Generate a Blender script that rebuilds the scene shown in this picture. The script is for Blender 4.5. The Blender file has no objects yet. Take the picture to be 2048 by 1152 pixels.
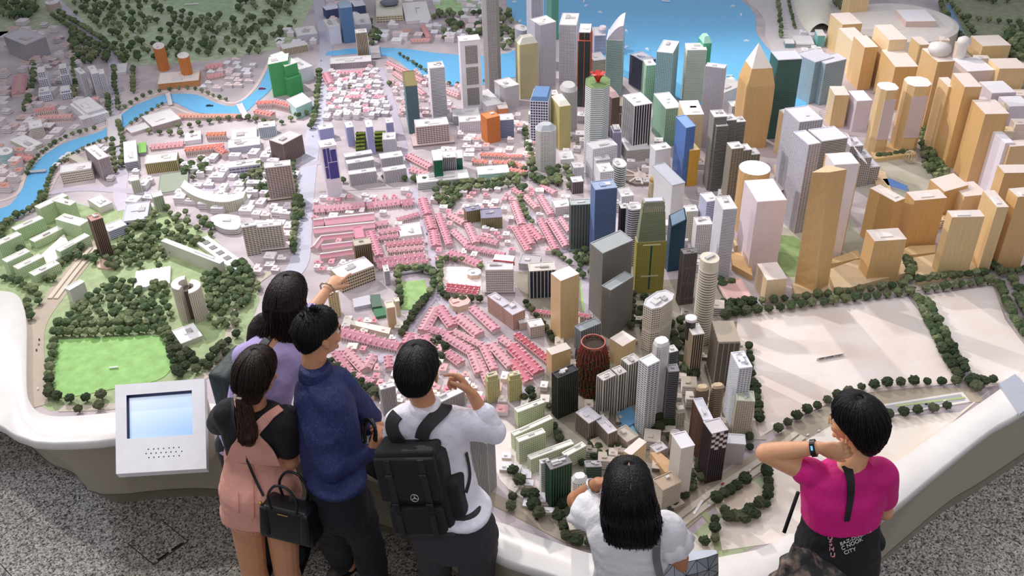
import bpy, bmesh, math, random
from mathutils import Vector, Matrix
random.seed(7)
S = bpy.context.scene
COL = S.collection
# ------------------------------------------------------------------ camera
CAM_H, FPX, PITCH, ROLL = 4.18, 1920.0, math.radians(35), math.radians(1.6)
_R = Vector((1, 0, 0)); _U = Vector((0, math.sin(PITCH), math.cos(PITCH))); _F = Vector((0, math.cos(PITCH), -math.sin(PITCH)))
CR = _R*math.cos(ROLL) - _U*math.sin(ROLL)
CU = _R*math.sin(ROLL) + _U*math.cos(ROLL)
cd = bpy.data.cameras.new('camera'); cam = bpy.data.objects.new('camera', cd); COL.objects.link(cam)
cd.sensor_width = 36; cd.lens = 36*FPX/2048; cd.clip_start = 0.05; cd.clip_end = 100
M3 = Matrix((CR, CU, -_F)).transposed()
cam.matrix_world = Matrix.Translation((0, 0, CAM_H)) @ M3.to_4x4()
S.camera = cam
# ------------------------------------------------------------------ world, lights, exposure
w = bpy.data.worlds.new('world'); S.world = w; w.use_nodes = True
w.node_tree.nodes['Background'].inputs[0].default_value = (0.88, 0.89, 1.0, 1)
w.node_tree.nodes['Background'].inputs[1].default_value = 0.43
S.view_settings.view_transform = 'Standard'; S.view_settings.look = 'None'
S.view_settings.exposure = 0.0; S.view_settings.gamma = 1; S.view_settings.use_curve_mapping = False
def aim(o, t):
    o.rotation_euler = (Vector(t)-o.location).to_track_quat('-Z', 'Y').to_euler()
def spot(loc, tgt, e, col, ang, size=.12, blend=.6):
    l = bpy.data.lights.new('spotlight', 'SPOT'); l.energy = e; l.color = col; l.spot_size = math.radians(ang)
    l.shadow_soft_size = size; l.spot_blend = blend
    o = bpy.data.objects.new('spotlight', l); o.location = loc; COL.objects.link(o); aim(o, tgt)
def area(loc, tgt, e, col, sx, sy):
    l = bpy.data.lights.new('ceiling_panel', 'AREA'); l.energy = e; l.color = col; l.shape = 'RECTANGLE'; l.size = sx; l.size_y = sy
    o = bpy.data.objects.new('ceiling_panel', l); o.location = loc; COL.objects.link(o); aim(o, tgt)
spot((-4.5, 9.5, 5.8), (1.5, 4.6, .7), 1500, (1, .95, .95), 75, .07)
spot((-5.5, 5.5, 5.8), (-1.5, 5.5, .7), 420, (1, .96, .93), 80, .10)
spot((0.6, 10.0, 5.4), (3.2, 5.0, .7), 650, (1, .93, .85), 80, .10)
area((0.3, 5.2, 6.2), (0.2, 5.4, 0), 105, (.97, .95, 1), 5, 3)
spot((0.3, -1.0, 5.8), (0, 3.4, 1.0), 120, (1, .93, .84), 95, .3)  # soft front fill, added behind the camera to light the people
spot((-3.6, 1.2, 5.6), (-3.05, 3.25, 0), 330, (.72, .8, 1), 17, .03, .25)
spot((4.4, 1.0, 5.6), (2.9, 3.3, 0), 260, (.85, .9, 1), 22, .05, .3)
# ------------------------------------------------------------------ helpers
def ray(px, py):
    return _F + CR*((px-1024)/FPX) + CU*((576-py)/FPX)
def G(px, py, z):
    d = ray(px, py); t = (z-CAM_H)/d.z
    return Vector((d.x*t, d.y*t, z))
def proj(p):
    v = Vector(p)-Vector((0, 0, CAM_H)); k = v.dot(_F)
    return (1024+FPX*v.dot(CR)/k, 576-FPX*v.dot(CU)/k)
NAD = proj((0, 1e-4, -1e5))
def on_tower(px, py, by, z0):
    """a roof corner seen at (px,py) above a foot seen on row by: where it stands and how high it is"""
    t = (by-py)/(NAD[1]-py); b = G(px+(NAD[0]-px)*t, by, z0)
    lo, hi = z0, CAM_H-.1
    for _ in range(40):
        m = (lo+hi)/2
        if proj((b.x, b.y, m))[1] > py: lo = m
        else: hi = m
    return b, lo
def hexc(h):
    h = h.lstrip('#'); r = [int(h[i:i+2], 16)/255 for i in (0, 2, 4)]
    return tuple((c/12.92 if c <= .04045 else ((c+.055)/1.055)**2.4) for c in r)+(1,)
MATS = {}
def mat(hx, rough=.6, kind='flat', **k):
    key = (hx, rough, kind, tuple(sorted(k.items())))
    if key in MATS: return MATS[key]
    m = bpy.data.materials.new(kind+'_'+hx.lstrip('#')); m.use_nodes = True; MATS[key] = m
    nt = m.node_tree; b = nt.nodes['Principled BSDF']; c = hexc(hx)
    b.inputs['Base Color'].default_value = c; b.inputs['Roughness'].default_value = rough
    if 'metal' in k: b.inputs['Metallic'].default_value = k['metal']
    if 'emit' in k:
        b.inputs['Emission Color'].default_value = c; b.inputs['Emission Strength'].default_value = k['emit']
    N = nt.nodes.new; L = nt.links.new
    tc = N('ShaderNodeTexCoord')
    def noise(scale, detail=3, vec=None, stretch=None):
        n = N('ShaderNodeTexNoise'); n.inputs['Scale'].default_value = scale; n.inputs['Detail'].default_value = detail
        if stretch:
            mp = N('ShaderNodeMapping'); mp.inputs['Scale'].default_value = stretch; L(tc.outputs['Object'], mp.inputs[0]); L(mp.outputs[0], n.inputs[0])
        else: L(tc.outputs['Object'], n.inputs[0])
        return n
    def ramp(fac, a, bb, p0=.35, p1=.65):
        r = N('ShaderNodeValToRGB'); r.color_ramp.elements[0].position = p0; r.color_ramp.elements[1].position = p1
        r.color_ramp.elements[0].color = a; r.color_ramp.elements[1].color = bb; L(fac, r.inputs[0]); return r
    def sh(f): return tuple(min(1, x*f) for x in c[:3])+(1,)
    def bump(fac, st, dist=.002):
        bp = N('ShaderNodeBump'); bp.inputs['Strength'].default_value = st; bp.inputs['Distance'].default_value = dist
        L(fac, bp.inputs['Height']); L(bp.outputs[0], b.inputs['Normal'])
    if kind == 'flat':
        n = noise(14, 5); r = ramp(n.outputs[0], sh(.97), sh(1.02)); L(r.outputs[0], b.inputs['Base Color'])
    elif kind == 'wood':
        n = noise(1, 4, stretch=(140, 140, 7)); r = ramp(n.outputs[0], sh(.92), sh(1.06), .3, .7); L(r.outputs[0], b.inputs['Base Color'])
    elif kind == 'grass':
        n = noise(14, 5); r = ramp(n.outputs[0], sh(.78), sh(1.12), .3, .7); L(r.outputs[0], b.inputs['Base Color']); n2 = noise(300, 2); bump(n2.outputs[0], .4)
    elif kind == 'ground':
        n = noise(3, 6); c2 = hexc(k.get('c2', hx)); r = ramp(n.outputs[0], c, c2, .4, .6); L(r.outputs[0], b.inputs['Base Color'])
    elif kind == 'foliage':
        n = noise(60, 3); r = ramp(n.outputs[0], sh(.6), sh(1.5), .3, .7); L(r.outputs[0], b.inputs['Base Color']); n2 = noise(160, 3); bump(n2.outputs[0], 1, .01)
    elif kind == 'cloth':
        n = noise(5, 4); r = ramp(n.outputs[0], sh(.9), sh(1.08)); L(r.outputs[0], b.inputs['Base Color'])
        n2 = noise(1, 4, stretch=(16, 16, 9)); bump(n2.outputs[0], k.get('bs', .5), .025)
        b.inputs['Sheen Weight'].default_value = k.get('sheen', .02)
    elif kind == 'dots':
        v = N('ShaderNodeTexVoronoi'); v.inputs['Scale'].default_value = 95; L(tc.outputs['Object'], v.inputs[0])
        r = ramp(v.outputs['Distance'], hexc(k['c2']), c, .22, .3); L(r.outputs[0], b.inputs['Base Color'])
        n2 = noise(1, 4, stretch=(16, 16, 9)); bump(n2.outputs[0], .6, .025)
    elif kind == 'hair':
        b.inputs['Specular IOR Level'].default_value = .35
        n = noise(1, 5, stretch=(130, 130, 5)); r = ramp(n.outputs[0], sh(.55), sh(1.7), .3, .75); L(r.outputs[0], b.inputs['Base Color']); bump(n.outputs[0], .9, .006)
    elif kind == 'skin':
        n = noise(12, 4); r = ramp(n.outputs[0], sh(.92), sh(1.06)); L(r.outputs[0], b.inputs['Base Color'])
        b.inputs['Subsurface Weight'].default_value = .08; b.inputs['Subsurface Scale'].default_value = .01
    elif kind == 'terrazzo':
        v = N('ShaderNodeTexVoronoi'); v.inputs['Scale'].default_value = 120; L(tc.outputs['Object'], v.inputs[0])
        sp = N('ShaderNodeSeparateColor'); L(v.outputs['Color'], sp.inputs[0])
        r = N('ShaderNodeValToRGB'); r.color_ramp.interpolation = 'CONSTANT'; e = r.color_ramp.elements
        cs = [(0, '4a4744'), (.14, '7c7772'), (.34, 'aaa49c'), (.62, 'c4beb4'), (.82, '948b7e'), (.92, 'd6d1ca')]
        e[0].color = hexc(cs[0][1]); e[1].position = cs[1][0]; e[1].color = hexc(cs[1][1])
        for p, h in cs[2:]:
            q = e.new(p); q.color = hexc(h)
        L(sp.outputs[0], r.inputs[0]); L(r.outputs[0], b.inputs['Base Color'])
    elif kind == 'camo':
        n = noise(22, 6); r = N('ShaderNodeValToRGB'); e = r.color_ramp.elements; e[0].color = hexc('2c2b29'); e[1].color = hexc('8d7568'); e[0].position = .42; e[1].position = .62
        q = e.new(.52); q.color = hexc('54504a'); L(n.outputs[0], r.inputs[0]); L(r.outputs[0], b.inputs['Base Color'])
    elif kind == 'screen':
        g = N('ShaderNodeTexGradient'); mp = N('ShaderNodeMapping'); mp.inputs['Rotation'].default_value = (0, 0, math.radians(-112)); mp.inputs['Scale'].default_value = (2.6, 2.6, 1)
        L(tc.outputs['Object'], mp.inputs[0]); L(mp.outputs[0], g.inputs[0])
        r = N('ShaderNodeValToRGB'); e = r.color_ramp.elements; e[0].color = hexc('5f93d6'); e[1].color = hexc('dcebfb')
        mp.inputs['Location'].default_value = (.5, 0, 0)
        L(g.outputs[0], r.inputs[0]); L(r.outputs[0], b.inputs['Base Color']); L(r.outputs[0], b.inputs['Emission Color']); b.inputs['Emission Strength'].default_value = .45
    elif kind == 'glass':
        b.inputs['Metallic'].default_value = .15
        n = noise(4, 2); r = ramp(n.outputs[0], sh(.8), sh(1.2)); L(r.outputs[0], b.inputs['Base Color'])
    return m
def T3(ob, label=None, cat=None, group=None, kind=None):
    for a, v in (('label', label), ('category', cat), ('group', group), ('kind', kind)):
        if v: ob[a] = v
    return ob
def empty(name, loc, label, cat, group=None):
    o = bpy.data.objects.new(name, None); COL.objects.link(o); o.location = loc; o.empty_display_size = .05
    return T3(o, label, cat, group)
class MB:
    """vertex and face collector; world coordinates"""
    def __init__(s): s.v = []; s.f = []; s.m = []
    def add(s, vs, fs, mi=0):
        o = len(s.v); s.v += [tuple(p) for p in vs]; s.f += [tuple(i+o for i in f) for f in fs]; s.m += [mi]*len(fs)
    def prism(s, pts, z0, z1, mi=0, top=None):
        """pts: xy list; top: xy list for the upper outline"""
        n = len(pts); a = 0
        for i in range(n):
            a += pts[i][0]*pts[(i+1) % n][1]-pts[(i+1) % n][0]*pts[i][1]
        if a < 0:
            pts = pts[::-1]
            if top: top = top[::-1]
        top = top or pts
        if isinstance(z1, (int, float)): z1 = [z1]*n
        elif a < 0: z1 = z1[::-1]
        s.add([(p[0], p[1], z0) for p in pts]+[(p[0], p[1], z) for p, z in zip(top, z1)],
              [tuple(range(n-1, -1, -1)), tuple(range(n, 2*n))]+[(i, (i+1) % n, n+(i+1) % n, n+i) for i in range(n)], mi)
    def box(s, c, sz, rz=0, mi=0, R=None):
        hx, hy, hz = (q/2 for q in sz); R = R or Matrix.Rotation(rz, 3, 'Z'); c = Vector(c)
        vs = [c+R@Vector((x, y, z)) for z in (-hz, hz) for x, y in ((-hx, -hy), (hx, -hy), (hx, hy), (-hx, hy))]
        s.add(vs, [(3, 2, 1, 0), (4, 5, 6, 7), (0, 1, 5, 4), (1, 2, 6, 5), (2, 3, 7, 6), (3, 0, 4, 7)], mi)
    def tube(s, pts, rad, n=8, mi=0, flat=None):
        """tube along pts; rad number or list; flat=(w,h) ribbon"""
        pts = [Vector(p) for p in pts]; m = len(pts); rad = rad if isinstance(rad, (list, tuple)) else [rad]*m
        up = Vector((0, 0, 1)); vs = []; fs = []; pn = None
        for i, p in enumerate(pts):
            t = (pts[min(i+1, m-1)]-pts[max(i-1, 0)]).normalized()
            a = pn-t*pn.dot(t) if pn is not None else t.cross(up if abs(t.z) < .9 else Vector((0, 1, 0)))
            a.normalize(); b = t.cross(a); pn = a
            for k in range(n):
                th = 2*math.pi*k/n+ (math.pi/4 if n == 4 else 0)
                fx, fy = (flat if flat else (1, 1))
                vs.append(p+(a*math.cos(th)*fx+b*math.sin(th)*fy)*rad[i])
        for i in range(m-1):
            for k in range(n):
                fs.append((i*n+k, i*n+(k+1) % n, (i+1)*n+(k+1) % n, (i+1)*n+k))
        fs.append(tuple(range(n-1, -1, -1))); fs.append(tuple((m-1)*n+k for k in range(n)))
        s.add(vs, fs, mi)
    def lathe(s, c, prof, n=16, mi=0):
        vs = []; fs = []
        for r, z in prof:
            for k in range(n):
                a = 2*math.pi*k/n; vs.append((c[0]+r*math.cos(a), c[1]+r*math.sin(a), z))
        for i in range(len(prof)-1):
            for k in range(n): fs.append((i*n+k, i*n+(k+1) % n, (i+1)*n+(k+1) % n, (i+1)*n+k))
        fs.append(tuple(range(n-1, -1, -1))); fs.append(tuple((len(prof)-1)*n+k for k in range(n)))
        s.add(vs, fs, mi)
    def build(s, name, mats, parent=None, smooth=False, origin=None):
        me = bpy.data.meshes.new(name)
        o0 = parent.location if parent and origin is None else (Vector(origin) if origin is not None else Vector((0, 0, 0)))
        off = Vector(o0)
        if parent:
            pl = Vector((0, 0, 0)); q = parent
            while q: pl += q.location; q = q.parent
            off = pl
        elif s.v and origin is None:
            off = Vector((sum(p[0] for p in s.v)/len(s.v), sum(p[1] for p in s.v)/len(s.v), min(p[2] for p in s.v)))
        me.from_pydata([(p[0]-off.x, p[1]-off.y, p[2]-off.z) for p in s.v], [], s.f)
        for m in (mats if isinstance(mats, (list, tuple)) else [mats]): me.materials.append(m)
        if any(s.m): me.polygons.foreach_set('material_index', s.m)
        if smooth: me.polygons.foreach_set('use_smooth', [True]*len(me.polygons))
        me.update()
        o = bpy.data.objects.new(name, me); COL.objects.link(o)
        if parent: o.parent = parent
        else: o.location = off
        return o
def off_poly(pts, d):
    """offset polygon outwards by d"""
    n = len(pts); a = sum(pts[i][0]*pts[(i+1) % n][1]-pts[(i+1) % n][0]*pts[i][1] for i in range(n)); sg = 1 if a > 0 else -1
    out = []
    for i in range(n):
        p0 = Vector(pts[i-1][:2]); p = Vector(pts[i][:2]); p1 = Vector(pts[(i+1) % n][:2])
        e0 = (p-p0).normalized(); e1 = (p1-p).normalized()
        n0 = Vector((e0.y, -e0.x))*sg; n1 = Vector((e1.y, -e1.x))*sg
        b = n0+n1; l = max(.35, 1+n0.dot(n1)); out.append(p+b*(d/l))
    return out
# ------------------------------------------------------------------ floor
TER = mat('9a948c', .28, 'terrazzo'); JOINT = mat('3a3835', .8)
fl = MB(); fl.box((0, 6.5, -.03), (18, 18, .04)); floor = fl.build('floor', JOINT, origin=(0, 0, 0)); floor['kind'] = 'structure'
td = Vector((.656, .755, 0)).normalized(); te = Vector((.755, -.656, 0)); TS = 1.2
P1 = Vector((-2.92, 3.67, 0)); lineB = Vector((-2.84, 3.48, 0))
corner = P1+td*((lineB-P1).dot(td))
tm = MB(); tm.box((0, 0, -.005), (TS-.005, TS-.005, .01)); tile0 = tm.build('floor_tile', TER, origin=(0, 0, 0)); first = True
for i in range(-5, 8):
    for j in range(-5, 8):
        c = corner+td*(TS*(i+.5))+te*(TS*(j+.5))
        if not (-4.2 < c.x < 4.8 and 1.2 < c.y < 5.8): continue
        if c.y > 4.7 and abs(c.x) < 2.5: continue
        t = tile0 if first else tile0.copy()
        if not first: COL.objects.link(t)
        first = False
        t.parent = floor; t.location = (c.x, c.y, 0); t.rotation_euler = (0, 0, math.atan2(td.y, td.x))
# floor access hatch
hq = [G(323, 1040, 0), G(377, 1083, 0), G(308, 1131, 0), G(255, 1088, 0)]; hc = sum(hq, Vector())/4
hatch = empty('access_cover', (hc.x, hc.y, .001), 'square access cover with two dark slots in the speckled floor', 'floor hatch')
m = MB(); m.prism([(p.x, p.y) for p in hq], .0005, .0025); m.build('frame', mat('35302c', .5), hatch)
m = MB(); m.prism([tuple(hc.lerp(p, .955))[:2] for p in hq], .0005, .0035); m.build('cover_plate', TER, hatch)
for a, b in ((.12, .45), (.58, .9)):
    m = MB(); q = [hq[2].lerp(hq[1], a), hq[2].lerp(hq[1], b)]; inn = (hc-q[0].lerp(q[1], .5)).normalized()*.022
    m.prism([tuple(q[0]+inn*.3)[:2], tuple(q[1]+inn*.3)[:2], tuple(q[1]+inn)[:2], tuple(q[0]+inn)[:2]], .002, .0045); m.build('slot', mat('141414', .6), hatch)
# ------------------------------------------------------------------ plinth with the white rim
Z0, ZR = .665, .72
ipx = [(-420, 560), (-100, 572), (0, 580), (33, 588), (47, 612), (53, 650), (53, 710), (53, 768), (57, 798), (73, 820), (100, 830), (143, 831), (230, 823), (330, 810), (430, 806)]
inner = [G(x, y, ZR) for x, y in ipx]+[Vector((x, y, ZR)) for x, y in ((-1.3, 3.86), (-1.0, 3.72), (-.65, 3.54), (-.4, 3.33))]
inner += [G(x, y, ZR) for x, y in ((969, 1028), (1024, 1051), (1110, 1082), (1194, 1108), (1290, 1120), (1384, 1121), (1460, 1108), (1536, 1088), (1660, 1015), (1789, 925), (1869, 868), (2003, 775), (2048, 740), (2200, 640), (2700, 330))]
opx = [(-560, 760), (-260, 820), (-110, 815), (-50, 830), (0, 851), (20, 864), (33, 871), (50, 877), (67, 883), (90, 885), (117, 886), (187, 883), (230, 878), (330, 872), (440, 882)]
outer = [G(x, y, ZR) for x, y in opx]
outer[0] = Vector((-6.5, 6.2, ZR)); outer[1] = Vector((-4.4, 4.9, ZR)); outer[2] = Vector((-3.3, 4.2, ZR))
outer += [Vector((x, y, ZR)) for x, y in ((-1.28, 3.58), (-1.05, 3.5), (-.7, 3.36), (-.47, 3.15))]
outer += [G(x, y, ZR) for x, y in ((975, 1100), (1024, 1125), (1110, 1152), (1194, 1185), (1290, 1200), (1384, 1202), (1480, 1190), (1570, 1155), (1690, 1085), (1786, 1018), (1880, 940), (1979, 861), (2048, 821), (2240, 700), (2760, 380))]
assert len(inner) == len(outer), (len(inner), len(outer))
def cr(pts, n=4):
    out = []
    for i in range(len(pts)-1):
        p = [pts[max(i-1, 0)], pts[i], pts[i+1], pts[min(i+2, len(pts)-1)]]
        for k in range(n):
            t = k/n; out.append(.5*((2*p[1])+(p[2]-p[0])*t+(2*p[0]-5*p[1]+4*p[2]-p[3])*t*t+(3*p[1]-p[0]-3*p[2]+p[3])*t*t*t))
    return out+[pts[-1]]
inn_s, out_s = cr(inner), cr(outer); N_ = len(inn_s)
plinth = empty('display_plinth', (0, 3.0, 0), 'curved white display plinth around the city model, waist-high with a broad smooth rim', 'display plinth')
nrm = []
for i in range(N_):
    t = out_s[min(i+1, N_-1)]-out_s[max(i-1, 0)]; nrm.append(Vector((t.y, -t.x, 0)).normalized())
def strip(cols, name, m, smooth=True):
    mb = MB(); nn = len(cols[0]); vs = [p for c in cols for p in c]
    fs = [(i*nn+k, (i+1)*nn+k, (i+1)*nn+k+1, i*nn+k+1) for i in range(len(cols)-1) for k in range(nn-1)]
    mb.add(vs, fs); o = mb.build(name, m, plinth, smooth); return o
cols = []
for i in range(N_):
    a, b, n_ = inn_s[i], out_s[i], nrm[i]; d = (a-b).normalized()
    cols.append([Vector((a.x, a.y, Z0-.03)), Vector((a.x, a.y, ZR-.006)), a-d*.006, b+d*.012, b+d*.003-Vector((0, 0, .004)), b-Vector((0, 0, .014)), b-Vector((0, 0, .05)), b-n_*.012-Vector((0, 0, .056))])
strip(cols, 'rim', mat('efebe6', .3))
def inset(i):
    x = out_s[i].x; return (.25 if x > -2.35 else min(.36, .25+(-2.35-x)*.3)) if x < -1.4 else (.25-(x+1.4)/3.2*.15 if x < 1.8 else .1)
for nm, prof, hx in (('side_panel', [(.03, .664), (.2, .60), (.42, .46), (.62, .3), (.72, .14)], 'a8a08d'), ('kick_board', [(.70, .14), (.74, .135), (1, 0)], '938b79')):
    cols = [[Vector((out_s[i].x-nrm[i].x*inset(i)*a, out_s[i].y-nrm[i].y*inset(i)*a, z)) for a, z in prof] for i in range(N_)]
    strip(cols, nm, mat(hx, .45))
# ------------------------------------------------------------------ model base board and what is laid on it
base = empty('city_board', (0, 7, Z0), 'broad pale baseboard of the city model with blue water, green lawns and grey roads', 'model board')
pts = [p.lerp(q, .3).xy for p, q in zip(inner, outer)]; top_ = [Vector((max(-9, min(8, p.x*1.6)), 15)) for p in pts]
m = MB(); n = len(pts); vs = []
for z in (Z0, .6): vs += [(p.x, p.y, z) for p in pts]+[(p.x, p.y, z) for p in top_]
m.add(vs, [(i, i+1, n+i+1, n+i) for i in range(n-1)]+[(2*n+i+1, 2*n+i, 3*n+i, 3*n+i+1) for i in range(n-1)]+[(i+1, i, 2*n+i, 2*n+i+1) for i in range(n-1)]); m.build('baseboard', mat('b3a8ac', .7, 'ground', c2='cbbfc1'), base)
ms_ = MB(); ms_.box((-9.3, 10, .63), (8, 9.6, .07)); ms_.box((8.2, 10.5, .63), (5, 9, .07)); ms_.build('baseboard_wing', mat('b3a8ac', .7, 'ground', c2='cbbfc1'), base)
LV = [0]
def flat(name, px, hx, h=.002, kind='flat', smooth=True, c2=None, rough=.7, z=None):
    LV[0] += 1; zz = Z0+h+LV[0]*.00003
    p = [G(x, y, Z0) for x, y in px]
    if smooth: p = cr(p+[p[0]], 4)[:-1]
    kw = {'c2': c2} if c2 else {}
    mb = MB(); n = len(p)
    a = sum(p[i].x*p[(i+1) % n].y-p[(i+1) % n].x*p[i].y for i in range(n))
    if a < 0: p = p[::-1]
    bm = bmesh.new(); vs = [bm.verts.new((q.x, q.y, zz)) for q in p]; bm.faces.new(vs); bmesh.ops.triangulate(bm, faces=bm.faces[:])
    r = bmesh.ops.extrude_face_region(bm, geom=bm.faces[:]); 
    for g in r['geom']:
        if isinstance(g, bmesh.types.BMVert): g.co.z = Z0-.001
    bmesh.ops.recalc_face_normals(bm, faces=bm.faces[:])
    me = bpy.data.meshes.new(name); bm.to_mesh(me); bm.free(); me.transform(Matrix.Translation(-base.location)); me.materials.append(mat(hx, rough, kind, **kw))
    o = bpy.data.objects.new(name, me); COL.objects.link(o); o.parent = base; return o
ROADS = []
def band(name, px, wd, hx, h=.0025, kind='flat', **k):
    ROADS.append(([G(x, y, Z0).xy for x, y in px], wd))
    p = cr([G(x, y, Z0) for x, y in px], 5); n = len(p); L_ = []; R_ = []; LV[0] += 1
    for i in range(n):
        t = (p[min(i+1, n-1)]-p[max(i-1, 0)]).normalized(); q = Vector((t.y, -t.x, 0))*(wd/2); L_.append(p[i]-q); R_.append(p[i]+q)
    mb = MB(); zz = Z0+h+LV[0]*.00003
    vs = [(q.x, q.y, zz) for q in L_]+[(q.x, q.y, zz) for q in R_]+[(q.x, q.y, Z0-.001) for q in L_]+[(q.x, q.y, Z0-.001) for q in R_]
    fs = []
    for i in range(n-1): fs += [(i+n, i+n+1, i+1, i), (i, i+1, i+1+2*n, i+2*n), (i+n+1, i+n, i+3*n, i+n+1+2*n)]
    fs += [(0, 2*n, 3*n, n), (n-1, 2*n-1, 4*n-1, 3*n-1)]
    mb.add(vs, fs); return mb.build(name, mat(hx, .7, kind, **k), base)
# lawns
flat('lawn', [(-200, 470), (60, 440), (130, 400), (200, 420), (300, 410), (420, 470), (500, 540), (520, 600), (490, 680), (420, 740), (330, 790), (230, 815), (100, 822), (62, 800), (58, 690), (52, 640), (36, 592), (0, 583), (-100, 575), (-220, 570)], 'a3b583', .001, 'grass', False)
flat('lawn', [(150, -60), (150, 40), (190, 80), (240, 120), (300, 130), (440, 118), (560, 95), (600, 60), (600, -60)], 'bccba8', .001, 'grass')
flat('lawn', [(-200, -60), (-200, 50), (60, 60), (150, 30), (160, -60)], 'aab294', .001, 'grass')
flat('lawn', [(325, -30), (330, 5), (400, 22), (462, 36), (470, -30)], 'a9c39b', .002, 'grass', False)
flat('sports_field', [(118, 681), (322, 672), (343, 704), (343, 737), (313, 762), (230, 778), (122, 797), (106, 780)], '96c672', .004, 'grass')
flat('lawn', [(870, -40), (866, 5), (890, 25), (945, 24), (985, 10), (990, -40)], 'b4d79c', .002, 'grass')
flat('lawn', [(798, 565), (850, 560), (858, 590), (835, 620), (800, 620)], '9cc078', .003, 'grass', False)
flat('lawn', [(1540, 470), (1600, 480), (1600, 545), (1565, 545)], '93ad72', .003, 'grass')
flat('lawn', [(1160, 560), (1187, 580), (1185, 625), (1165, 620)], 'a5c57e', .003, 'grass')
flat('lawn', [(1890, -60), (1880, 30), (1950, 120), (2060, 190), (2400, 200), (2400, -60)], '90967a', .001, 'grass')
flat('lawn', [(1500, 930), (1450, 1010), (1380, 1080), (1430, 1115), (1530, 1080), (1550, 1000)], 'aebb90', .001, 'grass')
flat('lawn', [(1080, 1010), (1085, 1050), (1110, 1050), (1150, 1010), (1110, 990)], '9fae7e', .001, 'grass')
flat('lawn', [(1700, 430), (1740, 500), (1800, 560), (1640, 600), (1580, 560), (1560, 440)], 'b5b79f', .001, 'ground', c2='c9c6b4')
# planted quarter in grey-green round the towers
flat('paved_ground', [(1010, 540), (1200, 560), (1330, 560), (1480, 560), (1500, 700), (1520, 860), (1400, 980), (1330, 1060), (1170, 1090), (1040, 1020), (1010, 900), (1100, 700)], '8f8778', .001, 'ground', c2='aaa192')
flat('paved_ground', [(1740, 300), (1840, 320), (1900, 400), (1800, 420), (1720, 380)], 'b0ad9d', .002, 'ground', c2='c2bdae')
flat('car_park', [(970, 855), (1010, 840), (1090, 930), (1120, 990), (1080, 1010), (1000, 960)], 'e6dad2', .002, 'ground', c2='f0e8e2')
# water
def cr3(px): return cr([G(x, y, Z0) for x, y in px], 4)
WT = '6cbcec'
RA = [(-120, 440), (0, 418), (28, 402), (48, 372), (60, 345), (90, 310), (140, 283), (205, 262), (240, 232), (275, 210), (320, 193), (345, 189), (392, 190), (430, 206), (463, 214), (480, 205), (512, 182), (530, 150), (545, 125)]
RB = [(-120, 475), (0, 450), (40, 432), (72, 410), (90, 384), (100, 350), (150, 302), (215, 274), (262, 246), (290, 228), (318, 212), (345, 204), (385, 222), (420, 229), (455, 230), (488, 226), (510, 208), (545, 175), (562, 130)]
WATER = [RA+RB[::-1]]
a_, b_ = cr3(RA), cr3(RB); mb = MB(); n = len(a_); mb.add([(p.x, p.y, Z0+.0045) for p in a_]+[(p.x, p.y, Z0+.0045) for p in b_]+[(p.x, p.y, Z0-.002) for p in a_]+[(p.x, p.y, Z0-.002) for p in b_], [(i+n, i+n+1, i+1, i) for i in range(n-1)]+[(i, i+1, i+1+2*n, i+2*n) for i in range(n-1)]+[(i+n+1, i+n, i+3*n, i+n+1+2*n) for i in range(n-1)])
mb.build('water', mat(WT, .3), base)
flat('water', [(655, 104), (700, 98), (760, 96), (812, 98), (862, 105), (915, 110), (960, 112), (1010, 108), (1040, 100), (1040, 150), (1005, 157), (960, 172), (915, 172), (890, 168), (855, 157), (820, 140), (790, 118), (768, 112), (710, 108), (655, 112)], WT, .003, rough=.3)
flat('water', [(1000, -90), (1012, 0), (1030, 40), (1080, 60), (1150, 80), (1240, 150), (1380, 205), (1500, 215), (1610, 215), (1610, 140), (1560, 120), (1515, 70), (1512, 40), (1500, 15), (1480, -10), (1480, -90)], WT, .003, rough=.3)
flat('water', [(1900, 10), (1925, 60), (1945, 95), (1935, 100), (1910, 65), (1885, 15)], '7fa6cc', .003, rough=.3)
# quays, plots
flat('quay', [(1475, -60), (1492, 0), (1515, 20), (1530, 45), (1532, 75), (1560, 120), (1600, 110), (1640, 60), (1700, 20), (1700, -60)], 'cfc9cb', .004)
flat('vacant_plot', [(1475, 632), (1640, 612), (1815, 595), (1850, 640), (1905, 750), (1905, 768), (1700, 790), (1570, 845), (1520, 875), (1505, 800), (1470, 700)], 'eddccf', .004, 'ground', False, c2='f4eae3')
flat('vacant_plot', [(1850, 592), (1985, 572), (2010, 640), (2100, 760), (1960, 775), (1905, 680)], 'efe0d4', .004, 'ground', False, c2='f5ece5')
flat('vacant_plot', [(1530, 915), (1640, 850), (1790, 835), (1920, 825), (1980, 780), (1700, 1020), (1560, 1085), (1400, 1108), (1430, 1040), (1530, 1020)], 'e9dccb', .003, 'ground', False, c2='f3e9de')
flat('vacant_plot', [(1430, 1010), (1470, 975), (1510, 965), (1530, 1000), (1510, 1030), (1445, 1035)], 'e0cfb6', .004, 'ground', c2='ead9c4')
flat('vacant_plot', [(1350, 1080), (1385, 1068), (1405, 1090), (1395, 1110), (1350, 1115)], 'e8dcc9', .004, 'ground', c2='efe5d8')
flat('vacant_plot', [(880, 535), (960, 535), (965, 600), (900, 590), (882, 560)], 'f1e2dd', .004, 'ground', False, c2='f6eae6')
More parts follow.
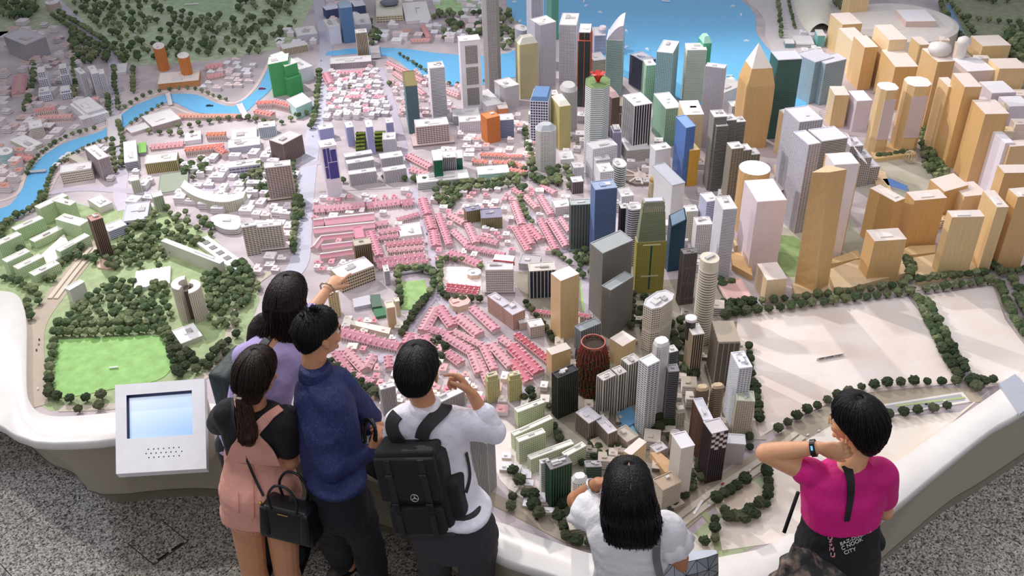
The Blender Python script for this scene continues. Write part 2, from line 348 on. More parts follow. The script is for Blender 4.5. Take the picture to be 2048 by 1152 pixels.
# roads
RD = 'bfb7c4'
for nm, px, wd, hx in (('road', [(628, -60), (640, 20), (652, 90), (640, 200), (622, 300), (608, 420), (600, 520), (570, 560)], .13, 'c3c2d0'),
    ('road', [(60, -60), (120, 10), (195, 80), (228, 130), (228, 255), (243, 330), (240, 390), (250, 420)], .1, 'c7c0cc'),
    ('road', [(60, 395), (160, 378), (300, 385), (420, 380), (560, 340), (640, 325)], .07, RD),
    ('road', [(826, 385), (840, 420), (866, 510), (878, 590), (932, 657), (978, 694), (1024, 744), (1062, 790)], .06, RD),
    ('road', [(760, 135), (785, 210), (812, 310), (830, 390)], .06, RD),
    ('road', [(640, 378), (760, 372), (900, 368), (1040, 350), (1150, 335), (1300, 320)], .1, 'bdb5b4'),
    ('road', [(870, 590), (830, 640), (790, 700), (720, 740)], .06, RD),
    ('road', [(1130, 505), (1060, 430), (1035, 385)], .04, RD), ('road', [(1090, 380), (1130, 470), (1160, 520), (1175, 600), (1180, 680)], .05, RD),
    ('road', [(1440, 640), (1640, 600), (1800, 577), (1960, 548), (2100, 530)], .1, 'c6bbb0'),
    ('road', [(1985, 560), (2030, 640), (2110, 760)], .07, 'c6bbb0'), ('road', [(1830, 590), (1880, 680), (1930, 780)], .05, 'c6bbb0'),
    ('road', [(195, 480), (160, 528), (112, 590), (70, 655), (66, 730), (72, 815)], .13, 'b8aa98'),
    ('road', [(540, 545), (480, 600), (440, 720), (350, 790), (240, 812), (120, 818)], .05, 'c2b6a6'),
    ('road', [(1290, 1100), (1420, 990), (1530, 920), (1600, 865), (1700, 815), (1800, 795), (1960, 790)], .12, 'b5a893'),
    ('road', [(1500, 640), (1500, 780), (1520, 880)], .06, 'c6bbb0'),
    ('road', [(960, 985), (1060, 1035), (1160, 1085), (1260, 1100)], .07, 'a99d8a'), ('road', [(1440, 1120), (1425, 1050), (1400, 1020)], .035, 'a9b083'),
    ('footpath', [(232, 78), (265, 68), (320, 100), (420, 98), (520, 110)], .02, 'd6cbbf'), ('footpath', [(190, 20), (240, 60), (300, 40), (380, 50), (460, 80), (560, 70)], .02, 'd6cbbf'),
    ('footpath', [(330, 10), (380, 60), (420, 60), (500, 90)], .02, 'd6cbbf'),
    ('quayside', [(-60, 412), (30, 392), (60, 335), (140, 275), (215, 252), (275, 203), (340, 182), (400, 184), (465, 207), (510, 176), (540, 120)], .03, 'e0cfc8'),
    ('quayside', [(90, 400), (130, 330), (190, 292), (260, 256), (330, 214), (390, 230), (480, 234)], .03, 'd8c6c0')):
    band(nm, px, wd, hx)
for px, wd, h in (([(1305, 1085), (1420, 995), (1530, 922), (1600, 868)], .035, .012), ([(187, 494), (150, 538), (105, 596)], .035, .012)):
    for s in (-1, 1):
        m = MB(); p = cr([G(x, y, Z0+h) for x, y in px], 4)
        for i in range(len(p)-1):
            a, b = p[i], p[i+1]; t = (b-a).normalized(); n_ = Vector((t.y, -t.x, 0))*s*wd
            m.prism([tuple(a+n_*1.0)[:2], tuple(b+n_*1.0)[:2], tuple(b+n_*.15)[:2], tuple(a+n_*.15)[:2]], Z0, Z0+h)
        m.build('elevated_road', mat('d3c9b6', .7), base)
# sunken road with green strip, right
m = MB()
for a, b, c, d, h, hx in (((1735, 815), (1925, 785), (1940, 805), (1745, 838), .006, 0),):
    m.prism([tuple(G(*q, Z0))[:2] for q in (a, b, c, d)], Z0, Z0+h)
m.build('kerb', mat('e9e4dc', .6), base)
m = MB(); m.prism([tuple(G(*q, Z0))[:2] for q in ((1742, 818), (1920, 790), (1930, 802), (1750, 834))], Z0, Z0+.0075); m.build('sunken_road', mat('b3aeb0', .7), base)
m = MB(); m.prism([tuple(G(*q, Z0))[:2] for q in ((1790, 812), (1928, 796), (1930, 799), (1792, 816))], Z0, Z0+.0095); m.build('grass_strip', mat('b4c489', .7), base)
# bridges
def bridge(a, b, wd, label, hx='d9d2d3'):
    A, B = G(*a, Z0+.016), G(*b, Z0+.016); o = empty('model_bridge', (A+B)/2, label, 'bridge'); t = (B-A); L_ = t.length; rz = math.atan2(t.y, t.x)
    m = MB(); m.box((A+B)/2, (L_, wd, .006), rz); m.build('deck', mat(hx, .6), o); n_ = Vector((-t.y, t.x, 0)).normalized()
    for s in (-1, 1):
        m = MB(); m.box((A+B)/2+n_*s*wd/2+Vector((0, 0, .006)), (L_, .003, .009), rz); m.build('railing', mat('f0ecec', .5), o)
    m = MB(); [m.box(A.lerp(B, f)-Vector((0, 0, .009)), (.008, wd*.8, .014), rz) for f in (.15, .5, .85)]; m.build('pier', mat(hx, .6), o)
bridge((228, 232), (232, 292), .12, 'wide pale road bridge over the narrow river at the left')
bridge((335, 186), (341, 210), .035, 'small white footbridge over the river in front of the orange towers')
bridge((478, 208), (492, 236), .05, 'short bridge at the bend of the river beside the tan shed roofs')
bridge((748, 92), (752, 116), .09, 'pale bridge with ribbed deck at the head of the broad river')
bridge((52, 345), (92, 342), .02, 'thin footbridge over the river at the far left', 'a9a0a4')
# ------------------------------------------------------------------ kiosk with the screen
ZK = 1.0
K = [G(230, 770, ZK), G(409, 757, ZK), G(413, 937, .80), G(232, 948, .80)]
kc = sum(K, Vector())/4
kiosk = empty('touchscreen_kiosk', (kc.x, kc.y, ZR), 'white sloping screen kiosk on the plinth rim with a blue display and speaker holes', 'kiosk')
n_ = (K[1]-K[0]).cross(K[3]-K[0]).normalized(); n_ = -n_ if n_.z < 0 else n_
dn = n_*-.05
def quad(m, q, th, mi=0):
    m.add([p for p in q]+[p-n_*th for p in q], [(3, 2, 1, 0), (4, 5, 6, 7), (0, 1, 5, 4), (1, 2, 6, 5), (2, 3, 7, 6), (3, 0, 4, 7)], mi)
def bil(u, v): return (K[0].lerp(K[1], u)).lerp(K[3].lerp(K[2], u), v)
pm = mat('f2f1f4', .3)
m = MB(); u0, u1, v0, v1 = .125, .855, .13, .625
o_ = [bil(0, 0), bil(1, 0), bil(1, 1), bil(0, 1)]; i_ = [bil(u0, v0), bil(u1, v0-.005), bil(u1, v1), bil(u0, v1)]
vs = o_+i_+[p-n_*.05 for p in o_]+[p-n_*.03 for p in i_]
m.add(vs, [(k, (k+1) % 4, 4+(k+1) % 4, 4+k)[::-1] for k in range(4)]+[(k, (k+1) % 4, 8+(k+1) % 4, 8+k) for k in range(4)]+[(4+k, 4+(k+1) % 4, 12+(k+1) % 4, 12+k)[::-1] for k in range(4)]+[(8, 9, 10, 11)])
m.build('housing', pm, kiosk)
m = MB(); q = [p-n_*.022 for p in i_]; quad(m, q, .01); sc = m.build('screen', mat('a9c8ee', .2, 'screen'), kiosk)
m = MB()
for (a, b) in ((0, 1), (3, 0)):
    A, B = i_[a], i_[b]; cc = sum(i_, Vector())/4; off = (cc-(A+B)/2).normalized()*.008
    m.add([A, B, B+off-n_*.015, A+off-n_*.015, A-n_*.02, B-n_*.02, B+off-n_*.02, A+off-n_*.02], [(0, 1, 2, 3), (7, 6, 5, 4), (0, 4, 5, 1), (1, 5, 6, 2), (2, 6, 7, 3), (3, 7, 4, 0)])
m.build('screen_gasket', mat('191b4a', .4), kiosk)
for r_, (vv, us) in enumerate(((.755, (.36, .42, .47, .53, .59, .64, .70)), (.80, (.335, .39, .445, .50, .555, .61, .665, .73)), (.845, (.365, .42, .475, .53, .585, .64, .70)))):
    for u in us:
        m = MB(); c = bil(u, vv)+n_*.0006; e1 = (K[1]-K[0]).normalized(); e2 = n_.cross(e1)
        m.add([c+e1*.0033*math.cos(k*math.pi/4)+e2*.0033*math.sin(k*math.pi/4) for k in range(8)]+[c-n_*.002+e1*.0033*math.cos(k*math.pi/4)+e2*.0033*math.sin(k*math.pi/4) for k in range(8)], [tuple(range(8))]+[(k, k+8, (k+1) % 8+8, (k+1) % 8) for k in range(8)])
        m.build('speaker_hole', mat('18181c', .7), kiosk)
m = MB()   # support wedge below the housing
q = [bil(.06, .05)-n_*.05, bil(.97, .05)-n_*.05, bil(.97, .97)-n_*.05, bil(.06, .97)-n_*.05]
b4 = [Vector((p.x, p.y+.0, ZR-.002)) for p in q]; b4[2].y += .16; b4[3].y += .16; b4[2].z = b4[3].z = ZR-.002
m.add(q+b4, [(0, 1, 2, 3), (7, 6, 5, 4), (0, 4, 5, 1), (1, 5, 6, 2), (2, 6, 7, 3), (3, 7, 4, 0)]); m.build('support_box', mat('b7ab97', .5), kiosk)
# seam in the plinth right of the kiosk is a real joint strip
i0 = min(range(N_), key=lambda i: abs(proj(out_s[i])[0]-420)+(0 if out_s[i].y < 4 else 999))
m = MB(); pr = [Vector((out_s[i0].x-nrm[i0].x*(.25*a-.002), out_s[i0].y-nrm[i0].y*(.25*a-.002), z)) for a, z in ((.2, .60), (.42, .46), (.62, .3), (.72, .14), (1, .005))]
m.tube(pr, .0022, 5); m.build('panel_joint', mat('1c1a18', .8), plinth)
cp = [G(1998, 768, ZR+.012), G(2030, 748, ZR+.012), G(2078, 800, ZR+.012), G(2040, 828, ZR+.012)]; cc = sum(cp, Vector())/4
cap_ = empty('caption_panel', (cc.x, cc.y, ZR), 'grey slanted caption panel on the white rim at the far right', 'panel')
m = MB(); m.prism([(p.x, p.y) for p in cp], ZR-.002, ZR+.014); m.build('panel_plate', mat('b9bcc8', .35), cap_)
# ------------------------------------------------------------------ model buildings
TILE = {0: (0, 0, 1), 1: (0, 0, 3), 2: (512, 0, 3), 3: (1024, 0, 3), 4: (1536, 0, 3), 5: (0, 384, 3), 6: (512, 384, 3), 7: (1024, 384, 3), 8: (1536, 384, 3), 9: (0, 768, 3), 10: (512, 768, 3), 11: (1024, 768, 3), 12: (1536, 768, 3)}
def tp(t, x, y):
    a, b, s = TILE[t]; return a+x/s, b+y/s
FOOT = []   # (x, y, r) of what already stands
def rect_from(t, L, F, R, by, z0=Z0, square=True):
    lx, ly = tp(t, *L); fx, fy = tp(t, *F); rx, ry = tp(t, *R); byr = tp(t, 0, by)[1]
    b, zt = on_tower(fx, fy, byr, z0)
    f = G(fx, fy, zt); l = G(lx, ly, zt); r = G(rx, ry, zt)
    a, c = (l-f).xy, (r-f).xy
    if square:
        ang = a.angle_signed(c) if a.length and c.length else 1.5
        dv = (abs(ang)-math.pi/2)/2*(1 if ang > 0 else -1)
        dv = max(-.35, min(.35, dv))
        # a and c turned towards each other until square
        a = Matrix.Rotation(-dv, 2)@a; c = Matrix.Rotation(dv, 2)@c
    return f.xy, a, c, zt
def bar_stack(pts, z0, z1, pitch, th, out):
    mb = MB(); n = max(1, int((z1-z0)/pitch)); p = (z1-z0)/n; o = off_poly(pts, out)
    for i in range(1, n+1):
        zt = z0+p*i; mb.prism(o, zt-p*th, zt)
    return mb
def fins(pts, z0, z1, fp, w, out):
    mb = MB(); n = len(pts)
    for i in range(n):
        a = Vector(pts[i][:2]); b = Vector(pts[(i+1) % n][:2]); L_ = (b-a).length
        k = max(1, round(L_/fp)); rz = math.atan2((b-a).y, (b-a).x)
        for j in range(k+1):
            c = a.lerp(b, j/k); mb.box((c.x, c.y, (z0+z1)/2), (w, out*2, z1-z0), rz)
    return mb
def skin(root, pts, z0, z1, st, body, slab, pitch=.0125, th=.42, fp=.015, out=.0022, gl=.35):
    m = MB(); m.prism(pts, z0, z1)
    o = m.build('facade', mat(body, gl, 'wood' if st == 'wood' else ('glass' if st in ('band', 'grid', 'fin') else 'flat')), root)
    if st in ('band', 'grid'):
        o = bar_stack(pts, z0, z1, pitch, th, out).build('floor_slab', mat(slab, .6), root); o['kind'] = 'stuff'
    if st in ('fin', 'grid'):
        w = .004 if st == 'fin' else .0045
        o = fins(pts, z0, z1, fp, w, out*(1.5 if st == 'fin' else .9)).build('facade_fin', mat(slab, .6), root); o['kind'] = 'stuff'
def rooftop(root, c, a, b, zt, roof, nb=2, par=True, pts=None):
    if pts is None: pts = [c, c+a, c+a+b, c+b]
    o = off_poly(pts, .002); i = off_poly(pts, -.0035)
    m = MB(); m.prism(i, zt-.002, zt+.0015); m.build('roof', mat(roof, .7), root)
    if par:
        m = MB(); n = len(pts)
        a_ = [Vector(p) for p in o]; b_ = [Vector(p) for p in i]
        vs = [(p.x, p.y, z) for z in (zt-.001, zt+.005) for p in a_]+[(p.x, p.y, z) for z in (zt-.001, zt+.005) for p in b_]
        fs = []
        for k in range(n):
            k1 = (k+1) % n
            fs += [(k, k1, n+k1, n+k), (n+k, n+k1, 3*n+k1, 3*n+k), (3*n+k, 3*n+k1, 2*n+k1, 2*n+k)]
        m.add(vs, fs); m.build('parapet', mat(roof, .6), root)
    rnd = random.Random(int(c.x*1000)+int(c.y*777))
    rz = math.atan2(b.y, b.x)
    for k in range(nb):
        u, v = rnd.uniform(.28, .72), rnd.uniform(.28, .72); p = c+a*u+b*v; h = rnd.uniform(.006, .014)
        m = MB(); m.box((p.x, p.y, zt+h/2), (b.length*rnd.uniform(.15, .35), a.length*rnd.uniform(.15, .35), h), rz); m.build('roof_plant', mat(rnd.choice((roof, 'd9d5d2', 'b9b4b3')), .7), root)
def shape_pts(f, a, c, shape, n=20):
    if shape == 'round':
        ce = f+(a+c)/2; return [ce+a/2*math.cos(2*math.pi*k/n)+c/2*math.sin(2*math.pi*k/n) for k in range(n)]
    if shape == 'cham':
        q = .24; return [f+a*q, f+c*q, f+c*(1-q), f+c+a*q, f+c+a*(1-q), f+a+c*(1-q), f+a+c*q, f+a*(1-q)]
    return [f, f+c, f+c+a, f+a]
def B(t, L, F, R, by, st, body, slab, label, name='model_tower', shape=None, roof='e3dfe0', nb=2, tiers=None, pod=None, tip=None, group=None, par=True, square=True, **k):
    f, a, c, zt = rect_from(t, L, F, R, by, square=square)
    ce = f+(a+c)/2; root = empty(name, (ce.x, ce.y, Z0), label, 'building', group)
    FOOT.append((ce.x, ce.y, max(a.length, c.length)*.5))
    z = Z0
    if pod:
        s, h = pod[0], pod[1]; pf = ce-(a+c)/2*s; q = [pf, pf+c*s, pf+c*s+a*s, pf+a*s]
        hx = pod[2] if len(pod) > 2 else slab
        m = MB(); m.prism(q, Z0, Z0+h); m.build('podium', mat(hx, .6, 'wood' if st == 'wood' else 'flat'), root)
        if st != 'wood':
            o = bar_stack(q, Z0, Z0+h-.008, .012, .35, .0015).build('podium_slab', mat(body, .6), root); o['kind'] = 'stuff'
    tr = tiers or [(1, 1)]
    for i, (s, fr) in enumerate(tr):
        pf = ce-(a+c)/2*s; pts = shape_pts(pf, a*s, c*s, shape); z1 = Z0+(zt-Z0)*fr
        skin(root, pts, z, z1, st, body, slab, **k)
        if i < len(tr)-1:
            m = MB(); m.prism(off_poly(pts, .002), z1-.001, z1+.003); m.build('setback_ledge', mat(slab, .6), root)
        z = z1
    s = tr[-1][0]; pf = ce-(a+c)/2*s; pts = shape_pts(pf, a*s, c*s, shape)
    if st == 'wood':
        m = MB(); m.prism(off_poly(pts, .0004), zt-.0005, zt+.001); m.build('roof', mat(roof, .6), root)
        for q in range(nb):
            rnd = random.Random(int(zt*1e4)+q); p = pf+a*s*rnd.uniform(.3, .7)+c*s*rnd.uniform(.35, .65)
            m = MB(); m.box((p.x, p.y, zt+.004), (c.length*.4, a.length*.4, .007), math.atan2(c.y, c.x)); m.build('roof_block', mat('f0eae6', .6), root)
    elif tip:
        h, ts, hx = tip; q = [p for p in pts]; cc = pf+(a+c)/2*s; m = MB(); m.prism(q, zt, zt+h, top=[cc+(Vector(p)-cc)*ts for p in q]); m.build('roof_crown', mat(hx, .5), root)
    else: rooftop(root, pf, a*s, c*s, zt, roof, nb, par, pts)
    return root, f, a, c, zt
W1, W2, W3 = 'e3c492', 'dab27a', 'ead0a6'
WR = 'f2e4da'  # wooden block tops: the bright light from above is put into this colour
# --- upper middle -----------------------------------------------------------------------------
B(2, (1372, -190), (1352, -140), (1450, -150), 560, 'grid', '3e3c3c', 'b5b0ae', 'tallest slim grey gridded model skyscraper, cut by the top edge of the photo', shape='cham', pitch=.011, fp=.012)
r, f, a, c, zt = B(2, (1208, 220), (1222, 250), (1345, 240), 668, 'plain', 'eeebee', 'f2f0f2', 'broad white model tower with three stacked dark window grids, left of the tallest grey skyscraper', roof='eceaec', nb=1)
cn = Vector((c.y, -c.x)).normalized(); H_ = zt-Z0
for k in range(3):
    z0_, z1_ = Z0+H_*(.08+.3*k), Z0+H_*(.33+.3*k); m = MB(); p = f+c*.24-cn*-.001; q = [f+c*.24, f+c*.84]
    m.prism([q[0]+cn*.003, q[1]+cn*.003, q[1]-cn*.003, q[0]-cn*.003], z0_, z1_); g = m.build('window_panel', mat('4a4746', .4), r)
    mm = MB()
    for j in range(14): z_ = z0_+(z1_-z0_)*(j+.5)/14; d = (q[1]+q[0])/2; mm.box((d.x, d.y, z_), (c.length*.6, .009, .0022), math.atan2(c.y, c.x))
    for j in range(11): d = q[0].lerp(q[1], j/10); mm.box((d.x, d.y, (z0_+z1_)/2), (.0022, .009, z1_-z0_), math.atan2(c.y, c.x))
    o = mm.build('window_grid', mat('d8d3cc', .6), r); o['kind'] = 'stuff'
B(2, (1030, 378), (1042, 412), (1130, 402), 715, 'band', '6a6672', 'f3f1f5', 'slim white model tower with close horizontal ribs before the broad river', pitch=.013, th=.5, nb=3)
r, f, a, c, zt = B(2, (868, 432), (895, 520), (966, 515), 803, 'band', '4f6b76', '6d8790', 'slate-blue glass model tower with a hollow top and a leafy terrace on its left', pitch=.008, roof='8a7f52', nb=0)
m = MB()
for k in range(26):
    p = f+a*random.random()+Vector((-a.y, a.x)).normalized()*random.uniform(.004, .02)*-1; s = random.uniform(.007, .012); m.lathe((p.x, p.y), [(s*.4, zt-.12+k*.001), (s, zt-.115+k*.001), (s*.5, zt-.105+k*.001)], 6)
o = m.build('terrace_greenery', mat('7fc04a', .9, 'foliage'), r); o['kind'] = 'stuff'
B(2, (950, 722), (960, 765), (1155, 745), 885, 'grid', '6d6668', 'd9c3bf', 'pinkish beige office block with dark glass centre before the white ribbed tower', pod=(1.3, .03, 'd6c2c0'), fp=.022, pitch=.016, name='model_block')
for L_, F_, R_, by, lb in (((540, 735), (543, 768), (582, 760), 880, 'leftmost lilac fin tower of the terraced blue-and-green hotel'), ((657, 725), (662, 765), (700, 760), 930, 'middle lilac fin tower of the terraced blue-and-green hotel'), ((778, 712), (782, 740), (822, 735), 830, 'right lilac fin tower of the terraced blue-and-green hotel'), ((370, 755), (380, 780), (462, 765), 845, 'low lilac block with a dark opening left of the terraced hotel')):
    B(2, L_, F_, R_, by, 'grid', '6e78b8', 'b4b6dc', lb, roof='eceaf2', nb=1, pitch=.009, fp=.009, name='model_block')
for k, (x, y, x2) in enumerate(((600, 740, 655), (712, 735, 775))):
    root = None
    for j in range(5):
        F_ = tp(2, x, y+60+j*22); R_ = tp(2, x2, y+55+j*22); p, q = G(*F_, Z0+.09-.015*j), G(*R_, Z0+.09-.015*j)
        if root is None: root = empty('stepped_garden', ((p.x+q.x)/2, (p.y+q.y)/2, Z0), ('left', 'right')[k]+' stepped green garden terrace between the lilac hotel fins', 'garden terrace')
        m = MB(); m.box(((p.x+q.x)/2, (p.y+q.y)/2, (Z0+p.z)/2), ((q-p).length, .05, p.z-Z0), 0); m.build('terrace', mat('5b5f3a', .8), root)
        m = MB()
        for i in range(9): c_ = p.lerp(q, (i+.5)/9); m.lathe((c_.x, c_.y-.022), [(.004, p.z-.004), (.009, p.z+.003), (.003, p.z+.012)], 6)
        o = m.build('planting', mat('8ea43c', .9, 'foliage'), root); o['kind'] = 'stuff'
r, f, a, c, zt = B(2, (370, 850), (388, 888), (482, 872), 1185, 'plain', 'eeecf4', 'eeecf4', 'white model tower with deep blue glass panels beside the wide road', roof='f2f0f4', nb=4)
cn = Vector((c.y, -c.x)).normalized()
for u0, u1, v0, v1 in ((.1, .3, .62, .97), (.34, .52, .7, .97), (.1, .3, .38, .6), (.34, .92, .36, .68), (.56, .92, .7, .93)):
    m = MB(); q0, q1 = f+c*u0, f+c*u1; m.prism([q0+cn*.003, q1+cn*.003, q1, q0], Z0+(zt-Z0)*v0, Z0+(zt-Z0)*v1); m.build('glass_panel', mat('3a3f8f', .25), r)
for L_, F_, R_, by, lb in (((528, 925), (535, 945), (697, 920), 1010, 'back left grey-white slab of the four parallel low slabs'), ((540, 965), (548, 985), (707, 960), 1040, 'second grey-white slab of the left pair of parallel low slabs'), ((553, 1030), (560, 1050), (722, 1030), 1120, 'front left grey-white slab of the four parallel low slabs'), ((742, 925), (750, 955), (880, 935), 1010, 'back right grey-white slab of the parallel low slabs'), ((760, 1010), (768, 1030), (900, 1010), 1105, 'front right grey-white slab of the parallel low slabs')):
    B(2, L_, F_, R_, by, 'fin', '77747c', 'e2dfe2', lb, roof='eceaec', nb=1, fp=.009, name='model_block')
B(2, (755, 800), (758, 840), (835, 838), 925, 'grid', '8c8792', 'dfdbe2', 'small striped grey office tower in front of the terraced hotel', nb=2, pitch=.009, fp=.012)
for L_, F_, R_, by, lb in (((1055, 905), (1065, 965), (1118, 960), 1110, 'left dark green end of the low white block beside pink roofs'), ((1195, 905), (1200, 950), (1238, 948), 1045, 'right dark green end of the low white block beside pink roofs')):
    B(2, L_, F_, R_, by, 'plain', '16664a', 'f0eff0', lb, roof='f1f0f2', nb=0, name='model_block')
B(2, (1110, 910), (1118, 950), (1198, 945), 1060, 'fin', '6b6a72', 'c9c6cc', 'grey striped centre of the low white block with dark green ends', nb=1, name='model_block')
B(2, (955, 1050), (970, 1100), (1280, 1075), 1140, 'band', '93a39c', 'e8e6e6', 'long low white podium under the block with dark green ends', nb=4, pitch=.014, name='model_podium')
B(2, (1368, 680), (1385, 715), (1450, 690), 865, 'grid', 'b05f2c', 'dd8a4e', 'orange gridded model block beside the red terrace roofs', roof='d98a52', nb=1, pitch=.011, name='model_block')
B(2, (1440, 690), (1445, 725), (1545, 715), 830, 'band', '4c5f88', 'a3a8bb', 'blue and grey banded wing joined to the orange block', roof='dfdce2', nb=1, name='model_block')
B(2, (1440, 620), (1455, 655), (1512, 650), 700, 'plain', 'd0834c', 'd0834c', 'small orange box behind the orange gridded block', roof='f0e3da', nb=0, name='model_block')
B(2, (108, 830), (160, 868), (238, 800), 985, 'fin', '5a4644', 'a08c89', 'brown angular model tower with stepped ribs beside the wide road', roof='d9cdcb', nb=1, fp=.012)
B(2, (45, 980), (52, 1010), (205, 1000), 1215, 'grid', '5a4846', 'c9b8b0', 'beige-brown gridded hotel slab at the left of the wide road', pitch=.013, fp=.02, roof='e0d8d6', pod=(1.25, .03))
B(2, (590, 180), (598, 200), (665, 195), 355, 'fin', '6e604f', 'd8cdb8', 'cream and brown ribbed model tower by the head of the broad river', pitch=.011, nb=3)
r, f, a, c, zt = B(2, (495, 15), (503, 50), (575, 40), 262, 'plain', '5a7ea8', '5a7ea8', 'blue glass model tower with sloping front near the top centre', roof='9fb6cc', nb=0)
B(2, (430, 118), (436, 165), (498, 150), 270, 'plain', 'dfe0ee', 'dfe0ee', 'white block left of the blue glass tower', nb=2, name='model_block')
B(2, (590, 90), (600, 150), (690, 140), 215, 'band', 'a9a5b5', 'ecebef', 'white stepped block right of the blue glass tower', nb=3, name='model_block')
B(2, (408, 40), (420, 62), (498, 45), 118, 'band', '2c3c66', '5b688c', 'dark blue curved wing left of the blue glass tower', roof='dfe0ee', nb=0, name='model_block')
B(2, (580, 10), (590, 40), (655, 30), 95, 'band', '2c3c66', '5b688c', 'dark blue curved wing right of the blue glass tower', roof='dfe0ee', nb=0, name='model_block')
B(2, (118, 345), (72, 388), (170, 352), 585, 'band', '3f9e5c', '63bd7b', 'left wing of the bright green model tower by the river bend', roof='dff0df', nb=1, pitch=.009)
B(2, (160, 320), (175, 400), (225, 370), 575, 'band', '2f8f4e', '5bb673', 'right wing of the bright green model tower by the river bend', roof='e8f2e8', nb=1, pitch=.009, tiers=[(1.15, .6), (1, 1)])
B(2, (232, 355), (262, 420), (320, 390), 500, 'band', 'b9c9cf', 'eef2f4', 'white stepped block right of the bright green tower', nb=1, name='model_block')
B(2, (235, 590), (240, 650), (300, 600), 715, 'band', '5db3a3', 'dff0ec', 'white and turquoise wedge block before the green tower', nb=0, name='model_block')
r, f, a, c, zt = B(2, (700, 0), (722, 98), (880, 92), 135, 'grid', '9b9069', 'e8e2c8', 'cream court block with a grey disc on its roof at the top centre', roof='dfdccc', nb=2, fp=.03, pitch=.02, name='model_block')
m = MB(); cc = f+(a+c)/2; m.lathe((cc.x, cc.y+.05), [(.02, zt), (.1, zt+.03), (.105, zt+.04), (.02, zt+.045)], 24); m.build('roof_disc', mat('6d7184', .4), r, True)
B(2, (880, 20), (900, 130), (1050, 118), 145, 'plain', 'eae3e2', 'eae3e2', 'white hall right of the court block near the top edge', nb=2, roof='f0ebeb', name='model_block')
B(2, (155, 270), (162, 295), (300, 260), 335, 'fin', '8d8371', 'e0d3b8', 'cream low block along the bank left of the blue glass tower', nb=0, name='model_block')
B(2, (245, 170), (250, 215), (365, 195), 255, 'band', 'a09baa', 'e6e4ea', 'white block with roof windows behind the cream low block', nb=3, name='model_block')
B(2, (440, 350), (445, 385), (690, 375), 418, 'fin', '8c8088', 'cfc4cb', 'long grey low block under the cream ribbed tower', nb=3, name='model_block')
B(2, (1370, 545), (1385, 640), (1462, 610), 690, 'plain', 'dedbe0', 'dedbe0', 'white sloping block at the foot of the tallest grey skyscraper', nb=1, name='model_block')
B(2, (1465, 480), (1490, 530), (1560, 500), 660, 'plain', 'c4c1c6', 'c4c1c6', 'pale grey box right of the tallest grey skyscraper', nb=1, name='model_block')
B(2, (1210, 700), (1220, 735), (1350, 730), 795, 'grid', '9894a4', 'ebe8ef', 'white low office beside the orange block', nb=2, name='model_block')
B(2, (1175, 660), (1182, 700), (1340, 690), 750, 'band', '8f8c95', 'cfccd2', 'grey low curved block behind the white low office', nb=3, name='model_block')
B(2, (1325, 1005), (1335, 1050), (1520, 1035), 1078, 'band', '5fae96', 'd8efe6', 'turquoise low building with a flat white roof below the red terraces', nb=1, roof='f3f2f3', name='model_block')
B(2, (0, 740), (15, 770), (115, 765), 830, 'fin', '8fa0ad', 'dde3ea', 'white office block with grey fins right of the long lilac block', nb=1, name='model_block')
# --- downtown, upper right ------------------------------------------------------------------------
B(3, (30, 240), (45, 270), (150, 250), 595, 'band', 'b5ab7e', 'd8d1a9', 'cream faceted model tower left of the white twin slab', tip=(.05, .6, 'e2e0d2'), pitch=.009)
B(3, (35, 150), (45, 190), (95, 175), 250+60, 'band', '8b898c', 'c5c2c4', 'grey drum-topped tower behind the cream faceted tower', shape='round')
B(3, (108, -60), (115, -20), (182, -30), 420, 'fin', '8a8794', 'e6e3ec', 'tall white model slab reaching the top edge over the cream faceted tower', fp=.012)
B(3, (152, 112), (168, 155), (235, 122), 535, 'grid', '7c7a84', 'e0dde6', 'white model slab with punched windows before the taller white slab', pitch=.01, fp=.012)
B(3, (230, -50), (238, -20), (275, -28), 240, 'band', '4f9a86', '7fb8a6', 'slim turquoise tower at the top edge by the water', pitch=.012)
B(3, (290, 80), (285, 150), (385, 155), 490, 'grid', '55525c', 'f0eef2', 'white gridded model tower with a pale crown band, left of the orange-edged tower', pitch=.012, fp=.013, nb=2)
B(3, (403, 140), (397, 200), (475, 202), 640, 'fin', '2f3a3c', 'c8664a', 'dark glass model tower with orange edges', fp=.045, tiers=[(1, .9), (.85, 1)], roof='cfcdd2')
B(3, (500, 165), (495, 215), (560, 210), 330, 'band', '8c89a3', 'd4d2df', 'lilac-grey tower behind the orange-edged dark tower', nb=1)
B(3, (520, 160), (523, 182), (572, 180), 320, 'plain', 'c6c3d4', 'c6c3d4', 'slim round-topped lilac tower beside the water', shape='round', tip=(.02, .8, 'f0dfe4'))
r, f, a, c, zt = B(3, (600, 180), (568, 240), (665, 240), 570, 'band', '5e8d8c', 'c3d5cf', 'tall glass model tower with a curved wedge crown and mast', pitch=.01, nb=0)
m = MB(); n = 10; vs = []
pr = [(k/n, zt+.13*math.sin(k/n*math.pi/2)) for k in range(n+1)]
vs = [tuple(f+c*u)+(z,) for u, z in pr]+[tuple(f+a+c*u)+(z+.03*u,) for u, z in pr]+[tuple(f+c*u)+(zt,) for u, z in pr]+[tuple(f+a+c*u)+(zt,) for u, z in pr]
N1 = n+1; fs = [(k, k+1, N1+k+1, N1+k) for k in range(n)]+[(2*N1+k, 2*N1+k+1, k+1, k) for k in range(n)]+[(N1+k, N1+k+1, 3*N1+k+1, 3*N1+k) for k in range(n)]+[(n, 2*N1+n, 3*N1+n, N1+n)]
m.add(vs, fs); m.build('wedge_crown', mat('c9c7d4', .4), r)
m = MB(); p = f+a; m.tube([(p.x, p.y, zt-.1), (p.x, p.y, zt+.16)], .0015, 5); m.build('mast', mat('888890', .5), r)
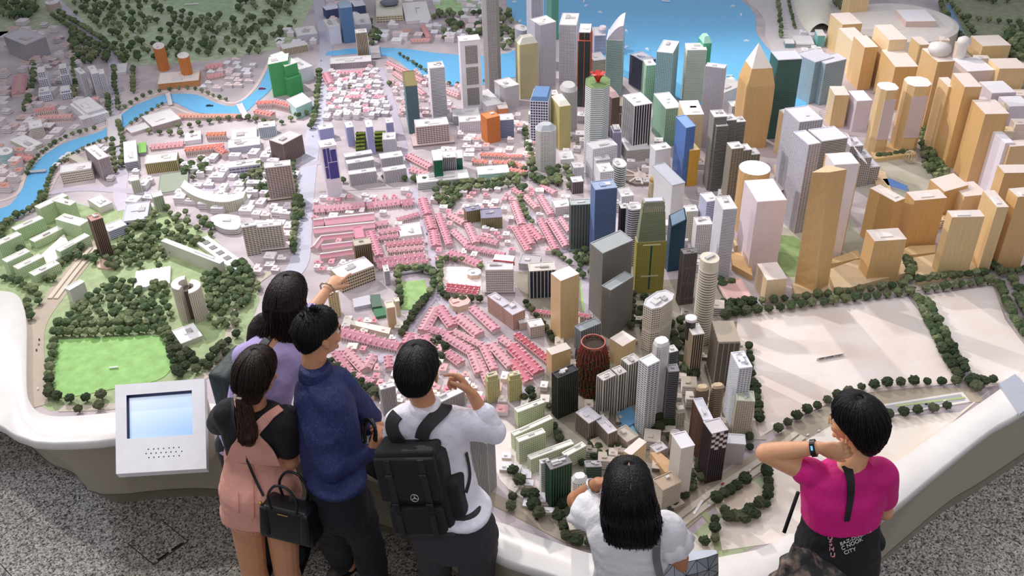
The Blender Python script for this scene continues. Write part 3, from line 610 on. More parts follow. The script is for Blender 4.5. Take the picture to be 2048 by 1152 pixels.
B(3, (485, 320), (490, 365), (558, 350), 440, 'band', '8a8570', 'd6d1c2', 'beige low office at the left of the wedge-crowned tower', nb=1, name='model_block')
B(3, (735, 322), (792, 372), (850, 350), 550, 'fin', '545669', '75778a', 'dark slate tower block on the waterfront', nb=2, roof='aeb0c0')
B(3, (797, 360), (808, 395), (862, 388), 610, 'grid', '2f8a53', 'b9dfc6', 'green gridded tower left of the blue square tower', pitch=.011, roof='eceaec')
B(3, (890, 240), (870, 312), (962, 325), 640, 'grid', '3f8196', 'a9c9cf', 'blue-green square model tower with a recessed pale roof on the waterfront', pitch=.011, fp=.014, roof='d5d8de', nb=1)
B(3, (878, 562), (925, 655), (1013, 640), 880, 'grid', '3d7a68', 'a5c8b4', 'green glass model tower with a sloping ribbed roof, centre right', pitch=.012, fp=.015, roof='dcdce2')
B(3, (1042, 262), (1052, 302), (1168, 300), 620, 'band', '7fa18e', 'dde6de', 'broad pale green banded model tower before the bay', pitch=.008, nb=2, roof='e6e6ea')
B(3, (1140, 225), (1150, 262), (1195, 255), 600, 'plain', '4fae8a', '4fae8a', 'green pointed slab behind the broad pale green tower', tip=(.05, .5, 'a9dcc6'))
B(3, (1175, 378), (1162, 398), (1275, 412), 880, 'grid', '85828f', 'cdcad5', 'lilac-grey slab tower with rounded top right of the pale green tower', pitch=.009, fp=.011)
B(3, (122, 530), (110, 605), (215, 612), 860, 'grid', '454a80', 'f3f2f6', 'white-framed tower with square blue windows and a blue roof box', pitch=.022, fp=.02, th=.22, roof='5478a8', tip=(.03, .85, '5b80b0'))
r, f, a, c, zt = B(3, (148, 745), (142, 790), (262, 785), 1035, 'grid', '3c4e55', 'eae7e2', 'octagonal white and dark glass tower with a sloping cap, centre', shape='cham', pitch=.011, fp=.011, tip=(.035, .55, 'b0b5ba'))
B(3, (268, 575), (285, 640), (345, 625), 900, 'grid', '8a8040', 'cfc488', 'olive-yellow model tower beside the octagonal tower', pitch=.01, fp=.01, tip=(.03, .6, 'ddd9cc'))
B(3, (295, 500), (300, 560), (400, 548), 790, 'grid', '77787c', 'cfccc8', 'round-topped grey stone tower behind the olive-yellow tower', shape='round', pitch=.011, fp=.012, tip=(.03, .75, 'b8b6b6'))
B(3, (228, 545), (232, 570), (275, 565), 745, 'band', '99503c', 'bd7a62', 'rust-red tower behind the olive-yellow tower')
r, f, a, c, zt = B(3, (425, 455), (440, 530), (582, 540), 995, 'band', '5d8a5e', 'eeebf2', 'white-ringed model tower with a red flower on top', shape='cham', pitch=.0155, th=.5, nb=0, out=.003, roof='6f8d58')
cc = f+(a+c)/2
for k in range(5):
    an = k*2*math.pi/5+.3; d = Vector((math.cos(an), math.sin(an))); e = Vector((-d.y, d.x)); m = MB()
    L3 = [(cc+d*s+e*w_*q).to_3d()+Vector((0, 0, zt+h)) for s, w_, h in ((.004, .006, .005), (.02, .022, .045), (.045, .02, .075), (.06, .004, .07)) for q in (-1, 1)]
    U3 = [p+Vector((0, 0, .003)) for p in L3]; fs = []
    for i in range(3): i2 = i*2; fs += [(i2, i2+1, i2+3, i2+2), (8+i2+2, 8+i2+3, 8+i2+1, 8+i2), (i2, i2+2, 8+i2+2, 8+i2), (i2+3, i2+1, 8+i2+1, 8+i2+3)]
    m.add(L3+U3, fs); m.build('petal', mat('d8413c', .4), r)
m = MB(); m.lathe(cc, [(.012, zt), (.012, zt+.01), (.02, zt+.015)], 10); m.build('flower_stem', mat('c43a36', .5), r)
B(3, (588, 515), (600, 590), (636, 575), 830, 'plain', '6a554d', '6a554d', 'plain dark brown tower right of the red-flower tower', tip=(.03, .6, 'b79a98'))
B(3, (632, 590), (637, 640), (692, 635), 820, 'fin', '6f6552', 'b3a88f', 'brown stepped tower with a pyramid top', tiers=[(1, .75), (.85, 1)], tip=(.04, .1, 'c7b9a5'))
B(3, (700, 570), (735, 638), (828, 612), 945, 'fin', '2f2f38', 'f5f2f3', 'white-finned dark glass tower with a white roof block, centre', fp=.02, roof='eeecee', nb=2)
B(3, (655, 830), (690, 905), (825, 890), 975, 'band', '8a847c', 'e0dbd4', 'cream banded podium under the white-finned dark tower', nb=0, name='model_podium')
B(3, (480, 855), (486, 898), (600, 850), 1080, 'grid', '8e8c96', 'f3f2f6', 'white windowed slab in front of the red-flower tower', pitch=.014, fp=.014)
B(3, (497, 905), (505, 965), (580, 945), 1100, 'grid', '7f7e88', 'f0eff4', 'short white windowed tower in front of the white slab', pitch=.014, fp=.014)
B(3, (603, 745), (608, 785), (657, 780), 960, 'fin', '857fa0', 'c9c5dc', 'slim mauve tower with a raised crown', fp=.009, tiers=[(1, .93), (.7, 1)])
B(3, (522, 985), (530, 1035), (605, 1020), 1190, 'grid', '8b8a94', 'f4f3f6', 'white stubby tower with roof box above the blue glass tower', pitch=.013)
B(3, (622, 955), (630, 1010), (690, 990), 1150, 'band', '4c5854', 'e9e9ea', 'rounded dark tower with white floor rings beside the octagonal pavilion', shape='round', pitch=.017, th=.4)
B(3, (848, 870), (862, 905), (942, 880), 1140, 'plain', 'e6e5ea', 'e6e5ea', 'plain white slab tower with a small dark window, centre right', nb=1)
B(3, (930, 985), (962, 1115), (1018, 1085), 1300, 'plain', 'dcdfe0', 'dcdfe0', 'white tower with a gridded skylight on its roof', nb=0, roof='b9bcc6')
B(3, (1020, 605), (1035, 690), (1150, 682), 1000, 'wood', W3, W3, 'light wooden tower with a pale square roof hollow behind the blue slab', roof=WR)
B(3, (1040, 700), (1046, 770), (1086, 750), 1120, 'plain', '5f83c4', '5f83c4', 'bright blue slab tower standing against the light wooden block', roof='86a8de', nb=0)
B(3, (1060, 860), (1068, 905), (1118, 890), 1120, 'wood', 'e2ad45', W1, 'yellow pointed wooden tower in front of the bright blue slab', tip=None, roof='edcf98')
B(3, (1205, 665), (1215, 705), (1285, 695), 1140, 'band', '3d3c40', 'a8a39c', 'dark grey residential tower, rear left of its cluster of four', pitch=.011)
B(3, (1280, 690), (1288, 725), (1342, 715), 1110, 'band', '3d3c40', 'a8a39c', 'dark grey residential tower, second from left of its cluster', pitch=.011)
B(3, (1340, 705), (1346, 735), (1396, 725), 1080, 'band', '403f42', 'aaa59d', 'dark grey residential tower, right end of its cluster', pitch=.011)
B(3, (1225, 725), (1230, 760), (1288, 748), 1150, 'band', '38373b', '9c9791', 'dark grey residential tower, front one of its cluster', pitch=.011)
B(3, (1308, 858), (1320, 895), (1382, 882), 1250, 'grid', '4a463f', 'a59f90', 'brown-grey tower with staggered balconies, left of its row of three', pitch=.011, fp=.02)
B(3, (1375, 870), (1382, 905), (1430, 892), 1230, 'grid', '4a463f', 'a59f90', 'brown-grey tower with staggered balconies, middle of its row of three', pitch=.011, fp=.02)
B(3, (1425, 895), (1432, 930), (1480, 918), 1200, 'grid', '4a463f', 'a59f90', 'brown-grey tower with staggered balconies, right of its row of three', pitch=.011, fp=.02)
B(3, (1255, 500), (1270, 560), (1330, 500), 655, 'plain', 'e3e4ec', 'e3e4ec', 'milky white waterfront block left of the pointed wooden tower', nb=1, name='model_block')
B(3, (1310, 610), (1322, 640), (1375, 630), 705, 'grid', '5f5d66', 'd0cdd3', 'patterned grey cube at the foot of the pointed wooden tower', nb=1, name='model_block')
B(3, (285, 910), (292, 960), (370, 950), 985, 'plain', 'd9d6da', 'd9d6da', 'low pale block between the octagonal tower and the trees', nb=2, name='model_block', roof='e6e3e6')
B(3, (365, 975), (372, 1010), (430, 1000), 1075, 'grid', '9a98a0', 'efedf0', 'small white block by the tree row above the pink roofs', name='model_block')
B(3, (358, 1065), (364, 1095), (425, 1085), 1165, 'fin', '4a4044', '8f8488', 'small dark brown block above the grey glass tower', name='model_block')
# octagonal pavilion
root = empty('octagonal_pavilion', G(1280, 352, Z0), 'flat octagonal pavilion with pinkish spokes among the towers', 'pavilion'); c0 = G(1280, 352, Z0+.02); c0 = Vector((c0.x, c0.y, Z0))
m = MB(); m.prism([(c0.x+.13*math.cos(k*math.pi/4+.39), c0.y+.13*math.sin(k*math.pi/4+.39)) for k in range(8)], Z0, Z0+.02); m.build('roof_base', mat('8f837d', .7), root)
for k in range(8):
    an = k*math.pi/4; m = MB(); m.box((c0.x+.07*math.cos(an), c0.y+.07*math.sin(an), Z0+.024), (.12, .014, .01), an); m.build('spoke_roof', mat('e4cdc4', .6), root)
m = MB(); m.lathe((c0.x, c0.y), [(.05, Z0+.018), (.05, Z0+.03), (.02, Z0+.045), (.004, Z0+.06)], 12); m.build('lantern', mat('dccac2', .6), root)
root = empty('golden_dome', G(1308, 392, Z0), 'small golden-tan onion dome on a round drum near the blue glass tower', 'dome'); c0 = root.location
m = MB(); m.lathe(c0, [(.045, Z0), (.045, Z0+.12), (.04, Z0+.13)], 14); m.build('drum', mat('b5a98a', .6), root)
m = MB(); m.lathe(c0, [(.042, Z0+.13), (.035, Z0+.16), (.015, Z0+.18), (.004, Z0+.2), (.002, Z0+.22)], 14); m.build('dome', mat('c9a860', .5), root, True)
# pointed wooden tower
def poly_tower(label, name, base_px, ring_defs, m_, roofm, cat='building'):
    root = empty(name, G(*base_px, Z0), label, cat); return root
f, a, c, zt = rect_from(4, (-130, 300), (-105, 370), (55, 350), 900)
root = empty('pointed_tower', ((f+(a+c)/2).x, (f+(a+c)/2).y, Z0), 'tall pointed wooden block tower with a white faceted tip beside the bay', 'building'); FOOT.append((f.x, f.y, .15))
ce = f+(a+c)/2; H_ = zt-Z0
lev = [(0, .92), (.45, 1.0), (.72, .98), (.9, .72)]
m = MB(); rings = [[ce+(p-ce)*s for p in (f, f+c, f+c+a, f+a)] for z, s in lev]; vs = [tuple(p)+(Z0+H_*z,) for (z, s), r_ in zip(lev, rings) for p in r_]
fs = [(3, 2, 1, 0)]+[(i*4+k, i*4+(k+1) % 4, i*4+4+(k+1) % 4, i*4+4+k) for i in range(3) for k in range(4)]+[(12, 13, 14, 15)]
m.add(vs, fs); m.build('shaft', mat(W2, .5, 'wood'), root)
m = MB(); r_ = rings[3]; ap = ce+a*.12-c*.05; tz = zt+H_*.12
m.add([tuple(p)+(Z0+H_*.9,) for p in r_]+[(ap.x, ap.y, tz)], [(0, 1, 4), (1, 2, 4), (2, 3, 4), (3, 0, 4), (3, 2, 1, 0)]); m.build('faceted_tip', mat('f5ebe0', .5), root)
B(4, (42, 308), (62, 362), (195, 345), 835, 'band', '3f6660', '537a74', 'dark green glass block tower behind the pointed wooden tower', pitch=.02, th=.1, roof='d3d3de', nb=0, out=.0005)
B(4, (222, 315), (284, 375), (350, 330), 625, 'band', '47788a', 'c6d6de', 'left half of the blue-grey twin towers with white floor lines', pitch=.0095, th=.4, roof='d2d0dc', nb=0)
B(4, (322, 345), (346, 385), (426, 340), 632, 'band', '47788a', 'c6d6de', 'right half of the blue-grey twin towers with white floor lines', pitch=.0095, th=.4, roof='dad8e2', nb=0)
B(4, (105, 658), (118, 705), (165, 680), 955, 'wood', W3, W3, 'narrow wooden slab at the left of the lilac residential complex', roof=WR, nb=0)
B(4, (165, 650), (190, 735), (300, 700), 1160, 'grid', '6a6870', 'dcdae4', 'rear lilac tower of the ribboned residential complex', roof='e0deea', pitch=.011, fp=.02, nb=1)
B(4, (205, 790), (245, 870), (300, 850), 1400, 'grid', '7a7880', 'dad8e4', 'left slim lilac tower of the ribboned residential complex', roof='e6e4ee', pitch=.011, fp=.02, nb=0)
B(4, (245, 780), (325, 850), (478, 828), 1330, 'band', '55524e', 'd9d4d2', 'front tower of the ribboned residential complex, green terrace below its roof', roof='e6e4ee', pitch=.012, nb=0)
for k, (L_, F_, R_, by) in enumerate((((480, 830), (495, 880), (560, 865), 1100), ((540, 900), (550, 950), (610, 935), 1120), ((560, 960), (575, 1010), (650, 985), 1110))):
    B(4, L_, F_, R_, by, 'grid', '4f4a48', 'c9c4c4', ('upper', 'middle', 'lowest')[k]+' stepped dark block trailing right from the ribboned residential complex', roof='e2e0e8', nb=4, pitch=.014, fp=.016)
root = empty('roof_ribbon', G(1655, 255, Z0+.3), 'wavy white ribbon terraces running over the lilac residential complex', 'ribbon roof')
for k in range(5):
    z = Z0+.33-.018*k; px = [(1660-k*2, 214+k*5), (1640-k, 222+k*5), (1637+k, 236+k*5), (1648+k, 252+k*4), (1672+k, 262+k*3), (1694+k, 268+k*3), (1702+k*2, 284+k*3), (1712+k*3, 300+k*3), (1722+k*3, 316+k*3)]
    m = MB(); m.tube(cr([G(x, y, z) for x, y in px], 4), .0035, 5); m.build('ribbon', mat('eceaf0', .5), root)
# --- wooden blocks, right ---------------------------------------------------------------------------
WOOD = [
 (4, (405, 80), (448, 148), (558, 135), 345, W1, 'wooden block behind the blue-grey twin towers, its top corner notched'),
 (4, (468, 168), (512, 252), (600, 240), 450, W3, 'light wooden tower second from the blue-grey twin towers'),
 (4, (538, 215), (582, 285), (657, 278), 540, W2, 'wooden tower with pale square top right of the notched block'),
 (4, (680, 150), (730, 240), (828, 230), 560, W3, 'tall light wooden tower with square top behind the frosted-roof block'),
 (4, (735, 300), (765, 402), (892, 390), 660, W2, 'broad wooden tower with a frosted inset on its roof'),
 (4, (888, 222), (915, 270), (968, 262), 470, W1, 'small wooden tower behind the white curved roof shells'),
 (4, (950, 290), (1020, 372), (1116, 362), 790, W2, 'tall wooden tower carrying a clear white curved shell'),
 (4, (1055, 465), (1085, 522), (1135, 515), 930, W1, 'thin wooden tower left of the wood tower under the frosted box'),
 (4, (1140, 440), (1182, 522), (1278, 515), 1010, W2, 'tall wooden tower in the far right group, frosted box on its roof'),
 (4, (1250, 600), (1305, 685), (1440, 675), 1115, W2, 'massive wooden tower right of the planted square'),
 (4, (1245, 215), (1290, 277), (1445, 262), 370, W1, 'wooden block at the upper right next to the park trees'),
 (4, (1350, 352), (1390, 412), (1545, 400), 570, W1, 'wooden block at the right edge under the park'),
 (4, (470, -60), (500, -25), (608, -35), 165, W1, 'wooden tower cut by the top edge near the shell-roofed hall'),
 (4, (415, 520), (402, 572), (478, 560), 765, W1, 'wooden block topped with white rounded caps beside the frosted tower'),
 (4, (1130, 1100), (1180, 1180), (1300, 1150), 1350, W3, 'wooden block with white U-shaped top behind the stubby front tower'),
 (4, (1025, 1075), (1060, 1150), (1146, 1085), 1340, W2, 'wooden block with angled white top beyond the square'),
 (4, (1430, 845), (1455, 880), (1570, 860), 1200, W1, 'wooden block at the right edge beside the frosted slab'),
 (4, (1400, 990), (1420, 1038), (1570, 1020), 1420, W2, 'large wooden block at the right edge, middle height'),
 (8, (355, -230), (405, -150), (548, -165), 400, W2, 'dark-slotted wooden slab behind the leaning front tower'),
 (8, (605, -20), (765, 60), (828, 40), 350, W2, 'wide wooden tower with a long curved white top'),
 (8, (835, 0), (880, 52), (1070, 30), 340, W2, 'wide wooden tower with white flat top, centre of the wooden group'),
 (8, (605, 228), (640, 296), (822, 270), 556, W2, 'stubby wooden tower on a broad low podium facing the tree rows'),
 (8, (1085, 112), (1105, 152), (1290, 135), 517, W1, 'second stubby wooden tower on a podium, right of the first'),
 (8, (1320, -8), (1375, 92), (1440, 85), 492, W1, 'tall wooden tower with stepped white top nearest the park crossing'),
 (8, (1450, -20), (1500, 30), (1650, 10), 475, W2, 'wooden tower cut by the right edge next to the park trees'),
 (8, (-48, 430), (-5, 530), (112, 512), 665, W3, 'low tapered wooden cube with a folded pale roof'),
 (7, (233, 487), (292, 535), (403, 490), 905, W1, 'lone wooden tower with a grey corner inset above the pink roofs'),
 (7, (213, 940), (238, 978), (347, 932), 1090, W1, 'smaller wooden cube in front of the lone wooden tower'),
 (7, (588, 877), (664, 927), (742, 880), 1065, W1, 'wooden cube right of the plant-covered barrel tower'),
 (11, (668, 405), (715, 430), (815, 352), 600, W3, 'wooden wedge block above the long-haired woman'),
]
for t, L_, F_, R_, by, hx, lb in WOOD:
    made = B(t, L_, F_, R_, by, 'wood', hx, hx, lb, roof=WR, nb=1 if t in (8,) and L_[0] > 0 else 0, name='wooden_block')
    if 'curved shell' in lb: SHELL_TOWER = made
# front leaning wood tower
f, a, c, zt = rect_from(0, (1626, 332), (1626, 345), (1694, 340), 592, square=False)
root = empty('wooden_block', (f.x, f.y, Z0), 'tall twisted wooden tower at the left front of the wooden group', 'building')
b0 = [G(1588, 573, Z0), G(1630, 593, Z0), G(1655, 577, Z0), G(1622, 562, Z0)]; t0 = [G(1624, 345, zt), G(1658, 345, zt), G(1694, 339, zt), G(1655, 330, zt)]
m = MB(); nl = 8; vs = []
for i in range(nl+1):
    u = i/nl
    for p, q in zip(b0, t0): w_ = p.lerp(q, u); w_.z = Z0+(zt-Z0)*u; vs.append(w_)
fs = [(3, 2, 1, 0), tuple(range(nl*4, nl*4+4))]+[(i*4+k, i*4+(k+1) % 4, i*4+4+(k+1) % 4, i*4+4+k) for i in range(nl) for k in range(4)]
m.add(vs, fs); m.build('shaft', mat(W2, .5, 'wood'), root); m = MB(); m.prism([(p.x, p.y) for p in t0], zt-.001, zt+.001); m.build('roof', mat('e8cfa6', .6), root)
def low(px, h, hx, label, name='wooden_podium', kind='wood', roof=None):
    q = [G(x, y, Z0+h) for x, y in px]; ce = sum(q, Vector())/len(q); root = empty(name, (ce.x, ce.y, Z0), label, 'building')
    m = MB(); m.prism([(p.x, p.y) for p in q], Z0, Z0+h); m.build('block', mat(hx, .5, kind), root)
    m = MB(); m.prism(off_poly([(p.x, p.y) for p in q], .0003), Z0+h-.0005, Z0+h+.001); m.build('roof', mat(roof or hx, .6, kind), root); return root
low([(1655, 540), (1668, 575), (1700, 575), (1815, 545), (1800, 512), (1710, 520)], .045, W3, 'broad low wooden podium with a small slot under the first stubby tower')
low([(1818, 517), (1836, 562), (1955, 545), (1945, 510), (1870, 508)], .035, W3, 'low wooden podium under the second stubby tower')
low([(1802, 500), (1806, 512), (1870, 505), (1872, 490), (1820, 492)], .03, W1, 'low rounded wooden podium between the stubby towers and the wide tower')
low([(1655, 520), (1662, 528), (1722, 516), (1715, 500)], .04, W1, 'low wooden wall block behind the broad podium')
low([(1585, 570), (1590, 588), (1655, 585), (1655, 565), (1600, 550)], .03, W3, 'low wooden step around the foot of the twisted tower')
low([(1742, 305), (1748, 318), (1832, 308), (1830, 290), (1760, 285)], .03, W1, 'low wooden slab in front of the paired octagonal wooden towers')
low([(1465, 478), (1470, 492), (1500, 486), (1496, 470)], .05, W3, 'small low wooden step left of the frosted pink tower')
low([(1462, 505), (1465, 530), (1505, 552), (1500, 505)], .04, W2, 'low wooden podium left of the frosted pink tower')
low([(1548, 330), (1555, 345), (1590, 340), (1585, 325)], .05, W3, 'low wooden podium below the dark green glass block')
low([(1300, 905), (1330, 945), (1360, 938), (1320, 905)], .05, 'e3b98a', 'flat tan wooden triangle roof right of the wooden wedge block')
low([(1740, 330), (1760, 395), (1790, 400), (1770, 345)], .02, W3, 'thin low wooden strip beside the planted square')
# paired octagonal wooden towers with frosted fronts
for k, (L_, F_, R_, by, lb) in enumerate((((672, 495), (688, 545), (785, 530), 935, 'left octagonal wooden tower with a frosted front panel'), ((825, 460), (850, 520), (988, 512), 925, 'right octagonal wooden tower with a frosted front panel'))):
    r, f, a, c, zt = B(4, L_, F_, R_, by, 'wood', W1, W1, lb, shape='cham', roof='f6efea', nb=0, name='wooden_block')
    cn = Vector((c.y, -c.x)).normalized(); q0, q1 = f+c*.22, f+c*.86; m = MB(); m.prism([q0+cn*.004, q1+cn*.004, q1-cn*.02, q0-cn*.02], Z0+(zt-Z0)*.25, Z0+(zt-Z0)*.86); m.build('frosted_panel', mat('d9c9cf', .35), r)
for t, L_, F_, R_, by, lb, hx in ((4, (498, 545), (535, 607), (624, 598), 790, 'frosted lilac-white block between the wooden towers', 'e1d9e9'), (4, (1400, 790), (1425, 860), (1470, 850), 1190, 'frosted white slab right of the massive wooden tower', 'ece6f2'), (7, (1448, -70), (1472, 60), (1635, 30), 480, 'frosted pink-white tower in front of the oval wooden tower', 'ecdde2'), (4, (345, 925), (400, 990), (552, 985), 1560, 'white and wood tower with a pale flat lid behind the twisted tower', 'efe6ea'), (4, (1120, 350), (1200, 430), (1358, 415), 560, 'pale frosted slab roof block in the upper right group', 'd9c9c2'), (4, (1310, 490), (1345, 560), (1470, 540), 690, 'frosted low block with a label strip at the upper right', 'd6ccd2'), (4, (1430, 580), (1450, 640), (1560, 620), 760, 'open white frame block at the right edge', 'dcd6dc'), (4, (820, 60), (830, 130), (992, 112), 260, 'frosted pink block under the round white roof, top right', 'dcc5bd')):
    B(t, L_, F_, R_, by, 'plain', hx, hx, lb, roof='f5f1f5', nb=0, name='frosted_block', par=False)
B(0, (1482, 322), (1486, 352), (1545, 345), 470, 'wood', W2, W2, 'oval wooden tower with a flat white top left of the frosted pink tower', shape='round', roof='faf5ee', nb=0, name='wooden_block')
# roof toppings
for (x, y, r1, zz, lb) in ((1882, 88, .09, .36, 'clear white curved shell standing on the tall wooden tower'), (1925, 95, .06, .3, 'smaller clear white shell right of the curved shell')):
    p = G(x, y, Z0+zz)
    if x < 1900: r0_, f0, a0, c0_, z0_ = SHELL_TOWER; p = (f0+(a0+c0_)/2).to_3d(); p.z = z0_
    root = empty('white_shell', p, lb, 'roof shell'); m = MB(); m.lathe(p, ([(r1*.5, Z0)] if x > 1900 else [])+[(r1*.7, p.z), (r1, p.z+.04), (r1*.9, p.z+.08), (r1*.3, p.z+.1)], 18); m.build('shell', mat('e6e0dc', .4), root, True)
p = G(1800, 40, Z0+.15); root = empty('round_hall', (p.x, p.y, Z0), 'large round frosted hall roof at the top right', 'building')
m = MB(); m.lathe(p, [(.55, Z0), (.55, Z0+.13), (.5, Z0+.15), (.1, Z0+.17)], 40); m.build('round_roof', mat('e4ddd6', .5), root)
p = G(1625, 30, Z0); root = empty('shell_hall', (p.x, p.y, Z0), 'long cream ribbed shell roof on the quay at the top right', 'building')
px = [(1585, -40), (1588, 10), (1600, 42), (1618, 66)]; pr = [(1660, -40), (1664, 10), (1668, 40), (1662, 62)]
A_ = cr([G(x, y, Z0+.01) for x, y in px], 4); B_ = cr([G(x, y, Z0+.01) for x, y in pr], 4); m = MB(); vs = []; K_ = 8
for p, q in zip(A_, B_):
    for k in range(K_+1): u = k/K_; w_ = p.lerp(q, u); w_.z = Z0+.01+.09*math.sin(math.pi*u)**.7 if 0 < u < 1 else Z0; vs.append(w_)
fs = [(i*(K_+1)+k, i*(K_+1)+k+1, (i+1)*(K_+1)+k+1, (i+1)*(K_+1)+k) for i in range(len(A_)-1) for k in range(K_)]
m.add(vs, fs); o = m.build('shell_roof', mat('e6e3d4', .5), root, True)
for j in range(2, len(A_), 2):
    m = MB(); m.tube([vs[j*(K_+1)+k]+Vector((0, 0, .002)) for k in range(K_+1)], .003, 5); m.build('roof_rib', mat('f1eee4', .5), root)
for k, (L_, F_, R_, by, hx, lb) in enumerate((((100, 235), (105, 262), (158, 262), 290, '6d8f98', 'small round-fronted glass pavilion on the quay'), ((165, 215), (170, 265), (275, 262), 285, 'dfe0ea', 'white quay building with dark windows under the shell roof'), ((298, 180), (300, 215), (342, 213), 285, '6fb3b0', 'turquoise slab on the quay under the shell roof'), ((345, 205), (348, 230), (380, 228), 250, 'dfe0ea', 'small white annex right of the turquoise slab'))):
    B(4, L_, F_, R_, by, 'grid' if k in (1, 3) else 'plain', hx if k not in (1, 3) else '6f7080', 'eceaf0', lb, nb=0, name='quay_building')
# --- centre: tile 7 -------------------------------------------------------------------------------
B(7, (348, 50), (353, 80), (476, 72), 360, 'fin', '5d6565', '8b9391', 'grey glass slab tower at the edge of the pink roofs', roof='b5bcbf', fp=.018, pod=(1.12, .02, '9fb4c0'))
B(7, (480, -60), (500, -10), (628, -28), 420, 'band', '46608f', '7187b3', 'tall blue glass tower left of centre right', roof='9aa9c6', pitch=.009)
B(7, (648, 75), (655, 100), (702, 95), 360, 'fin', '262329', '4a454c', 'narrow black tower between the blue and the ringed mauve tower')
B(7, (650, -20), (660, 30), (725, 15), 90, 'grid', '8c8a92', 'eeecf0', 'white gridded hotel top behind the gold-green tower', nb=1)
B(7, (695, 75), (705, 112), (782, 95), 450, 'band', '5f5b6b', 'd9d4e2', 'mauve tower with bulging white floor rings', shape='cham', pitch=.016, th=.35, out=.003)
r, f, a, c, zt = B(7, (742, 270), (752, 305), (925, 292), 612, 'grid', '7b742f', 'b5a957', 'gold-green office tower, lower shaft wider than its tapering crown', pitch=.011, fp=.011, roof='b0ad8a', nb=0)
ce = f+(a+c)/2; q = [f, f+c, f+c+a, f+a]; H_ = .27
m = MB(); m.prism([ce+(p-ce)*.95 for p in q], zt, zt+H_*.75, top=[ce+(p-ce)*.78 for p in q]); m.build('tapered_shaft', mat('6c7a60', .35, 'glass'), r)
mm = MB()
for j in range(20): s = .95-.17*j/20; mm.prism(off_poly([ce+(p-ce)*s for p in q], .001), zt+H_*.75*j/20, zt+H_*.75*j/20+.0035)
o = mm.build('floor_slab', mat('98a07c', .6), r); o['kind'] = 'stuff'
m = MB(); m.prism([ce+(p-ce)*.72 for p in q], zt+H_*.75, zt+H_); m.build('crown_box', mat('8d9078', .5), r); m = MB(); m.prism([ce+(p-ce)*.6 for p in q], zt+H_, zt+H_+.008); m.build('roof_plant', mat('c9cbd4', .5), r)
o = fins([ce+(p-ce)*.73 for p in q], zt+H_*.75, zt+H_*.9, .012, .004, .002).build('crown_column', mat('c9c3a5', .6), r); o['kind'] = 'stuff'
cn = Vector((c.y, -c.x)).normalized(); m = MB(); m.prism([f+c*.47+cn*.003, f+c*.53+cn*.003, f+c*.53, f+c*.47], Z0+.03, zt-.02); m.build('glass_strip', mat('2d5a48', .3), r)
for u in (.35, .95):
    m = MB(); m.prism([f+c*.2+cn*.008, f+c*.8+cn*.008, f+c*.8, f+c*.2], Z0+(zt-Z0)*u-.003, Z0+(zt-Z0)*u+.003); m.build('canopy_ledge', mat('d9d4a8', .5), r)
f, a, c, zt = rect_from(7, (945, 180), (955, 205), (1040, 185), 480)
root = empty('model_tower', (f.x, f.y, Z0), 'dark petrol-blue tower with a slanted glass roof', 'building'); FOOT.append((f.x, f.y, .08))
m = MB(); m.prism([f, f+c, f+c+a, f+a], Z0, [zt-.01, zt+.03, zt+.09, zt+.05]); m.build('facade', mat('17455f', .25, 'glass'), root)
m = MB(); q = [(f+(a+c)/2)+(p-(f+(a+c)/2))*.85 for p in (f, f+c, f+c+a, f+a)]; m.add([tuple(p)+(z,) for p, z in zip(q, (zt+.002, zt+.035, zt+.087, zt+.05))]+[tuple(p)+(z,) for p, z in zip(q, (zt-.01, zt+.02, zt+.07, zt+.04))], [(0, 1, 2, 3), (7, 6, 5, 4), (0, 4, 5, 1), (1, 5, 6, 2), (2, 6, 7, 3), (3, 7, 4, 0)]); m.build('slanted_roof', mat('a8c3dc', .3), root)
B(7, (1038, 85), (1048, 120), (1115, 112), 300, 'grid', 'b5ad95', 'ece6d6', 'cream gridded block right of the petrol-blue tower', pitch=.014, fp=.013)
B(7, (1100, 155), (1110, 200), (1200, 190), 400, 'grid', '85807a', 'f1eeec', 'white gridded tower with a roof shed before the silver facets', pitch=.012, fp=.012, nb=3)
B(7, (1158, 10), (1170, 60), (1225, 40), 330, 'band', '6a76a8', 'dfe0ee', 'pale blue curved tower behind the white gridded tower', nb=1)
B(7, (1228, 30), (1268, 108), (1350, 100), 530, 'band', '6b6a76', 'eceaf0', 'silver-white faceted tower left of the wooden blocks', pitch=.009, th=.5, nb=2)
B(7, (1015, 345), (1030, 375), (1112, 362), 680, 'fin', '403a38', '776d69', 'dark brown tower in three stacked sections', tiers=[(1, .12), (.95, .42), (.95, .72), (.95, 1)], fp=.009, roof='8f8a88')
r, f, a, c, zt = B(7, (1118, 420), (1140, 490), (1250, 478), 930, 'band', '7a7265', 'e8dfcd', 'cream round tower with thick rings and a plain drum top', shape='round', pitch=.017, th=.55, out=.002, nb=0, roof='d9d2c6', tip=(.065, 1, 'e3d9c6'))
m = MB(); ce = f+(a+c)/2; m.box((ce.x, ce.y, zt+.07), (c.length*.6, .02, .012), .6); m.build('roof_plant', mat('c9c6c6', .5), r)
for k, (L_, F_, R_, by, sl, lb) in enumerate((((513, 300), (545, 370), (660, 262), 770, .07, 'taller grey glass half of the slanting twin towers'), ((548, 560), (592, 592), (702, 495), 880, .03, 'shorter grey glass half of the slanting twin towers'))):
    r, f, a, c, zt = B(7, L_, F_, R_, by, 'band', '504d4a', '9a958e', lb, pitch=.009, th=.4, nb=0, roof='a5abab')
B(7, (775, 665), (862, 716), (980, 620), 975, 'grid', '5f554c', 'f0e6d6', 'cream latticed tower with cut corners and a dark belt', shape='cham', pitch=.015, fp=.013, th=.5, nb=5, roof='dcd9dd', tiers=[(1, .46), (.985, .5), (1, 1)])
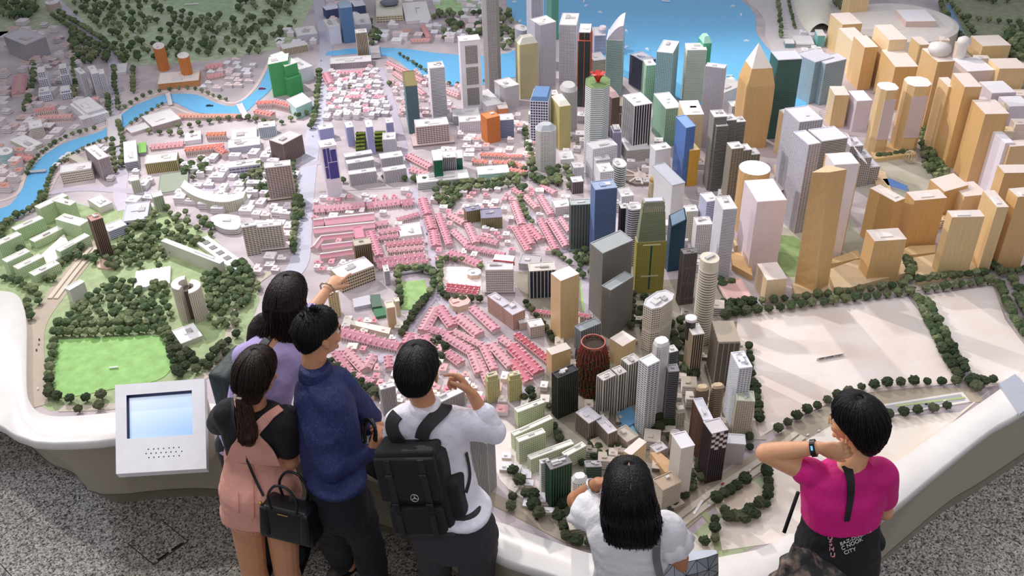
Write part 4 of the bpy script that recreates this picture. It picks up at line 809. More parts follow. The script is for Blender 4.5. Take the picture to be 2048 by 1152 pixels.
B(6, (1372, 425), (1378, 470), (1540, 478), 620, 'grid', '7c7a86', 'd8d2d0', 'wide grey-white hotel block with a red name sign on its roof', pitch=.016, fp=.012, th=.6, roof='d9d4d4', nb=2, pod=(1.12, .03, 'cfc6c4'), name='model_block')
B(7, (85, 430), (105, 478), (262, 480), 640, 'fin', '1f2c48', 'dcd6cc', 'cream block with a dark blue ribbed glass front', fp=.022, th=.2, roof='d6cfc8', nb=2, name='model_block')
B(7, (60, 375), (40, 430), (160, 440), 465, 'plain', 'b9b4b8', 'b9b4b8', 'flat grey-roofed hall behind the dark blue ribbed block', roof='bdb8bc', nb=1, name='model_block')
B(7, (388, 805), (412, 838), (515, 775), 1010, 'fin', '6c7072', 'a1a5a6', 'slim grey slab left of the plant-covered barrel tower', roof='9aa2a6', nb=0)
# barrel tower with plants
f, a, c, zt = rect_from(7, (430, 880), (445, 935), (552, 910), 1230)
ce = f+(a+c)/2; R0 = .062; root = empty('barrel_tower', (ce.x, ce.y, Z0), 'barrel-shaped red and green plant-covered tower with an open ring top', 'building'); H_ = zt-Z0; FOOT.append((ce.x, ce.y, .1))
prof = [(R0*1.25, 0), (R0*1.42, .35), (R0*1.42, .6), (R0*1.3, .8), (R0*1.05, .95), (R0, 1)]
def rp(u):
    for (r0, u0), (r1, u1) in zip(prof, prof[1:]):
        if u <= u1: return r0+(r1-r0)*(u-u0)/(u1-u0)
    return prof[-1][0]
m = MB(); m.lathe(ce, [(r_*.93, Z0+H_*u) for r_, u in prof[:-1]], 24); m.build('core', mat('3b2a20', .8), root)
m = MB()
for k in range(24):
    a0 = 2*math.pi*k/24; m.tube([(ce.x+rp(u)*math.cos(a0+u*.5), ce.y+rp(u)*math.sin(a0+u*.5), Z0+H_*u) for u in (0, .2, .4, .6, .8, .9, 1)], .0018, 4)
    m.tube([(ce.x+rp(u)*math.cos(a0-u*.5), ce.y+rp(u)*math.sin(a0-u*.5), Z0+H_*u) for u in (0, .2, .4, .6, .8, .9, 1)], .0018, 4)
o = m.build('lattice', mat('a0432f', .5), root); o['kind'] = 'stuff'
m = MB(); m.tube([(ce.x+R0*1.02*math.cos(k*math.pi/12), ce.y+R0*1.02*math.sin(k*math.pi/12), zt) for k in range(25)], .004, 6); m.build('top_ring', mat('b3503c', .4), root)
rb = random.Random(3)
for hx, lo, hi, nn in (('3c4a1c', 0, .72, 420), ('7a3420', .45, .97, 130)):
    m = MB()
    for k in range(nn):
        u = rb.uniform(lo, hi); a0 = rb.uniform(0, 6.28); rr = rp(u); s = rb.uniform(.004, .008); p = (ce.x+rr*math.cos(a0), ce.y+rr*math.sin(a0)); z = Z0+H_*u
        m.lathe(p, [(s*.5, z-s*.7), (s, z), (s*.4, z+s*.7)], 5)
    o = m.build('climbing_plants', mat(hx, .9, 'foliage'), root); o['kind'] = 'stuff'
B(7, (248, 1085), (275, 1120), (387, 1060), 1365, 'fin', '23251f', '43453d', 'black-green glass tower in front of the small wooden cube', fp=.012, roof='2e2e30', nb=3)
for L_, F_, R_, by, lb in (((518, 1100), (548, 1135), (612, 1095), 1370, 'left white-edged tower of the three residential towers'), ((610, 1060), (640, 1100), (680, 1075), 1340, 'middle white-edged tower of the three residential towers'), ((668, 1000), (700, 1040), (760, 1000), 1300, 'right white-edged tower of the three residential towers')):
    B(7, L_, F_, R_, by, 'fin', '5a5248', 'dcd8cf', lb, fp=.016, roof='cfcbc6', nb=3)
B(7, (770, 1005), (815, 1047), (880, 1010), 1465, 'grid', '505a66', 'eceaec', 'slate tower with zigzag white balconies and a white square lid', pitch=.014, fp=.025, th=.4, roof='f6f6f6', nb=0)
B(7, (852, 895), (880, 940), (942, 905), 1385, 'grid', '6f6a6b', 'eeebe9', 'white lattice tower with a white ring on top, centre bottom', pitch=.011, fp=.01, shape='cham', tip=(.02, .9, 'f3f1f1'))
B(7, (940, 930), (948, 965), (985, 945), 1300, 'band', '38383c', '77767a', 'dark grey louvred block behind the white lattice tower')
B(7, (935, 1040), (940, 1080), (1000, 1070), 1400, 'band', '2b2c30', '77787c', 'low dark louvred block right of the white lattice tower', roof='a9a8aa', nb=1)
r, f, a, c, zt = B(7, (1068, 800), (1085, 860), (1148, 845), 1110, 'fin', '44372e', 'c9b79b', 'brown slim tower with cream ribs and a white drum behind its roof', fp=.013, roof='efe8e2', nb=0)
ce = f+a*.9+c*.2; m = MB(); m.lathe((ce.x, ce.y), [(.028, zt-.08), (.028, zt+.035), (.03, zt+.035), (.03, zt+.05), (.012, zt+.052)], 18); m.build('roof_drum', mat('3a3634', .4), r)
m = MB(); m.lathe((ce.x, ce.y), [(.032, zt+.045), (.032, zt+.06), (.028, zt+.062)], 18); m.build('drum_cap', mat('f3efec', .5), r)
B(7, (1205, 785), (1238, 910), (1368, 905), 1190, 'fin', '6a6055', 'a79c8b', 'taupe framed tower with a raised square roof box', fp=.03, roof='b5a894', tip=(.012, 1, 'b2a592'), pod=(1.15, .03))
B(7, (1232, 925), (1240, 965), (1296, 955), 1160, 'fin', '5f7680', '9fb0b8', 'slim blue-grey glass tower before the taupe framed tower', roof='cfd6dd')
B(7, (1350, 965), (1365, 1060), (1432, 1040), 1420, 'grid', '7b8288', 'e9ebf0', 'silver-white stepped residential tower at the edge of the empty plot', roof='eceef4', nb=7, pitch=.012)
B(7, (1252, 535), (1300, 665), (1440, 640), 690, 'band', '9c8f84', 'e6ddd8', 'low white building with a pink roof panel beside the wooden blocks', roof='e2b7ae', nb=0, pitch=.016, name='model_block')
B(7, (250, 50), (262, 95), (348, 80), 150, 'grid', 'a9a4a4', 'e3dede', 'small grey block at the top of the pink terraces', nb=3, name='model_block')
B(7, (38, 745), (45, 790), (105, 775), 830, 'plain', 'cbb9ae', 'cbb9ae', 'small stone-coloured block by the tree line above the red roofs', nb=1, name='model_block')
B(7, (98, 775), (110, 815), (190, 795), 880, 'grid', '9a8f88', 'd9cfc6', 'grey-beige windowed block above the red roofs', nb=1, name='model_block')
# --- bottom: tile 11 -------------------------------------------------------------------------------
for k, (L_, F_, R_) in enumerate((((1098, 10), (1112, 45), (1185, 35)), ((1195, 0), (1205, 30), (1275, 22)))):
    B(11, L_, F_, R_, 320, 'band', '5a4a3c', 'a8937a', ('left', 'right')[k]+' of the paired brown towers with octagonal tan caps', shape='cham', pitch=.012, roof='d9c2a2', tip=(.012, .75, 'cdb594'))
B(11, (1125, 90), (1150, 220), (1200, 205), 480, 'fin', '5c4236', '8a6a58', 'brown slab with a white sawtooth roof in front of the paired brown towers', roof='e2e0e8', nb=1)
r, f, a, c, zt = B(11, (1168, 225), (1200, 300), (1285, 265), 600, 'fin', '2d2226', '4c3d42', 'near-black tower with a white checkered crown', fp=.012, roof='d9d4d6', nb=0)
cn = Vector((c.y, -c.x)).normalized()
for i in range(6):
    for j in range(4):
        if (i+j) % 2 == 0:
            q0, q1 = f+c*(j/4+.01), f+c*((j+1)/4-.01); z_ = zt-.018*(i+1); m = MB(); m.prism([q0+cn*.005, q1+cn*.005, q1, q0], z_, z_+.016); m.build('checker_panel', mat('ddd6d2', .5), r)
B(11, (1282, 300), (1272, 355), (1398, 350), 475, 'plain', 'cfcbca', 'cfcbca', 'pale low block with a smooth flat roof and a vertical dark inscription', roof='eceaf0', nb=0, name='model_block')
r, f, a, c, zt = B(11, (992, 300), (1015, 390), (1082, 355), 700, 'plain', 'ddd5cb', 'ddd5cb', 'tall pale stone tower with a slanted open top, bottom centre', nb=0, roof='e9e6ea')
B(11, (953, 280), (960, 315), (1012, 300), 440, 'fin', '8c8273', 'c9bfae', 'short round drum tower behind the pale stone tower', shape='round', roof='ddd8d0', nb=1)
B(11, (830, 375), (868, 415), (932, 385), 460, 'plain', 'd6cabd', 'd6cabd', 'pale cube with crossed roof ridges right of the wooden wedge', nb=3, name='model_block')
for k, (x0, y0, x1, y1, x2, y2, by) in enumerate(((860, 570, 905, 640, 1000, 575, 790),)):
    B(11, (x0, y0), (x1, y1), (x2, y2), by, 'band', '8f8474', 'd4c8b6', 'stepped cream louvred building right of the long-haired woman', nb=1, pitch=.012, roof='b8a48e', pod=(1.4, .035), name='model_block')
B(11, (403, 165), (462, 238), (520, 190), 345, 'fin', '4d4138', 'a3978a', 'left wing of the brown ribbed zigzag residence', roof='dcd6da', nb=1, fp=.011)
B(11, (508, 205), (578, 300), (625, 275), 400, 'fin', '4d4138', 'a3978a', 'right wing of the brown ribbed zigzag residence', roof='dcd6da', nb=1, fp=.011)
B(11, (205, 470), (232, 515), (355, 470), 745, 'fin', '153524', '3d5f4a', 'dark green glass tower at the bottom with stepped grey roof ridges', fp=.014, roof='8d8a8c', nb=5)
B(11, (168, 460), (175, 480), (222, 465), 650, 'band', '8a8880', 'e6e4de', 'narrow white banded block behind the dark green tower')
B(11, (420, 470), (445, 500), (535, 520), 565, 'band', '1f3a2c', '5a7262', 'low dark green block with white roof frames behind the long-haired woman', roof='9c9a9c', nb=4, name='model_block')
B(11, (362, 545), (372, 600), (455, 580), 890, 'grid', '8d8474', 'f0eadd', 'cream hotel tower with a rounded top left of the long-haired woman', shape='cham', pitch=.012, fp=.011, tip=(.02, .7, 'e9e6e2'), pod=(1.6, .04, 'e4d9c6'))
B(11, (985, 145), (990, 175), (1035, 165), 255, 'grid', '8a8275', 'ddd6c9', 'small cream tower with arched cap before the paired brown towers', tip=(.02, .8, 'e6dfd2'))
B(11, (1372, 45), (1350, 100), (1448, 85), 310, 'grid', '8a8676', 'dcd2bc', 'cream gridded tower with a green roof corner by the tree line', roof='d2d6c2', pitch=.011, fp=.011, nb=2)
B(11, (640, 275), (690, 350), (740, 300), 400, 'plain', 'cdbfae', 'cdbfae', 'cream podium deck below the slate zigzag-balcony tower', nb=2, name='model_podium', roof='d9cdbd')
low([(1234, 827), (1262, 812), (1275, 842), (1248, 858)], .03, '6f97ad', 'blue pool deck between the residential towers', 'pool_deck', 'flat', '5d90b4')
low([(1195, 912), (1215, 905), (1228, 925), (1208, 930)], .02, '7f7a64', 'small podium with a blue pool beside the zigzag residence', 'pool_deck', 'flat', '5a86c0')
low([(1240, 850), (1262, 845), (1278, 872), (1256, 880)], .02, '9cc3d2', 'turquoise pool strip at the foot of the slate tower', 'pool_deck', 'flat', '86bdd6')
low([(1180, 880), (1200, 872), (1225, 905), (1205, 915)], .03, 'b5a892', 'tan low deck by the zigzag residence', 'model_podium', 'flat', 'c9bba4')
low([(1028, 960), (1042, 970), (1030, 985), (1018, 978)], .02, 'd8d0c4', 'small pale hut by the curved road at the bottom', 'model_block', 'flat')
for k, (L_, F_, R_, by) in enumerate((((20, 148), (34, 172), (183, 102), 262), ((-3, 292), (14, 312), (240, 205), 402), ((27, 325), (42, 350), (193, 285), 482), ((98, 430), (112, 455), (355, 345), 540), ((300, 415), (325, 437), (446, 375), 515))):
    B(11, L_, F_, R_, by, 'grid', '8fa05e', 'dbe0c4', ('rearmost pale green apartment slab of the group beside the backpack man', 'second pale green apartment slab, longest of its group', 'third pale green apartment slab, standing in front of the longest', 'fourth pale green apartment slab, lowest and long', 'fifth pale green apartment slab, behind the dark green tower')[k], roof='f0eee4', nb=1, pitch=.013, fp=.012, name='apartment_slab')
for t, L_, F_, R_, by, lb in ((10, (1245, 345), (1385, 358), (1450, 318), 665, 'long grey ribbed slab right of the backpack man'), (10, (738, 8), (748, 36), (832, 12), 190, 'grey ribbed slab left of the backpack man head'), (10, (1075, 85), (1090, 120), (1215, 20), 200, 'white-topped ribbed slab right of the backpack man head')):
    B(t, L_, F_, R_, by, 'fin', '5d5a58', 'c2beba', lb, fp=.008, roof='e9e7e8', nb=1, name='apartment_slab')
for t, L_, F_, R_, by, lb in ((0, (970, 748), (974, 756), (998, 750), 808, 'left olive striped tower above the raised hand'), (0, (1015, 746), (1018, 754), (1042, 748), 804, 'right olive striped tower above the raised hand')):
    B(t, L_, F_, R_, by, 'grid', '7f7a45', 'cfc894', lb, pitch=.01, fp=.01, tiers=[(1, .85), (.8, 1)], roof='ddd6b8')
# --- left middle: tiles 5, 6, 1 ------------------------------------------------------------------
GRN = ((225, 82), (238, 102), (362, 12), 200), ((358, 30), (420, 82), (440, 60), 185), ((83, 212), (95, 232), (232, 148), 300), ((360, 150), (478, 205), (522, 170), 290), ((195, 280), (207, 302), (350, 195), 342), ((-25, 300), (-10, 322), (105, 248), 405), ((350, 338), (362, 360), (482, 252), 412), ((25, 402), (42, 424), (160, 350), 498), ((95, 442), (110, 465), (232, 380), 522), ((190, 480), (208, 505), (330, 420), 547)
gl = ['rear', 'short crosswise', 'upper left', 'crosswise', 'middle', 'leftmost', 'right front', 'lower left', 'lower middle', 'lowest right']
for k, (L_, F_, R_, by) in enumerate(GRN):
    B(5, L_, F_, R_, by, 'grid', '7fa765' if k in (2, 5, 6) else '97a96a', 'd3e3bf', gl[k]+' pale green apartment slab in the estate beside the river at the left', roof='f0efe6', nb=1, pitch=.012, fp=.013, name='apartment_slab')
low([(80, 512), (128, 468), (145, 500), (95, 530)], .02, 'e9e7e2', 'flat white market roof inside the green apartment estate', 'model_block', 'flat')
B(5, (520, 150), (548, 178), (615, 158), 400, 'fin', '4a3630', '8c7468', 'slim dark brown ribbed tower standing in the left park', fp=.012, roof='b98f80', nb=3)
low([(193, 526), (205, 518), (230, 520), (236, 532), (215, 538), (195, 535)], .012, 'd9b9a6', 'round pinkish pavilion at the foot of the slim brown tower', 'model_block', 'flat')
B(5, (748, 75), (735, 180), (880, 165), 218, 'grid', '43465f', 'e4e4ee', 'white and navy terraced block north of the left park', pitch=.02, fp=.02, roof='c9c9d6', nb=3, name='model_block')
B(5, (635, 200), (652, 240), (745, 190), 290, 'band', '6a6f9c', 'dcdce8', 'small mauve block beside the slim brown tower', nb=1, name='model_block')
B(5, (540, 40), (600, 95), (668, 62), 130, 'plain', 'e4dad8', 'e4dad8', 'pale stepped block above the slim brown tower', nb=2, name='model_block')
B(5, (912, 5), (920, 35), (975, 20), 122, 'fin', 'a9b09a', 'd5dbc8', 'slim grey-green tower left of the curved cream building', nb=0)
# curved cream slab
px = [(362, 374), (385, 390), (420, 402), (455, 404), (486, 396)]; zt = Z0+.085
root = empty('curved_slab', G(425, 420, Z0), 'curved cream apartment building with close balconies above the oval white block', 'building')
A_ = [G(x, y, zt) for x, y in px]; sp = cr(A_, 4); pts = [(p.x, p.y) for p in sp]; back = [(p.x*1.0, p.y+.1) for p in sp][::-1]
skin(root, pts+back, Z0, zt, 'grid', '8f8a74', 'e0dccb', pitch=.0115, fp=.014)
m = MB(); m.prism(off_poly(pts+back, .002), zt, zt+.004); m.build('roof', mat('ece8e6', .6), root)
px = [(421, 436), (428, 448), (450, 458), (474, 458), (481, 448), (478, 434), (462, 430), (438, 429)]; zt = Z0+.045
root = empty('oval_block', G(452, 455, Z0), 'rounded triangular white block with dark floor lines', 'building'); sp = [G(x, y, zt) for x, y in px]; sp = cr(sp+[sp[0]], 4)[:-1]
skin(root, [(p.x, p.y) for p in sp], Z0, zt, 'band', '8c8882', 'eae7e6', pitch=.012)
m = MB(); m.prism([(p.x, p.y) for p in sp], zt, zt+.003); m.build('roof', mat('f3f1f2', .6), root); cc = sum(sp, Vector())/len(sp); m = MB(); m.prism([(cc.x-.03, cc.y-.01), (cc.x+.03, cc.y-.015), (cc.x+.02, cc.y+.03)], zt+.003, zt+.012); m.build('roof_plant', mat('c9c6c8', .6), root)
B(5, (1013, 272), (1318, 432), (1340, 415), 508, 'plain', 'd5d2c6', 'd5d2c6', 'long thin white slab building running through the left park', roof='f1efee', nb=1, name='model_block')
r, f, a, c, zt = B(5, (1165, 300), (1405, 472), (1482, 437), 492, 'plain', 'e3dfdc', 'e3dfdc', 'long white block with a row of square light wells', roof='f3f1f1', nb=0, name='model_block')
for k in range(5):
    m = MB(); p = f+a*(.14+.18*k)+c*.5; m.box((p.x, p.y, zt+.003), (c.length*.45, a.length*.09, .006), math.atan2(c.y, c.x)); m.build('light_well', mat('8f8c88', .8), r)
r, f, a, c, zt = B(5, (790, 485), (802, 585), (1018, 565), 598, 'plain', 'e9e8e4', 'e9e8e4', 'white barrel-vaulted hall in the middle of the left park', roof='f3f3f1', nb=0, par=False, name='vaulted_hall')
for k in range(9):
    m = MB(); q = f+c*(k/9); rr = c.length/18
    for ii in range(1):
        vs = []; S_ = 6
        for s in range(S_+1):
            an = math.pi*s/S_; o_ = q+c/18*(1-math.cos(an)); vs += [tuple(o_)+(zt+rr*.6*math.sin(an)+.001,), tuple(o_+a)+(zt+rr*.6*math.sin(an)+.001,)]
        m.add(vs, [(s*2, s*2+2, s*2+3, s*2+1) for s in range(S_)]+[tuple(range(0, 2*S_+2, 2))[::-1], tuple(range(1, 2*S_+2, 2))])
    m.build('roof_vault', mat('f5f5f3', .5), r)
# C-shaped cylinder tower
f, a, c, zt = rect_from(5, (1025, 530), (1045, 600), (1195, 560), 800)
ce = f+(a+c)/2; R1 = c.length*.52; root = empty('cylinder_tower', (ce.x, ce.y, Z0), 'round cream apartment tower with a deep slit down its middle, left park', 'building'); FOOT.append((ce.x, ce.y, .15))
for k, (dx, a0, a1) in enumerate(((-.004, 100, 262), (.012, -72, 92))):
    pts = [(ce.x+dx+R1*math.cos(math.radians(t)), ce.y+R1*math.sin(math.radians(t))) for t in range(a0, a1+1, 9)]+[(ce.x+dx+R1*.45*math.cos(math.radians(t)), ce.y+R1*.45*math.sin(math.radians(t))) for t in range(a1, a0-1, -9)]
    zz = zt-(.0 if k == 0 else .03)
    skin(root, pts, Z0, zz, 'grid', '6e6155', 'e3d8c8', pitch=.0105, fp=.02, out=.0012)
    m = MB(); m.prism(pts, zz, zz+.004); m.build('roof', mat('e6dedd', .6), root)
m = MB(); m.box((ce.x, ce.y, (Z0+zt)/2-.02), (.03, R1*.9, zt-Z0-.04), 0); m.build('core', mat('5a5048', .7), root)
B(5, (1062, 828), (1087, 912), (1203, 853), 935, 'plain', 'd6cdc6', 'd6cdc6', 'low white box with a round roof vent in front of the cylinder tower', roof='f4f1ef', nb=2, name='model_block')
B(5, (397, 575), (418, 592), (494, 537), 672, 'plain', 'dcdcd2', 'dcdcd2', 'small plain white tower beside the elevated road', roof='eeeeea', nb=0)
B(5, (388, 770), (392, 795), (452, 790), 805, 'plain', 'e6e4e0', 'e6e4e0', 'tiny white shed above the green sports field', roof='f6f5f3', nb=0, name='model_shed')
for k, (L_, F_, R_, by) in enumerate((((912, 262), (922, 300), (990, 290), 435), ((1058, 322), (1070, 355), (1138, 345), 495))):
    B(1, L_, F_, R_, by, 'grid', 'b8682f', 'dd9150', ('left', 'right')[k]+' of the two orange rounded towers by the river', shape='round', pitch=.012, fp=.012, roof='efe6e2', nb=3)
B(1, (945, 445), (948, 505), (1188, 490), 540, 'band', 'b07038', 'deab74', 'orange-tan stepped podium in front of the two orange towers', nb=4, pitch=.014, roof='eadfd8', name='model_podium')
for k, (L_, F_, R_, by) in enumerate((((208, 405), (220, 440), (270, 435), 565), ((338, 388), (350, 415), (400, 410), 545), ((222, 530), (228, 560), (300, 550), 615), ((350, 520), (358, 550), (425, 540), 600))):
    B(1, L_, F_, R_, by, 'grid', '3f4462', 'e6e4ee', ('upper left', 'upper right', 'lower left', 'lower right')[k]+' of four navy and white terrace blocks west of the orange towers', nb=1, pitch=.013, fp=.018, tiers=[(1, .7), (.8, 1)])
for k, (L_, F_, R_, by) in enumerate((((475, 408), (483, 445), (510, 435), 585), ((540, 400), (550, 445), (590, 435), 592), ((592, 420), (596, 445), (625, 440), 585))):
    B(1, L_, F_, R_, by, 'grid', '4c4c58', 'dad7de', ('left', 'middle', 'right')[k]+' of three grey striped slabs beside the road over the river', pitch=.011, fp=.014)
B(1, (482, 590), (520, 690), (628, 645), 755, 'grid', '8f8b96', 'f0eef2', 'white windowed hotel by the river bridge', nb=2, pitch=.012, tiers=[(1, .7), (.8, 1)])
B(1, (110, 195), (150, 270), (230, 215), 375, 'band', '78737c', 'c9c4c9', 'hazy grey banded tower in the upper left corner', nb=2, roof='c2bcc0')
B(1, (692, 388), (697, 440), (755, 435), 452, 'plain', 'e3dfe0', 'e3dfe0', 'plain white box beside the tree-lined avenue at the upper left', nb=0, name='model_block')
B(1, (92, 830), (170, 895), (245, 858), 915, 'grid', '7d7a58', 'dcd9c8', 'green-tan terraced block by the river at the far left', nb=2, pitch=.011, name='model_block')
B(1, (170, 735), (180, 775), (255, 760), 840, 'grid', '8a8078', 'ddd3cd', 'beige block behind the green-tan terraced block', nb=2, name='model_block')
B(1, (-20, 900), (10, 940), (85, 905), 1000, 'band', '5f99a6', 'd8e6e8', 'turquoise banded round-cornered block at the left edge', shape='round', name='model_block')
B(1, (342, 1000), (360, 1040), (540, 1030), 1105, 'grid', '66594e', 'e8ddd0', 'long brown-and-cream shopping block on the river bank', nb=2, pitch=.016, fp=.012, name='model_block')
B(1, (440, 930), (520, 1005), (560, 985), 1030, 'plain', 'c9bfae', 'c9bfae', 'diagonal beige wing of the river bank shopping block', nb=0, name='model_block', roof='cfc8ba')
B(1, (560, 875), (590, 960), (645, 935), 1085, 'fin', '8b7b80', 'bdb0b4', 'pinkish grey slab at the end of the river bank block', nb=2, fp=.012)
B(1, (742, 855), (748, 978), (825, 965), 1025, 'band', '4a4d5e', 'cdcbd2', 'white-roofed slate office beside the small green roof', nb=4, name='model_block', roof='efedf2')
low([(275, 286), (292, 284), (293, 304), (277, 306)], .03, '9a9aa0', 'low block with a bright green roof beside the slate office', 'model_block', 'flat', '86c060')
B(1, (862, 935), (870, 985), (1055, 975), 1045, 'fin', '7d7248', 'd2c898', 'ornate tan-green ribbed block with white roof', nb=2, name='model_block', roof='dcd3cc')
B(1, (938, 1050), (948, 1160), (1120, 1145), 1175, 'plain', 'dcdccf', 'dcdccf', 'hall with a ribbed grey-green roof and white edges', nb=0, name='model_block', roof='95a08c')
B(1, (778, 1065), (785, 1090), (835, 1080), 1165, 'fin', 'a9ab98', 'dcdccb', 'slim pale green tower beside the ribbed hall', nb=0)
B(1, (1385, 780), (1390, 840), (1540, 825), 855, 'grid', '6f9490', 'dfe6e6', 'white block with grey-green windows above the lilac terraces', nb=2, name='model_block')
B(1, (1368, 845), (1372, 890), (1560, 870), 925, 'band', '8d8fa2', 'd9d9e4', 'long lilac-grey terraced block', nb=3, name='model_block')
B(1, (1355, 975), (1362, 1010), (1560, 995), 1045, 'grid', '77759a', 'dad6e2', 'low lilac colonnaded block', nb=4, fp=.03, pitch=.02, name='model_block')
B(1, (900, 690), (915, 762), (1062, 700), 795, 'fin', 'a2938f', 'd2c4bf', 'pinkish beige riverside building with a triangular court', nb=2, name='model_block')
B(1, (760, 770), (790, 800), (905, 760), 815, 'plain', 'd8c5c0', 'd8c5c0', 'low pink wedge building pointing along the river', nb=0, name='model_block')
B(1, (480, 700), (490, 720), (545, 700), 770, 'grid', '9a8f95', 'e6dce0', 'small pink-white block below the windowed hotel', nb=1, name='model_block')
B(1, (270, 0), (262, 30), (340, 28), 75, 'grid', '8f7f74', 'cfbfb4', 'brown round tower cut by the top edge at the upper left', shape='round')
B(1, (1100, 800), (1110, 850), (1205, 840), 870, 'plain', 'ece9ee', 'ece9ee', 'white low block beside the orange-roofed palace block', nb=3, name='model_block')
# tile 6 singles
B(6, (-2, 190), (-2, 215), (150, 205), 365, 'grid', '6a5c52', 'ddd4c8', 'left front brown-white hotel slab above the pointing woman', pitch=.014, fp=.022, pod=(1.35, .03, 'e6ddda'), roof='ece6e6')
B(5, (1440, 195), (1450, 215), (1536, 205), 385, 'grid', '6a5c52', 'ddd4c8', 'white-brown slab wing at the left of the hotel above the pointing woman', pitch=.014, fp=.022)
B(6, (580, 290), (590, 325), (690, 310), 460, 'fin', '574a38', '9a8a70', 'brown olive tower rising from the pink market roofs', roof='c9bfae', nb=1, fp=.013)
B(6, (590, 215), (595, 280), (650, 270), 330, 'plain', 'e0c9cb', 'd9aab4', 'narrow white stair block behind the brown olive tower', roof='d793a3', nb=0, name='model_block')
B(6, (415, 480), (505, 520), (730, 480), 605, 'grid', '5e4a38', 'd3c4aa', 'long cream-brown gridded block under the pointing hand', pitch=.021, fp=.016, nb=2, roof='e8e1e4', name='model_block')
B(6, (425, 585), (430, 610), (490, 605), 755, 'grid', '8a8048', 'd9d0a4', 'olive-cream striped tower right of the pointing woman head', pitch=.011)
B(6, (778, 665), (785, 700), (832, 690), 825, 'plain', 'c9b28c', 'c9b28c', 'plain tan slim tower at the corner of the school block', roof='e6d9c2', nb=0)
B(6, (830, 640), (835, 660), (860, 655), 750, 'plain', 'd6c8ae', 'd6c8ae', 'second plain tan tower behind the first', roof='ece2d2', nb=0)
low([(690, 631), (700, 640), (782, 656), (778, 668), (690, 646)], .03, 'd8ccb4', 'L-shaped cream rail of the school block', 'model_block', 'flat', 'efe8da')
low([(740, 590), (760, 588), (764, 612), (744, 615)], .03, '4f6a58', 'dark green hall roof in the school yard', 'model_block', 'flat', '55705e')
low([(745, 616), (770, 613), (772, 630), (752, 634)], .02, '3f7a52', 'bright dark-green courtyard roof below the green hall', 'model_block', 'flat', '3f7a52')
low([(705, 598), (738, 590), (742, 608), (708, 615)], .025, 'c9c6cf', 'grey school roof left of the green hall', 'model_block', 'flat')
B(6, (760, 445), (770, 480), (800, 475), 560, 'band', '8b8a92', 'cfccd3', 'grey narrow block right of the cream-brown gridded block', name='model_block')
B(6, (860, 200), (868, 270), (995, 250), 290, 'plain', 'f0e6e6', 'f0e6e6', 'white market hall with a skylight slot', nb=2, roof='f4f0f0', name='model_block')
B(6, (840, 460), (850, 490), (1005, 465), 505, 'band', '8c889a', 'd9d6e0', 'lilac-grey ornate hall above the small green lawn', nb=3, name='model_block')
B(6, (1265, 465), (1270, 505), (1350, 500), 530, 'plain', 'dcc8b0', 'dcc8b0', 'small round-ended beige hall on the pale plot', nb=1, shape='cham', name='model_block')
B(6, (1405, 620), (1480, 690), (1520, 665), 785, 'grid', '8c5f52', 'd3b3a6', 'red-brown brick block, left of the two facing the curved road', nb=3, roof='cfc9d2', name='model_block')
B(6, (1495, 685), (1540, 740), (1600, 700), 830, 'grid', '8c5f52', 'd3b3a6', 'red-brown brick block, right of the two facing the curved road', nb=3, roof='cfc9d2', name='model_block')
B(6, (1150, 645), (1190, 700), (1295, 665), 730, 'plain', 'dcccae', 'dcccae', 'cream wedge block with a pink inner roof at the road fork', nb=1, shape='cham', roof='e2bdb6', name='model_block')
# faceted tower with hatched top between pink roofs
f, a, c, zt = rect_from(6, (1255, 90), (1350, 160), (1475, 150), 225)
B(6, (1255, 95), (1262, 120), (1345, 100), 190, 'fin', '6f6a48', 'a9a27c', 'left olive wing with a white-edged grey roof among the pink terraces', roof='8f8ba2', nb=1, name='model_block')
B(6, (1350, 105), (1352, 160), (1475, 150), 225, 'fin', '6f6a48', 'a9a27c', 'right olive wing with a white-edged grey roof among the pink terraces', roof='8f8ba2', nb=2, name='model_block')
# hotel sign
zt = Z0+.19; p, q = G(988, 523, zt), G(1028, 527, zt); root = empty('roof_sign', (p+q)/2-Vector((0, 0, .014)), 'red roof sign with pale letters above the wide grey-white hotel block', 'sign')
rz = math.atan2((q-p).y, (q-p).x); m = MB(); m.box((p+q)/2, ((q-p).length*1.05, .006, .026), rz); m.build('board', mat('b3343f', .5), root)
m = MB(); m.box((p+q)/2+Vector((0, .035, .0)), ((q-p).length, .07, .022), rz); m.build('roof_room', mat('e6e3e6', .5), root)
def text(s, name, loc, size, rot, hx, parent, ext=.0006, label=None, align='CENTER'):
    cu = bpy.data.curves.new(name, 'FONT'); cu.body = s; cu.size = size; cu.extrude = ext; cu.align_x = align; cu.align_y = 'CENTER'
    o = bpy.data.objects.new(name, cu); COL.objects.link(o); dg = bpy.context.evaluated_depsgraph_get(); me = bpy.data.meshes.new_from_object(o.evaluated_get(dg)); bpy.data.objects.remove(o)
    me.transform(rot.to_4x4()); me.materials.clear(); me.materials.append(mat(hx, .6)); o = bpy.data.objects.new(name, me); COL.objects.link(o)
    o.location = Vector(loc)-(parent.location if parent else Vector()); o.parent = parent; return o
text('YOU ARE HERE', 'lettering', (p+q)/2+Vector((0, -.0042, 0)), .0145, Matrix.Rotation(rz, 3, 'Z')@Matrix.Rotation(math.pi/2, 3, 'X'), 'f0d3cd', root)
